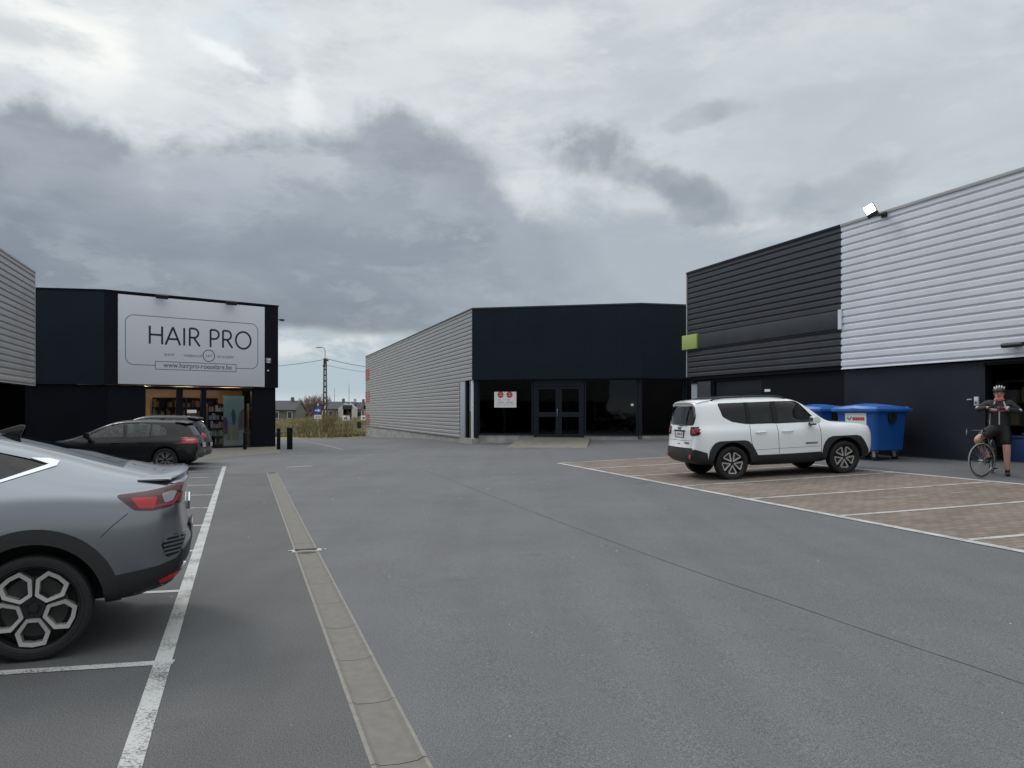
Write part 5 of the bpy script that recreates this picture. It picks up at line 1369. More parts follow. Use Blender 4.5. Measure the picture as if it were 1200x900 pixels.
# ------------------------------------------------------------ waste containers
M['binblue'] = mat('bin_blue', (.012, .095, .37), .42, var=.12, vscale=2, bump=.05, bscale=30)
M['binlid'] = mat('bin_lid', (.02, .12, .42), .4, var=.1, vscale=2)
def container(px, py, rz, label, sticker=False):
    x, y = px; z = G(x, y); e = empty('waste_container', (x, y, z), rz); tag(e, label, 'waste container', 'blue wheeled waste containers')
    # local: x along the length (1.36), y depth (1.0)
    mb = MB(); secs = [(.24, .58, .42), (.26, .61, .45), (1.16, .665, .495), (1.17, .70, .52), (1.24, .70, .52)]; vs = []
    for z_, a, b in secs:
        c = .05; vs += [(a-c, -b, z_), (a, -b+c, z_), (a, b-c, z_), (a-c, b, z_), (-a+c, b, z_), (-a, b-c, z_), (-a, -b+c, z_), (-a+c, -b, z_)]
    fs = [(i*8+j, i*8+(j+1) % 8, (i+1)*8+(j+1) % 8, (i+1)*8+j) for i in range(len(secs)-1) for j in range(8)]+[tuple(reversed(range(8))), tuple(range(32, 40))]
    mb.add(vs, fs); body = mb.build('container_body', 'binblue', e, bevel=.012)
    for q in (-1, 1):     # pockets and trunnions on the short sides
        m_ = Matrix.Translation((q*.70, 0, 1.0)) 
        MB().prism([(-.13, .17), (-.12, .0), (-.05, -.09), (.05, -.09), (.12, 0), (.13, .17)], min(q*.655, q*.705), max(q*.655, q*.705), 'x', Matrix.Translation((0, 0, 1.0))).build('lifting_pocket', 'gap', body)
        MB().tube([(q*.68, 0, 1.12), (q*.78, 0, 1.12)], .025, 10).build('trunnion', 'plastic', body)
    for xx in (-.4, 0, .4): MB().prism([(-.03, -.46), (.03, -.46), (.03, -.425), (-.03, -.425)], .35, 1.12, 'z', Matrix.Translation((xx, 0, 0))).build('rib', 'binblue', body)
    # lid, slightly domed, in two halves
    mb = MB(); vs = []; xs_ = [-.76, -.70, -.35, -.02, .02, .35, .70, .76]; ys_ = [-.57, -.52, -.2, .15, .45, .56]
    for x_ in xs_:
        for y_ in ys_:
            zt_ = 1.30+.10*(1-((y_+.05)/.6)**2)*(1-(x_/.95)**2)
            if abs(x_) > .75 or abs(y_) > .555: zt_ = 1.27
            if .01 < abs(x_) < .03: zt_ += .015
            vs.append((x_, y_, zt_))
    ny = len(ys_); mb.add(vs, [(i*ny+j, (i+1)*ny+j, (i+1)*ny+j+1, i*ny+j+1) for i in range(len(xs_)-1) for j in range(ny-1)])
    lid = mb.build('lid', 'binlid', e, smooth=True, angle=30)
    mb = MB(); mb.box(-.76, .76, -.575, -.54, 1.205, 1.275); mb.box(-.76, .76, .54, .57, 1.215, 1.28); mb.box(-.765, -.735, -.54, .54, 1.21, 1.275); mb.box(.735, .765, -.54, .54, 1.21, 1.275); mb.build('lid_rim', 'binlid', lid, bevel=.01)
    MB().tube([(-.6, .60, 1.30), (.6, .60, 1.30)], .03, 8).build('hinge_bar', 'binlid', lid, smooth=True)
    for xx in (-.45, .45): MB().box(xx-.08, xx+.08, .5, .64, 1.28, 1.33).build('hinge', 'binlid', lid, bevel=.01)
    for sx in (-.45, .45):
        for sy in (-.32, .32):
            w = empty('castor', (sx, sy, .10)); w.parent = e
            MB().lathe([(.001, -.025), (.085, -.025), (.10, -.015), (.10, .015), (.085, .025), (.001, .025)], 'y', 24).build('wheel', 'rubber', w, smooth=True)
            MB().prism([(-.04, .12), (.05, .12), (.07, .0), (.02, -.02), (-.02, -.02)], -.045, -.03, 'y').build('fork_plate', 'steel', w); MB().prism([(-.04, .12), (.05, .12), (.07, 0), (.02, -.02), (-.02, -.02)], .03, .045, 'y').build('fork_plate', 'steel', w)
            MB().box(-.06, .06, -.06, .06, .12, .142).build('top_plate', 'steel', w)
    if sticker:
        st = MB().box(-.40, .30, -.5, -.487, .62, 1.10, Matrix.Rotation(R(3), 4, 'X')).build('printed_label', 'white', e); st.location = (0.06, .052, .10)
        mb = MB(); mb.prism([(-.36, .97), (-.30, .99), (-.26, .94), (-.21, 1.0), (-.17, 1.01), (-.20, .95), (-.25, .90), (-.31, .94)], -.504, -.5015, 'y', Matrix.Rotation(R(3), 4, 'X')); mb.build('label_mark', 'inkgrey', st)
        mb = MB()
        for k in range(7): mb.box(-.15+k*.058, -.105+k*.058, -.504, -.5015, .91, .99, Matrix.Rotation(R(3), 4, 'X'))
        mb.build('label_letters', 'redink', st)
    return e
# long sides face the yard; they stand against the grey wall
rzb = TH*0+R(18)-R(38)*0
rzb = math.atan2(-NV[1]*0-0, 1)*0+R(-8)
def at_nt(n, t): return nt(n, t)
RC = -(math.pi/2-TH)
B1 = container(nt(15.0, 15.4), 0, RC, 'blue wheeled waste container with a white printed label beside the white car', True)
B2 = container(nt(15.0, 17.25), 0, RC-.05, 'blue wheeled waste container mostly hidden behind the bonnet of the white car')

# ------------------------------------------------------------ bollards
def bollard(px, py, h, label, r=.09):
    x, y, z = pix(px, py); e = empty('bollard', (x, y, z), TH); tag(e, label, 'bollard', 'black bollards at the hair shop')
    MB().box(-r, r, -r, r, 0, h).build('post', 'black', e, bevel=.01)
    MB().box(-r-.01, r+.01, -r-.01, r+.01, h+.001, h+.02).build('cap', 'plastic', e, bevel=.004)
bollard(339.5, 526.5, .92, 'free-standing black bollard rightmost of the three, in front of the field', .115)
bollard(326.5, 526.8, .9, 'black bollard at the right corner of the hair shop', .075)
bollard(287, 526.8, .72, 'low dark bollard in front of the roller banner of the hair shop', .075)

# ------------------------------------------------------------ bicycle
BX, BY, BZ = pix(1171, 557.5)
def bike_wheel(parent, name, c, hv, r=.335):
    """hv: heading of the wheel plane"""
    w = empty(name, c, math.atan2(hv[1], hv[0])); w.parent = parent
    MB().lathe([(r-.012+.013*math.cos(a), .012*math.sin(a)) for a in [2*math.pi*i/8 for i in range(8)]], 'y', 48, closed=True).build('tyre', mat('tyre_grey', (.26, .26, .25), .7), w, smooth=True)
    MB().lathe([(r-.045, -.009), (r-.022, -.011), (r-.022, .011), (r-.045, .009)], 'y', 48, closed=True).build('rim', 'rimdark', w, smooth=True)
    mb = MB()
    for k in range(20):
        a = 2*math.pi*k/20; s = (-1)**k
        mb.tube([(.02*math.cos(a+.8*s), s*.025, .02*math.sin(a+.8*s)), ((r-.03)*math.cos(a), 0, (r-.03)*math.sin(a))], .0013, 4)
    mb.build('spokes', 'steel', w); MB().tube([(0, -.045, 0), (0, .045, 0)], .016, 10).build('hub', 'steel', w)
    return w
RAY = -math.atan(571/900)
bk = empty('bicycle', (BX, BY, BZ), RAY); tag(bk, 'black racing bicycle with drop handlebars between the legs of the cyclist', 'bicycle')
# local axes = world axes
fc = Vector((-.29, -.45, 0)); rcx = Vector((-.12, .53, 0))
def gz(v):
    c_, s_ = math.cos(RAY), math.sin(RAY); return G(BX+v.x*c_-v.y*s_, BY+v.x*s_+v.y*c_)-BZ
fc.z = gz(fc)+.335; rcx.z = gz(rcx)+.335
hdv = (fc-rcx); hdv.z = 0; hdv.normalize()
bike_wheel(bk, 'front_wheel', tuple(fc), (-.62, -.78)); bike_wheel(bk, 'rear_wheel', tuple(rcx), tuple(hdv[:2]))
up = Vector((0, 0, 1)); sdv = Vector((-hdv.y, hdv.x, 0))
bb = rcx+hdv*.41+up*-.065; seat = rcx+hdv*.22+up*.55; head = fc-hdv*.10+up*.50; hb = head+hdv*.045-up*.13+Vector((0, 0, 0))
mb = MB()
mb.tube([bb, seat], .017, 8); mb.tube([seat-up*.03, head], .015, 8); mb.tube([bb, head-up*.13+hdv*.03], .019, 8); mb.tube([head+up*.02, head-up*.15+hdv*.035], .021, 8)
for q in (-1, 1):
    mb.tube([bb+sdv*q*.03, rcx+sdv*q*.055], .009, 6); mb.tube([seat-up*.05+sdv*q*.015, rcx+sdv*q*.055], .007, 6)
mb.build('frame', mat('bike_frame', (.02, .02, .022), .25, coat=.5), bk, smooth=True)
fv = Vector((-.62, -.78, 0)).normalized(); fs_ = Vector((-fv.y, fv.x, 0)); crown = head-up*.15+hdv*.035
mb = MB()
for q in (-1, 1): mb.tube([crown+fs_*q*.02, crown+fs_*q*.05-up*.04, fc+fs_*q*.05], [.014, .013, .009], 8)
mb.build('fork', mat('fork_bronze', (.05, .045, .035), .3), bk, smooth=True)
mb = MB(); st_ = head+up*.07+fv*.08; mb.tube([head+up*.02, head+up*.06, st_], .015, 8)
for q in (-1, 1):
    mb.tube([st_, st_+fs_*q*.155, st_+fs_*q*.165+fv*.07, st_+fs_*q*.17+fv*.10-up*.04, st_+fs_*q*.17+fv*.08-up*.11, st_+fs_*q*.17+fv*.0-up*.13], .013, 8)
hbz = mb.build('handlebar', 'plastic', bk, smooth=True)
for q in (-1, 1):
    a = st_+fs_*q*.165+fv*.075; MB().tube([a, a+fv*.05+up*.035], [.02, .016], 8).build('brake_hood', 'rubber', hbz, smooth=True)
    MB().tube([a+fv*.05+up*.02, a+fv*.07-up*.03, a+fv*.06-up*.09], .006, 6).build('brake_lever', 'steel', hbz, smooth=True)
MB().tube([seat, seat+up*.13-hdv*.03], .013, 8).build('seat_post', 'plastic', bk)
sm = Matrix.Translation(seat+up*.14-hdv*.03) @ Matrix.Rotation(math.atan2(hdv.y, hdv.x), 4, 'Z')
MB().prism([(-.12, -.07), (-.13, 0), (-.12, .07), (-.02, .045), (.06, .02), (.14, .015), (.15, 0), (.14, -.015), (.06, -.02), (-.02, -.045)], 0, .035, 'z', sm).build('saddle', 'plastic', bk, bevel=.01)
cm = Matrix.Translation(bb) @ Matrix.Rotation(math.atan2(hdv.y, hdv.x), 4, 'Z')
mb = MB().lathe([(.05, -.045), (.09, -.045), (.092, -.042), (.09, -.038), (.05, -.038)], 'y', 32, closed=True); xform(mb, cm); mb.build('chainring', 'steel', bk)
ck = MB(); A_ = cm @ Vector((0, -.06, 0)); B_ = cm @ Vector((.07, -.075, .155)); C_ = cm @ Vector((0, .06, 0)); D_ = cm @ Vector((-.07, .075, -.155))
ck.tube([A_, B_], .011, 6); ck.tube([C_, D_], .011, 6); cr = ck.build('crank', 'steel', bk)
for p, q in ((B_, -1), (D_, 1)):
    o_ = MB().box(-.045, .045, -.035, .035, -.01, .01); xform(o_, Matrix.Translation(p+sdv*q*.04) @ Matrix.Rotation(math.atan2(hdv.y, hdv.x), 4, 'Z')); o_.build('pedal', 'plastic', cr)
mb = MB(); mb.tube([cm @ Vector((0, -.042, .09)), rcx+sdv*-.042+up*.035], .004, 4); mb.tube([cm @ Vector((0, -.042, -.09)), rcx+sdv*-.042-up*.035], .004, 4); mb.build('chain', 'rubber', bk)

# ------------------------------------------------------------ cyclist
def skin_mesh(name, verts, edges, radii, m, parent, root=0, sub=2):
    me = bpy.data.meshes.new(name); me.from_pydata([tuple(v) for v in verts], edges, [])
    o = bpy.data.objects.new(name, me); COL.objects.link(o); o.modifiers.new('sk', 'SKIN')
    for i, r in enumerate(radii):
        d = me.skin_vertices[0].data[i]; d.radius = r if isinstance(r, (tuple, list)) else (r, r); d.use_root = (i == root)
    md = o.modifiers.new('ss', 'SUBSURF'); md.levels = md.render_levels = sub
    me2 = evaluated_copy(o); bpy.data.objects.remove(o); me2.name = name; me2.materials.clear()
    for p in me2.polygons: p.use_smooth = True
    return link(name, me2, m, parent)
def chain(pts, rad, name, m, parent, root=0, sub=2):
    return skin_mesh(name, pts, [(i, i+1) for i in range(len(pts)-1)], rad, m, parent, root, sub)
M['skin'] = mat('skin', (.50, .28, .21), .55, var=.06, vscale=8)
M['jersey'] = mat('jersey_black', (.012, .012, .014), .7, bump=.15, bscale=30)
M['jwhite'] = mat('jersey_white', (.5, .5, .52), .7)
M['jpink'] = mat('jersey_pink', (.62, .12, .16), .7)
M['shorts'] = mat('shorts_black', (.008, .008, .01), .55)
pe = empty('person', (BX, BY, BZ), RAY); tag(pe, 'cyclist in helmet and black, white and red jersey standing astride a bicycle', 'person')
V = Vector
pel = V((0, .02, .93)); sp1 = V((0, .03, 1.10)); sp2 = V((0, .02, 1.27)); ch = V((0, .0, 1.39)); nk = V((0, -.01, 1.50)); hdc = V((0, -.02, 1.60)); hdt = V((0, -.02, 1.68))
shL, shR = V((-.18, .0, 1.405)), V((.18, .0, 1.405)); elL, elR = V((-.38, -.05, 1.285)), V((.36, -.06, 1.23)); wrL, wrR = V((-.17, -.26, 1.335)), V((.105, -.27, 1.30)); haL, haR = V((-.09, -.28, 1.345)), V((.02, -.29, 1.305))
hpL, hpR = V((-.09, .01, .90)), V((.10, .01, .90)); knL, knR = V((-.37, -.27, .71)), V((.125, -.03, .50)); anL, anR = V((-.17, .02, .34)), V((.135, .02, .095)); toL, toR = V((-.20, -.15, .27)), V((.15, -.15, .035))
hlR = V((.135, .05, .05)); hlL = V((-.17, .07, .30))
def limb(pts, rads, n=3):
    """more joints along each bone so that the surface keeps its bends"""
    P, Q = [], []
    for i in range(len(pts)-1):
        for k in range(n):
            t_ = k/n; P.append(pts[i].lerp(pts[i+1], t_)); Q.append(lerp(rads[i], rads[i+1], t_))
    P.append(pts[-1]); Q.append(rads[-1]); return P, Q
def figure(name, spine, srad, limbs, m_, parent, sub=2):
    vs = list(spine); rd = list(srad); ed = [(i, i+1) for i in range(len(spine)-1)]
    for at, pts, rads in limbs:
        P, Q = limb(pts, rads); b = len(vs); vs += P; rd += Q; ed.append((at, b)); ed += [(b+i, b+i+1) for i in range(len(P)-1)]
    return skin_mesh(name, vs, ed, rd, m_, parent, 0, sub)
figure('body', [pel, sp1, sp2, ch, nk, hdc, hdt], [(.15, .11), (.145, .11), (.15, .11), (.15, .10), .058, (.085, .10), (.07, .085)],
  [(3, [shL, elL, wrL], [.05, .042, .028]), (3, [shR, elR, wrR], [.05, .042, .028]), (0, [hpL, knL, anL], [.095, .076, .042]), (0, [hpR, knR, anR], [.095, .072, .042])], 'skin', pe)
figure('jersey', [V((0, .02, .84)), V((0, .025, .95)), sp1, sp2, ch, V((0, -.005, 1.47))], [(.18, .14), (.20, .155), (.205, .165), (.20, .15), (.18, .125), .08],
  [(4, [shL, elL, wrL*.93+elL*.07], [.082, .066, .048]), (4, [shR, elR, wrR*.93+elR*.07], [.082, .066, .048])], 'jersey', pe)
figure('shorts', [V((0, .02, 1.12)), V((0, .02, 1.0)), V((0, .02, .92))], [(.15, .12), (.18, .135), (.195, .145)], [(2, [hpL, hpL.lerp(knL, .8)], [.128, .105]), (2, [hpR, hpR.lerp(knR, .80)], [.125, .10])], 'shorts', pe)
for q, a, b, h in (('R', anR, toR, hlR), ('L', anL, toL, hlL)):
    P, Q = limb([a+V((0, .0, .06)), h+V((0, -.01, 0)), b], [.044, .046, .040], 4); Q[-1] = (.036, .028)
    skin_mesh('shoe', P, [(i, i+1) for i in range(len(P)-1)], Q, 'plastic', pe)
    chain([a+V((0, .0, .14)), a+V((0, 0, .09)), a+V((0, 0, .04))], [.044, .046, .046], 'sock', 'jersey', pe)
# neck scarf
MB().lathe([(.062, -.035), (.082, -.02), (.088, .01), (.075, .035), (.058, .04)], 'z', 20, c=(0, -.012, 1.485)).build('neck_scarf', 'jpink', pe, smooth=True)
# jersey decoration: bands laid on the jersey
jo = [o for o in pe.children if o.name.startswith('jersey')][0]
bm_ = bmesh.new(); bm_.from_mesh(jo.data); jb = BVHTree.FromBMesh(bm_); bm_.free()
def on_jersey(pts, w, m_, name):
    mb = MB(); P = []
    for a, b in zip(pts[:-1], pts[1:]):
        a = V(a); b = V(b); n = max(1, int((b-a).length/.02))
        for i in range(n): P.append(a.lerp(b, i/n))
    P.append(V(pts[-1])); o_ = []; 
    for i, p in enumerate(P):
        d = P[min(i+1, len(P)-1)]-P[max(i-1, 0)]; d.normalize(); s = V((-d.y, d.x))*w/2
        for u in (p+s, p-s):
            h = jb.ray_cast(V((u.x, -2, u.y)), V((0, 1, 0)))[0]
            o_.append((u.x, (h.y if h else 0)-.004, u.y))
    mb.add(o_, [(2*i, 2*i+1, 2*i+3, 2*i+2) for i in range(len(P)-1)]); mb.build(name, m_, jo, smooth=True)
on_jersey([(-.165, 1.315), (.165, 1.315)], .075, 'jwhite', 'chest_band'); on_jersey([(-.155, 1.265), (.155, 1.265)], .012, 'jpink', 'chest_piping'); on_jersey([(-.13, 1.345), (.15, 1.345)], .016, 'jpink', 'chest_piping')
on_jersey([(-.07, 1.45), (-.10, 1.36), (-.125, 1.30)], .022, 'jwhite', 'shoulder_piping'); on_jersey([(.07, 1.45), (.10, 1.36), (.125, 1.30)], .022, 'jwhite', 'shoulder_piping')
on_jersey([(0, 1.25), (.0, 1.0)], .02, 'jwhite', 'zip'); on_jersey([(-.15, 1.22), (-.16, 1.0)], .012, 'jwhite', 'side_piping')
for el, wr in ((elL, wrL), (elR, wrR)):
    a = el; chain([el.lerp(wr, -.02)+V((0, -.012, .035)), el.lerp(wr, .22)+V((0, -.02, .03))], [.045, .042], 'sleeve_patch', 'jwhite', jo)
# gloved hands with fingers closing on each other
for q, wr, ha in ((1, wrL, haL), (-1, wrR, haR)):
    g = chain([wr, wr.lerp(ha, .5), ha], [(.03, .028), (.038, .026), (.036, .024)], 'glove', 'shorts', pe)
    for k in range(4):
        s0 = ha+V((q*.01, .004, .027-.018*k)); ln = (.055, .062, .058, .045)[k]
        chain([ha+V((-q*.02, 0, .02-.014*k)), s0, s0+V((q*ln*.5, -.012, -.004)), s0+V((q*ln*.75, .012, -.01)), s0+V((q*ln*.7, .03, -.014))], [.009, .009, .0085, .008, .007], 'finger', 'shorts', g, sub=1)
    chain([wr.lerp(ha, .4)+V((0, -.01, .02)), wr.lerp(ha, .8)+V((0, -.03, .045)), ha+V((q*.02, -.03, .05))], [.012, .010, .008], 'thumb', 'shorts', g, sub=1)
# face
hx_, hy_, hz_ = 0, -.02, 1.60
MB().prism([(0, .0), (.016, -.0), (.012, .05), (-.012, .05), (-.016, 0)], -.032, 0, 'y', Matrix.Translation((0, hy_-.085, 1.575))).build('nose', 'skin', pe, bevel=.008)
for q in (-1, 1):
    MB().ball((q*.085, hy_+.005, 1.60), (.012, .022, .032)).build('ear', 'skin', pe, smooth=True)
    MB().ball((q*.032, hy_-.088, 1.622), (.013, .008, .009)).build('eye', 'white', pe, smooth=True)
    MB().ball((q*.032, hy_-.096, 1.622), (.005, .003, .005)).build('pupil', 'ink', pe, smooth=True)
MB().prism([(-.028, 0), (.028, 0), (.018, -.011), (-.018, -.011)], -.01, 0, 'y', Matrix.Translation((0, hy_-.086, 1.560))).build('mouth', mat('lips', (.25, .07, .06), .5), pe)
mb = MB()
for q in (-1, 1): mb.tube([(q*.034+.028*math.cos(a), hy_-.105, 1.622+.020*math.sin(a)) for a in [2*math.pi*i/16 for i in range(16)]], .003, 5, closed=True); mb.tube([(q*.062, hy_-.104, 1.624), (q*.088, hy_-.03, 1.628)], .003, 5)
mb.tube([(-.008, hy_-.106, 1.626), (.008, hy_-.106, 1.626)], .003, 5); mb.build('glasses', mat('glasses_red', (.2, .03, .03), .3), pe)
# helmet with ribs and vents
hm = MB(); seg = 24; vs = []; rings_ = 7
for i in range(rings_+1):
    ph = R(4+ (92-4)*i/rings_)
    for k in range(seg):
        a = 2*math.pi*k/seg; vs.append((.112*math.sin(ph)*math.cos(a), .145*math.sin(ph)*math.sin(a)+.008, .105*math.cos(ph)))
hm.add(vs, [(i*seg+k, (i+1)*seg+k, (i+1)*seg+(k+1) % seg, i*seg+(k+1) % seg) for i in range(rings_) for k in range(seg)]+[tuple(reversed(range(seg)))])
xform(hm, Matrix.Translation((0, hy_+.005, 1.655)) @ Matrix.Rotation(R(6), 4, 'X'))
ho = hm.build('helmet', mat('helmet_dark', (.02, .02, .022), .35), pe, smooth=True)
for x in (-.085, -.045, 0, .045, .085):
    pts = []
    for k in range(9):
        th = R(-58+116*k/8); k2 = math.sqrt(max(.05, 1-(x/.118)**2))
        pts.append((x*(1-.15*abs(math.sin(th))), hy_+.013+.146*math.sin(th)*k2, 1.654+.106*math.cos(th)*k2))
    MB().tube(pts, [.005]+[.011]*7+[.005], 6).build('helmet_rib', mat('helmet_white', (.5, .5, .52), .35), ho, smooth=True)
mb = MB(); mb.tube([(-.095, hy_, 1.65), (-.08, hy_-.03, 1.53), (0, hy_-.06, 1.505), (.08, hy_-.03, 1.53), (.095, hy_, 1.65)], .005, 5); mb.build('chin_strap', 'shorts', ho)

# ------------------------------------------------------------ background
# utility pole
px_, py_, pz_ = pix(381, 511)
D = py_
pm = lambda dy: dy*D/900
up_ = empty('utility_pole', (px_, py_, pz_)); tag(up_, 'tall dark lattice utility pole with a curved lamp arm at the edge of the field', 'utility pole')
Hh = pm(511-420); M['pole'] = mat('pole_dark', (.06, .055, .05), .8, var=.2)
mb = MB()
for q in (-1, 1): mb.prism([(q*.17-.05, -.3), (q*.17+.05, -.3), (q*.09+.045, Hh), (q*.09-.045, Hh)], -.11, .11, 'y')
z = .3
while z < Hh-.2:
    k = z/Hh; w = .17-.08*k; mb.box(-w+.05, w-.05, -.08, .08, z, z+.14); z += .55
mb.build('pole', 'pole', up_)
mb = MB(); mb.tube([(0, 0, Hh-.6), (0, 0, pm(511-412)), (-.05, 0, pm(511-408.5)), (-.25, 0, pm(511-407)), (-.45, 0, pm(511-406.8))], .045, 8); mb.build('lamp_arm', 'steel', up_, smooth=True)
MB().box(-.85, -.4, -.09, .09, pm(511-407.2)-.05, pm(511-407.2)+.04).build('lamp_head', 'steel', up_, bevel=.02)
MB().box(-.12, .3, -.15, .15, Hh-.25, Hh-.1).build('insulator_bracket', 'pole', up_); MB().box(-.2, .12, -.15, .15, Hh-.8, Hh-.65).build('insulator_bracket', 'pole', up_)
# wires
def wire(name, a, b, sag, r, label):
    a, b = V(a), V(b); pts = [a.lerp(b, i/16)+V((0, 0, -sag*4*(i/16)*(1-i/16))) for i in range(17)]
    o = MB().tube(pts, r, 5).build(name, 'blackwire', smooth=True); o.location = (0, 0, 0); tag(o, label, 'cable'); return o
def far(px, py, dist): return ((px-600)/900*dist, dist, EYE-(py-482)/900*dist)
wire('overhead_cable', far(383, 420.3, D), far(470, 431, D*1.25), .35, .025, 'upper overhead cable running right from the utility pole')
wire('overhead_cable', far(383, 428, D), far(470, 437, D*1.25), .3, .016, 'lower thin overhead cable running right from the utility pole')
wire('overhead_cable', far(379, 421.5, D), far(250, 430, D*1.1), .35, .022, 'overhead cable running left from the utility pole towards the hair shop')
# traffic sign
x, y, z = pix(372.5, 509.5); Ds = y; s_ = empty('traffic_sign', (x, y, z)); tag(s_, 'blue round traffic sign with a white arrow above a small white plate', 'traffic sign')
q_ = lambda dy: dy*Ds/900
MB().tube([(0, .03, 0), (0, .03, q_(509.5-473))], .035, 8).build('post', 'steel', s_)
zc_ = q_(509.5-481); rr_ = q_(4.5)
MB().lathe([(.001, -.005), (rr_, -.005), (rr_, -.03), (.001, -.03)], 'y', 32, c=(0, 0, zc_)).build('sign_disc', mat('sign_blue', (.01, .07, .45), .4), s_)
a_ = rr_
MB().prism([(-.75*a_, -.16*a_), (0, -.16*a_), (0, -.5*a_), (.75*a_, 0), (0, .5*a_), (0, .16*a_), (-.75*a_, .16*a_)], -.036, -.0305, 'y', Matrix.Translation((0, 0, zc_))).build('arrow', 'white', s_)
MB().box(-q_(4.3), q_(4.3), -.03, -.005, q_(509.5-491), q_(509.5-486.2)).build('plate', 'white', s_)
mb = MB(); 
for xx in (-.5, .35): mb.box(q_(4)*xx-.08, q_(4)*xx+.12, -.034, -.0305, q_(509.5-489), q_(509.5-488.2))
mb.build('plate_marks', 'inkgrey', s_)
MB().box(-.09, .09, -.03, -.005, q_(509.5-493.4), q_(509.5-492)).build('reflector', 'white', s_)
MB().prism([(-.1, 0), (.1, 0), (0, .2)], -.03, -.005, 'y', Matrix.Translation((0, 0, q_(509.5-474.8)))).build('top_marker', 'white', s_)
# notice boards and bin in the field
def fpos(px, dist):
    x = (px-600)/900*dist; return x, dist, G(x, dist)
for px, dist, w, h, lb in ((405.5, 92, .24, .42, 'white notice board on posts in the field, left of two'), (426.5, 105, .2, .36, 'white notice board beside the far end of the ribbed wall')):
    x, y, z = fpos(px, dist); e = empty('notice_board', (x, y, z)); tag(e, lb, 'notice board', 'white notice boards in the field')
    zt2 = EYE-(487.0-482)/900*dist-z; w_ = w*dist/50
    MB().box(-w_, w_, -.03, .03, zt2-.62, zt2).build('board', 'white', e, bevel=.01)
    mb = MB(); mb.box(-w_+.03, -w_+.1, .032, .09, 0, zt2-.1); mb.box(w_-.1, w_-.03, .032, .09, 0, zt2-.1); mb.build('posts', 'steel', e)
    MB().box(-w_*.5, w_*.3, -.034, -.031, zt2-.45, zt2-.2).build('notice', 'inkgrey', e)
x, y, z = fpos(421, 88); e = empty('litter_bin', (x, y, z)); tag(e, 'small black litter bin on the grass near the ribbed wall', 'litter bin')
mb = MB().lathe([(.001, .25), (.22, .25), (.27, 1.1), (.24, 1.12), (.001, 1.12)], 'z', 16); mb.build('bin_body', 'plastic', e, smooth=True); MB().tube([(0, 0, -.1), (0, 0, .25)], .04, 6).build('post', 'plastic', e)
# far masts
for px, top in ((392, 455), (409, 449)):
    x, y, z = fpos(px, 420); e = empty('mast', (x, y, z)); tag(e, 'thin grey mast far behind the houses, %s of the two' % ('taller right one' if px > 400 else 'shorter left one'), 'mast', 'far masts')
    h_ = EYE-(top-482)/900*420-z; MB().tube([(0, 0, 0), (0, 0, h_)], [.2, .09], 6).build('mast_pole', mat('mast_grey', (.22, .24, .27), .7), e)
    MB().box(-.5, .5, -.06, .06, h_*.72, h_*.73).build('cross_arm', 'steel', e)
# houses
M['rooft'] = mat('roof_tiles', (.055, .053, .062), .85, var=.15, vscale=1)
M['brickred'] = mat('house_brick', (.20, .12, .10), .9, var=.15, vscale=1)
M['brickgrey'] = mat('house_grey', (.13, .125, .12), .9, var=.1)
M['render'] = mat('house_render', (.5, .48, .46), .9, var=.05)
M['hwin'] = mat('house_window', (.03, .035, .04), .15)
def house(px0, px1, dist, ridge_py, eave_py, wallm, label, dep=9, front=None):
    x0 = (px0-600)/900*dist; x1 = (px1-600)/900*dist; xc = (x0+x1)/2; z = G(xc, dist); e = empty('house', (xc, dist, z)); tag(e, label, 'house', 'houses beyond the field')
    zr_ = EYE-(ridge_py-482)/900*dist-z; ze = EYE-(eave_py-482)/900*dist-z; w = (x1-x0)/2
    MB().box(-w+.2, w-.2, 0, dep, -1, ze).prism([(0, ze), (dep, ze), (dep/2, zr_-.25)], -w+.2, w-.2, 'x').build('wall', wallm, e)
    MB().prism([(-.5, ze-.15), (dep/2, zr_), (dep+.5, ze-.15), (dep+.5, ze-.35), (dep/2, zr_-.2), (-.5, ze-.35)], -w, w, 'x').build('roof', 'rooft', e)
    MB().box(w*.5, w*.5+.7, dep/2-.4, dep/2+.4, zr_-.4, zr_+.9).build('chimney', wallm, e)
    n = max(2, int(w*2/3.2))
    for k in range(n):
        xx = -w+(k+.5)*2*w/n
        for zz, hh2 in ((.4, 1.9), (3.1, 1.2)) if ze > 4.6 else ((.5, 1.8),):
            o = MB().box(xx-.65, xx+.65, -.05, .02, zz, zz+hh2).build('window', 'white', e); MB().box(xx-.55, xx+.55, -.08, -.052, zz+.1, zz+hh2-.1).build('pane', 'hwin', o)
    if front:
        for fx in front:
            MB().prism([(fx*w-2, 0), (fx*w+2, 0), (fx*w+2, ze), (fx*w, ze+1.7), (fx*w-2, ze)], -1.2, -.1, 'y').build('gable', 'render', e); MB().box(fx*w-.7, fx*w+.7, -1.25, -1.21, 2.8, 4).build('gable_window', 'hwin', e)
    return e
house(300, 347.5, 200, 469.2, 479.5, 'brickgrey', 'grey detached house partly behind the right edge of the hair shop')
house(352, 372, 330, 473.5, 479, 'brickred', 'red brick house half hidden by bare trees left of the pole')
house(383, 402, 230, 470.4, 478.5, 'brickgrey', 'grey roofed terrace house immediately right of the utility pole')
house(402.3, 414, 229, 470.6, 478.8, 'render', 'white gabled terrace house in the middle of the far row', front=(-.5, .5))
house(414.3, 423.5, 230, 471, 479, 'brickred', 'red brick terrace house near the right end of the far row')
house(424.2, 440, 236, 471.6, 480, 'brickgrey', 'grey house at the right end of the far row touching the ribbed wall', front=(-.6,))
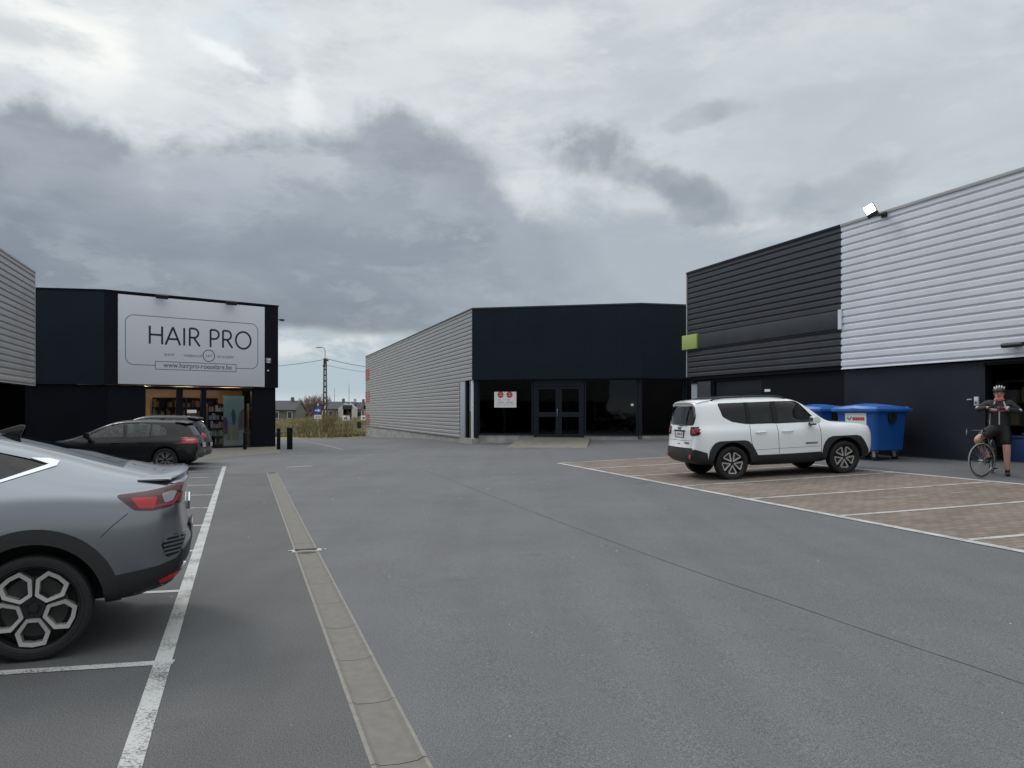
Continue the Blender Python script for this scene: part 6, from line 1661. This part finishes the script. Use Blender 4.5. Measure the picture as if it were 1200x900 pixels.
# bare shrubs and trees
def bare_tree(name, x, y, z, h, spread, n, m_, label, cat, group=None, lean=.5, r0=.03, depth=3, seed=1):
    rnd = random.Random(seed); e = empty(name, (x, y, z)); tag(e, label, cat, group)
    st, br = MB(), MB()
    def grow(p, d, l, r, lev):
        pts = [p]; q = p; dd = d.copy()
        for k in range(3):
            dd = (dd+V((rnd.uniform(-.22, .22), rnd.uniform(-.22, .22), rnd.uniform(-.05, .15)))).normalized(); q = q+dd*l/3; pts.append(q)
        (st if lev == 0 else br).tube(pts, [r, r*.8, r*.6, r*.35], 4 if lev else 6, caps=False)
        if lev < depth:
            for k in range(4 if lev < 2 else 3):
                t = rnd.uniform(.3, 1); b = pts[min(3, int(t*3))].lerp(pts[min(3, int(t*3)+1)], .5)
                nd = (dd+V((rnd.uniform(-1, 1), rnd.uniform(-1, 1), rnd.uniform(-.2, .6)))*.7).normalized(); grow(b, nd, l*rnd.uniform(.45, .7), r*.5, lev+1)
    for k in range(n):
        a = rnd.uniform(0, 2*math.pi); d = V((math.cos(a)*lean*rnd.random(), math.sin(a)*lean*rnd.random(), 1)).normalized()
        grow(V((rnd.uniform(-spread, spread), rnd.uniform(-.5, .5), -.1)), d, h*rnd.uniform(.45, .65), r0, 0)
    st.build('trunk', m_, e); br.build('crown', m_, e)
    return e
M['twig'] = mat('twigs_tan', (.23, .18, .11), .95, var=.3, vscale=3); M['twig2'] = mat('twigs_green', (.15, .14, .06), .95, var=.3, vscale=3); M['twig3'] = mat('twigs_red', (.16, .10, .085), .95, var=.2)
for i, (px, dd, hpx, m_, lb) in enumerate(((352, 68, 22, 'twig2', 'low olive bare shrub left of the traffic sign'), (363, 66, 28, 'twig2', 'bushy olive shrub just left of the traffic sign post'), (374, 67, 26, 'twig', 'bare shrub between the traffic sign and the pole'), (388, 66, 38, 'twig', 'tall tan bare shrub just right of the utility pole'), (396, 67, 34, 'twig', 'tan bare shrub leaning away right of the pole'), (403, 70, 20, 'twig2', 'low shrub under the notice board'))):
    x, y, z = fpos(px, dd); bare_tree('shrub', x, y, z, hpx*dd/900*1.0, .9, 10, m_, lb, 'shrub', 'bare shrubs round the pole', lean=.8, r0=.03, depth=3, seed=10+i)
for i, (px, dd, top, lb) in enumerate(((357, 240, 467, 'reddish bare tree left of the traffic sign far behind'), (364, 250, 466, 'bare tree behind the blue traffic sign'), (371, 260, 464.5, 'wide bare tree between the sign and the pole'), (377.5, 250, 465, 'bare tree touching the pole from the left'), (385, 270, 467, 'bare tree showing over the roofs just right of the pole'), (350, 235, 470, 'small reddish bare tree beside the grey detached house'))):
    x, y, z = fpos(px, dd); h_ = EYE-(top-482)/900*dd-z; bare_tree('bare_tree', x, y, z, h_*1.15, 1.5, 9, 'twig3', lb, 'tree', 'bare trees before the houses', lean=.6, r0=.17, depth=3, seed=40+i)
# twigs over the roof of the hair shop
x, y = (88-600)/900*44, 44; bare_tree('bare_tree', x, y, 0, 9.1, .3, 4, 'twig3', 'bare tree whose top twigs show over the left part of the hair shop roof', 'tree', None, lean=.2, r0=.06, depth=3, seed=77)
# rough hedge line and grass
def grass():
    mb = MB(); rnd = random.Random(5)
    for k in range(9000):
        px = rnd.uniform(322, 436); py = 487+ (512.5-487)*rnd.random()**.8
        x, y, z = pix(px, py)
        if to_nt(x, y)[1] < 62 or y > 260: continue
        n, t = to_nt(x, y)
        if n > 8.6 and t < 69: continue
        h = rnd.uniform(.15, .5)*(1+.6*(y > 100)); w = rnd.uniform(.05, .18); a = rnd.uniform(0, 3.14)
        for j in range(3):
            a2 = a+j*1.05; dx, dy = math.cos(a2)*w, math.sin(a2)*w; lx, ly = rnd.uniform(-.2, .2), rnd.uniform(-.2, .2)
            mb.add([(x-dx, y-dy, z-.05), (x+dx, y+dy, z-.05), (x+lx, y+ly, z+h)], [(0, 1, 2)])
    m, t, b = newmat('grass_blades'); tc = t.nodes.new('ShaderNodeTexCoord'); n = t.nodes.new('ShaderNodeTexNoise'); n.inputs['Scale'].default_value = .25; n.inputs['Detail'].default_value = 8; L(t, tc, 'Object', n, 'Vector')
    cr = t.nodes.new('ShaderNodeValToRGB'); e = cr.color_ramp.elements; e[0].position = .4; e[0].color = (.13, .14, .05, 1); e[1].position = .6; e[1].color = (.34, .28, .17, 1); L(t, n, 'Fac', cr, 0); L(t, cr, 0, b, 'Base Color'); b.inputs['Roughness'].default_value = 1
    o = mb.build('grass', m, fix=False); tag(o, 'rough green and straw coloured grass of the field', 'grass', kind='stuff')
grass()
# pale chips and crumbs lying about on the asphalt
def chips():
    mb = MB(); rnd = random.Random(11)
    for k in range(150):
        n, t = rnd.uniform(-6, 8), rnd.uniform(2.5, 24)
        if abs(n-GN) < .2: continue
        x, y = nt(n, t); z = G(x, y); r = rnd.uniform(.003, .010)*(1+t*.05); a0 = rnd.random()*6
        pts = [(x+r*rnd.uniform(.6, 1.3)*math.cos(a0+i*1.05), y+r*rnd.uniform(.6, 1.3)*math.sin(a0+i*1.05)) for i in range(6)]
        mb.add([(p[0], p[1], z+.001) for p in pts]+[(x, y, z+r*.5+.001)], [(i, (i+1) % 6, 6) for i in range(6)])
    tag(mb.build('grit', mat('grit_pale', (.42, .41, .38), .9, var=.3, vscale=2)), 'pale chips and crumbs scattered over the asphalt', 'grit', kind='stuff')
chips()

# ------------------------------------------------------------ sky, light, camera
w = bpy.data.worlds.new('World'); scene.world = w; w.use_nodes = True; w.cycles.sampling_method = 'MANUAL'; w.cycles.sample_map_resolution = 256; t = w.node_tree; t.nodes.clear()
N = t.nodes.new; out = N('ShaderNodeOutputWorld'); bg = N('ShaderNodeBackground'); bg.inputs['Strength'].default_value = .1; L(t, bg, 0, out, 0)
SUN_EL, SUN_AZ = R(42), R(-48)      # azimuth measured from the view direction, negative = left
sky = N('ShaderNodeTexSky'); sky.sky_type = 'NISHITA'; sky.sun_disc = False; sky.sun_elevation = SUN_EL; sky.sun_rotation = SUN_AZ
tc = N('ShaderNodeTexCoord'); nr = N('ShaderNodeVectorMath'); nr.operation = 'NORMALIZE'; L(t, tc, 'Generated', nr, 0)
sx = N('ShaderNodeSeparateXYZ'); L(t, nr, 0, sx, 0)
def mth(op, a, b=None, c=None, clamp=False):
    n = N('ShaderNodeMath'); n.operation = op; n.use_clamp = clamp
    for i, v in enumerate((a, b, c)):
        if v is None: continue
        if isinstance(v, (int, float)): n.inputs[i].default_value = v
        else: t.links.new(v, n.inputs[i])
    return n.outputs[0]
az = mth('ARCTAN2', sx.outputs['X'], sx.outputs['Y']); el = mth('ARCSINE', sx.outputs['Z'])
def comb(x, y, z):
    n = N('ShaderNodeCombineXYZ')
    for i, v in enumerate((x, y, z)):
        if isinstance(v, (int, float)): n.inputs[i].default_value = v
        else: t.links.new(v, n.inputs[i])
    return n.outputs[0]
dirv = nr.outputs[0]
def fbm(vec, scale, det=8, rough=.6, dist=0, lac=2.0):
    n = N('ShaderNodeTexNoise'); n.inputs['Scale'].default_value = scale; n.inputs['Detail'].default_value = det; n.inputs['Roughness'].default_value = rough; n.inputs['Distortion'].default_value = dist; n.inputs['Lacunarity'].default_value = lac
    t.links.new(vec, n.inputs['Vector']); return n.outputs['Fac']
def sm(v, a, b):
    n = N('ShaderNodeMapRange'); n.interpolation_type = 'SMOOTHSTEP'
    n.inputs['From Min'].default_value = a; n.inputs['From Max'].default_value = b; t.links.new(v, n.inputs['Value']); return n.outputs[0]
def curve(v, pts):
    """pts of (az, value in 0..1)"""
    n = N('ShaderNodeFloatCurve'); m_ = n.mapping; cu = m_.curves[0]
    lo, hi = -3.2, 3.2
    P = sorted(pts)
    cu.points[0].location = ((P[0][0]-lo)/(hi-lo), P[0][1]); cu.points[1].location = ((P[-1][0]-lo)/(hi-lo), P[-1][1])
    for a, b in P[1:-1]: cu.points.new((a-lo)/(hi-lo), b)
    m_.update(); x = mth('DIVIDE', mth('SUBTRACT', v, lo), hi-lo); t.links.new(x, n.inputs['Value']); return n.outputs[0]
def A(px): return math.atan((px-600)/900)
def E(px, py): return math.atan((482-py)/math.sqrt(810000+(px-600)**2))
def mixc(f, a, b):
    n = N('ShaderNodeMix'); n.data_type = 'RGBA'; t.links.new(f, n.inputs[0]) if not isinstance(f, (int, float)) else setattr(n.inputs[0], 'default_value', f)
    for v, i in ((a, 6), (b, 7)):
        if isinstance(v, tuple): n.inputs[i].default_value = (*v, 1)
        else: t.links.new(v, n.inputs[i])
    return n.outputs[2]
def s2l(*c): return tuple(((v/255+.055)/1.055)**2.4 if v > 10 else v/255/12.92 for v in c)
# base layer: pale stratus
stretch = N('ShaderNodeMapping'); stretch.inputs['Scale'].default_value = (1, 1, 2.4); t.links.new(dirv, stretch.inputs[0]); sv = stretch.outputs[0]
def billow(vec, scale, det=4, rough=.55):
    """cauliflower edges: rounded cells over several octaves"""
    w_ = N('ShaderNodeVectorMath'); w_.operation = 'ADD'; nz_ = N('ShaderNodeTexNoise'); nz_.inputs['Scale'].default_value = scale*.7; nz_.inputs['Detail'].default_value = 4
    t.links.new(vec, nz_.inputs['Vector']); sc_n = N('ShaderNodeVectorMath'); sc_n.operation = 'SCALE'; sc_n.inputs['Scale'].default_value = .55/scale; t.links.new(nz_.outputs['Color'], sc_n.inputs[0]); t.links.new(vec, w_.inputs[0]); t.links.new(sc_n.outputs[0], w_.inputs[1])
    v_ = N('ShaderNodeTexVoronoi'); v_.feature = 'F1'; v_.inputs['Scale'].default_value = scale; v_.inputs['Detail'].default_value = det; v_.inputs['Roughness'].default_value = rough; v_.normalize = True
    t.links.new(w_.outputs[0], v_.inputs['Vector']); return mth('SUBTRACT', 1.0, v_.outputs['Distance'])
n_big = fbm(sv, 1.9, 6, .55, .3); n_mid = fbm(sv, 4.5, 10, .6, .3); n_fine = fbm(sv, 10, 12, .66, .15)
n_bil = billow(dirv, 8.5, 1.5, .5)
n_edge = mth('ADD', mth('MULTIPLY', fbm(dirv, 6.0, 12, .62, .1), .55), mth('MULTIPLY', mth('SUBTRACT', n_bil, .15), .45))
col = mixc(sm(n_mid, .42, .60), s2l(197, 203, 207), s2l(214, 219, 221))
col = mixc(mth('MULTIPLY', sm(n_fine, .48, .62), .40), col, s2l(228, 231, 231))
col = mixc(mth('MULTIPLY', sm(n_big, .5, .72), .3), col, s2l(184, 193, 199))
def blob(px, py, rx, ry, rot=0, soft=(1.0, .3), nz=.35, noise_=None, sub=.5):
    a0, e0 = A(px), E(px, py); ra, re = rx/900, ry/900
    u = mth('SUBTRACT', az, a0); v = mth('SUBTRACT', el, e0)
    cr_, sr_ = math.cos(rot), math.sin(rot)
    u2 = mth('DIVIDE', mth('ADD', mth('MULTIPLY', u, cr_), mth('MULTIPLY', v, sr_)), ra); v2 = mth('DIVIDE', mth('SUBTRACT', mth('MULTIPLY', v, cr_), mth('MULTIPLY', u, sr_)), re)
    d = mth('SQRT', mth('ADD', mth('MULTIPLY', u2, u2), mth('MULTIPLY', v2, v2)))
    nn_ = mth('MULTIPLY', mth('SUBTRACT', noise_ if noise_ is not None else n_blob, sub), nz*6); d = mth('ADD', d, nn_)
    return sm(d, soft[0], soft[1])
n_blob = fbm(sv, 8, 10, .62, .3)
def over(f, k, c):
    global col
    col = mixc(mth('MULTIPLY', f, k), col, c)
# large, soft tonal areas
over(blob(900, 60, 420, 120, 0, (1.3, .2), .3), .35, s2l(188, 196, 201))
over(blob(1000, 190, 330, 120, 0, (1.3, .2), .3), .6, s2l(178, 188, 195))
over(blob(1150, 120, 120, 40, .2, (1.2, .1), .4), .4, s2l(200, 207, 211))
over(blob(760, 330, 330, 95, 0, (1.3, .4), .25), .85, s2l(160, 171, 181))
over(blob(80, 60, 260, 90, 0, (1.2, .0), .45), .7, s2l(233, 236, 236))
over(blob(60, 55, 70, 50, 0, (1.1, .0), .6), .8, s2l(252, 252, 248))
over(blob(120, 90, 40, 26, .5, (1.1, .0), .6), .7, s2l(250, 250, 246))
over(blob(25, 42, 60, 18, -.1, (1.1, .1), .6), .6, s2l(176, 184, 190))
over(blob(275, 26, 55, 26, .1, (1.1, .1), .75), .35, s2l(198, 224, 234))
over(blob(290, 78, 70, 10, -.35, (1.1, .1), .6), .8, s2l(244, 246, 246))
over(blob(355, 112, 20, 50, .1, (1.1, .1), .6), .6, s2l(240, 242, 242))
over(blob(620, 35, 130, 26, 0, (1.2, .1), .6), .6, s2l(230, 233, 233))
over(blob(180, 125, 160, 26, .0, (1.2, .1), .5), .6, s2l(222, 226, 228))
over(blob(500, 100, 120, 24, .1, (1.2, .1), .6), .4, s2l(186, 193, 199))
# dark bank with a ragged, billowing upper edge
K = .6     # curve values are elevation / K
top_pts = [(-3.2, .16/K), (-2.2, .28/K), (-1.2, .20/K), (A(0), E(0, 122)/K), (A(100), E(100, 142)/K), (A(190), E(190, 176)/K), (A(250), E(250, 172)/K), (A(310), E(310, 158)/K), (A(400), E(400, 160)/K), (A(440), E(440, 156)/K), (A(485), E(485, 140)/K), (A(540), E(540, 162)/K), (A(590), E(590, 200)/K), (A(640), E(640, 240)/K), (A(700), E(700, 285)/K), (A(800), E(800, 345)/K), (A(1000), E(1000, 320)/K), (.9, .25/K), (1.8, .22/K), (3.2, .16/K)]
topc = mth('MULTIPLY', curve(az, top_pts), K)
edge = mth('ADD', mth('SUBTRACT', topc, el), mth('MULTIPLY', mth('SUBTRACT', n_edge, .5), .27))
edge = mth('ADD', edge, mth('MULTIPLY', mth('SUBTRACT', n_fine, .5), .04))
bank = sm(mth('ADD', edge, mth('MULTIPLY', sm(az, A(200), A(60)), .008)), -.008, .034)
bot = mth('ADD', mth('SUBTRACT', el, E(400, 396)), mth('MULTIPLY', mth('SUBTRACT', n_mid, .5), .05)); bank = mth('MULTIPLY', bank, sm(bot, -.006, .016))
side = sm(mth('ADD', az, mth('MULTIPLY', mth('SUBTRACT', n_edge, .5), .8)), A(790), A(540)); bank = mth('MULTIPLY', bank, mth('ADD', mth('MULTIPLY', side, .75), .25))
dark = mixc(sm(n_mid, .42, .60), s2l(121, 131, 144), s2l(154, 164, 174))
dark = mixc(mth('MULTIPLY', sm(n_bil, .55, .75), .40), dark, s2l(112, 121, 133))
dark = mixc(mth('MULTIPLY', sm(n_big, .42, .62), .45), dark, s2l(158, 167, 177))
dark = mixc(mth('MULTIPLY', sm(n_fine, .50, .62), .34), dark, s2l(172, 181, 190))
dark = mixc(mth('MULTIPLY', sm(edge, .09, .03), .35), dark, s2l(164, 171, 178))
col = mixc(mth('MULTIPLY', bank, .96), col, dark)
# lighter rift running through the bank, darker belly above the horizon gap
over(blob(345, 192, 95, 26, -.1, (1.2, .2), .7), .65, s2l(198, 205, 210))
over(blob(200, 205, 70, 26, .1, (1.2, .2), .7), .4, s2l(186, 194, 201))
over(blob(270, 215, 60, 30, .2, (1.2, .2), .6), .35, s2l(178, 187, 195))
over(blob(500, 215, 34, 24, .3, (1.2, .1), .6), .35, s2l(182, 189, 196))
belly = mth('MULTIPLY', sm(el, E(400, 320), E(400, 375)), mth('MULTIPLY', sm(bot, .0, .02), sm(az, A(620), A(480))))
over(blob(150, 205, 170, 30, -.1, (1.3, .1), .45), .4, s2l(170, 178, 187))
over(blob(380, 235, 120, 40, -.3, (1.3, .1), .45), .3, s2l(166, 175, 184))
over(blob(90, 250, 200, 45, -.1, (1.3, .1), .4), .3, s2l(124, 133, 146))
over(blob(300, 300, 220, 40, .0, (1.3, .1), .4), .35, s2l(122, 132, 146))
over(blob(545, 200, 60, 50, .5, (1.2, .1), .4), .3, s2l(138, 146, 156))
over(belly, .35, s2l(118, 129, 142))
# stray dark puffs right of the bank
puff = s2l(139, 148, 157)
n_puff = mth('ADD', mth('MULTIPLY', fbm(dirv, 14, 10, .6, .2), .6), mth('MULTIPLY', mth('SUBTRACT', 1.15, n_bil), .4))
for px_q, py_q, rx_q, ry_q, ro_q, k_q in ((672, 184, 46, 26, .1, .55), (708, 172, 52, 34, -.1, .75), (740, 196, 46, 28, -.3, .5), (785, 214, 50, 22, -.3, .6), (822, 236, 44, 26, -.2, .6), (805, 142, 60, 12, .2, .3), (860, 128, 30, 10, .1, .25), (990, 222, 80, 22, .25, .3), (900, 240, 60, 16, .2, .2)):
    over(blob(px_q, py_q, rx_q, ry_q, ro_q, (1.1, .35), .6, n_puff), k_q, puff)
# gap under the bank: pale blue with white puffs
low = mth('MULTIPLY', sm(mth('ADD', el, mth('MULTIPLY', mth('SUBTRACT', n_mid, .5), .05)), E(400, 386), E(400, 402)), sm(az, A(800), A(560)))
lowc = mixc(sm(n_fine, .40, .62), s2l(170, 185, 195), s2l(212, 218, 221))
lowc = mixc(sm(el, E(400, 414), E(400, 432)), lowc, s2l(172, 189, 200))
lowc = mixc(mth('MULTIPLY', sm(el, E(400, 455), E(400, 475)), .8), lowc, s2l(202, 213, 221))
col = mixc(mth('MULTIPLY', low, 1.0), col, lowc)
# the unseen sky overhead of an overcast day is brighter
gain = mth('ADD', 1.0, mth('MULTIPLY', sm(el, .52, 1.0), 1.45))
gl_ = mth('MULTIPLY', gain, 10.6)
cs = N('ShaderNodeVectorMath'); cs.operation = 'SCALE'; t.links.new(col, cs.inputs[0]); t.links.new(gl_, cs.inputs['Scale'])
fin = mixc(.05, cs.outputs[0], sky.outputs[0]); t.links.new(fin, bg.inputs['Color'])
sl = bpy.data.lights.new('sun', 'SUN'); sl.energy = 1.0; sl.angle = R(14); sl.color = (1, .96, .9); so = bpy.data.objects.new('sun', sl); COL.objects.link(so)
dv = V((math.sin(SUN_AZ)*math.cos(SUN_EL), math.cos(SUN_AZ)*math.cos(SUN_EL), math.sin(SUN_EL))); so.rotation_euler = dv.to_track_quat('Z', 'Y').to_euler(); so.location = (-10, 10, 20)
cd = bpy.data.cameras.new('camera'); cam = bpy.data.objects.new('camera', cd); COL.objects.link(cam); scene.camera = cam
cam.location = (0, 0, EYE); cam.rotation_euler = (R(90), 0, 0); cd.sensor_width = 36; cd.lens = 27; cd.shift_y = 32/1200; cd.clip_end = 6000; cd.clip_start = .05
scene.view_settings.view_transform = 'Standard'; scene.view_settings.look = 'None'; scene.view_settings.exposure = 0; scene.view_settings.gamma = 1
scene.view_settings.use_curve_mapping = False
scene.cycles.max_bounces = 8; scene.cycles.transparent_max_bounces = 16; scene.cycles.use_denoising = True
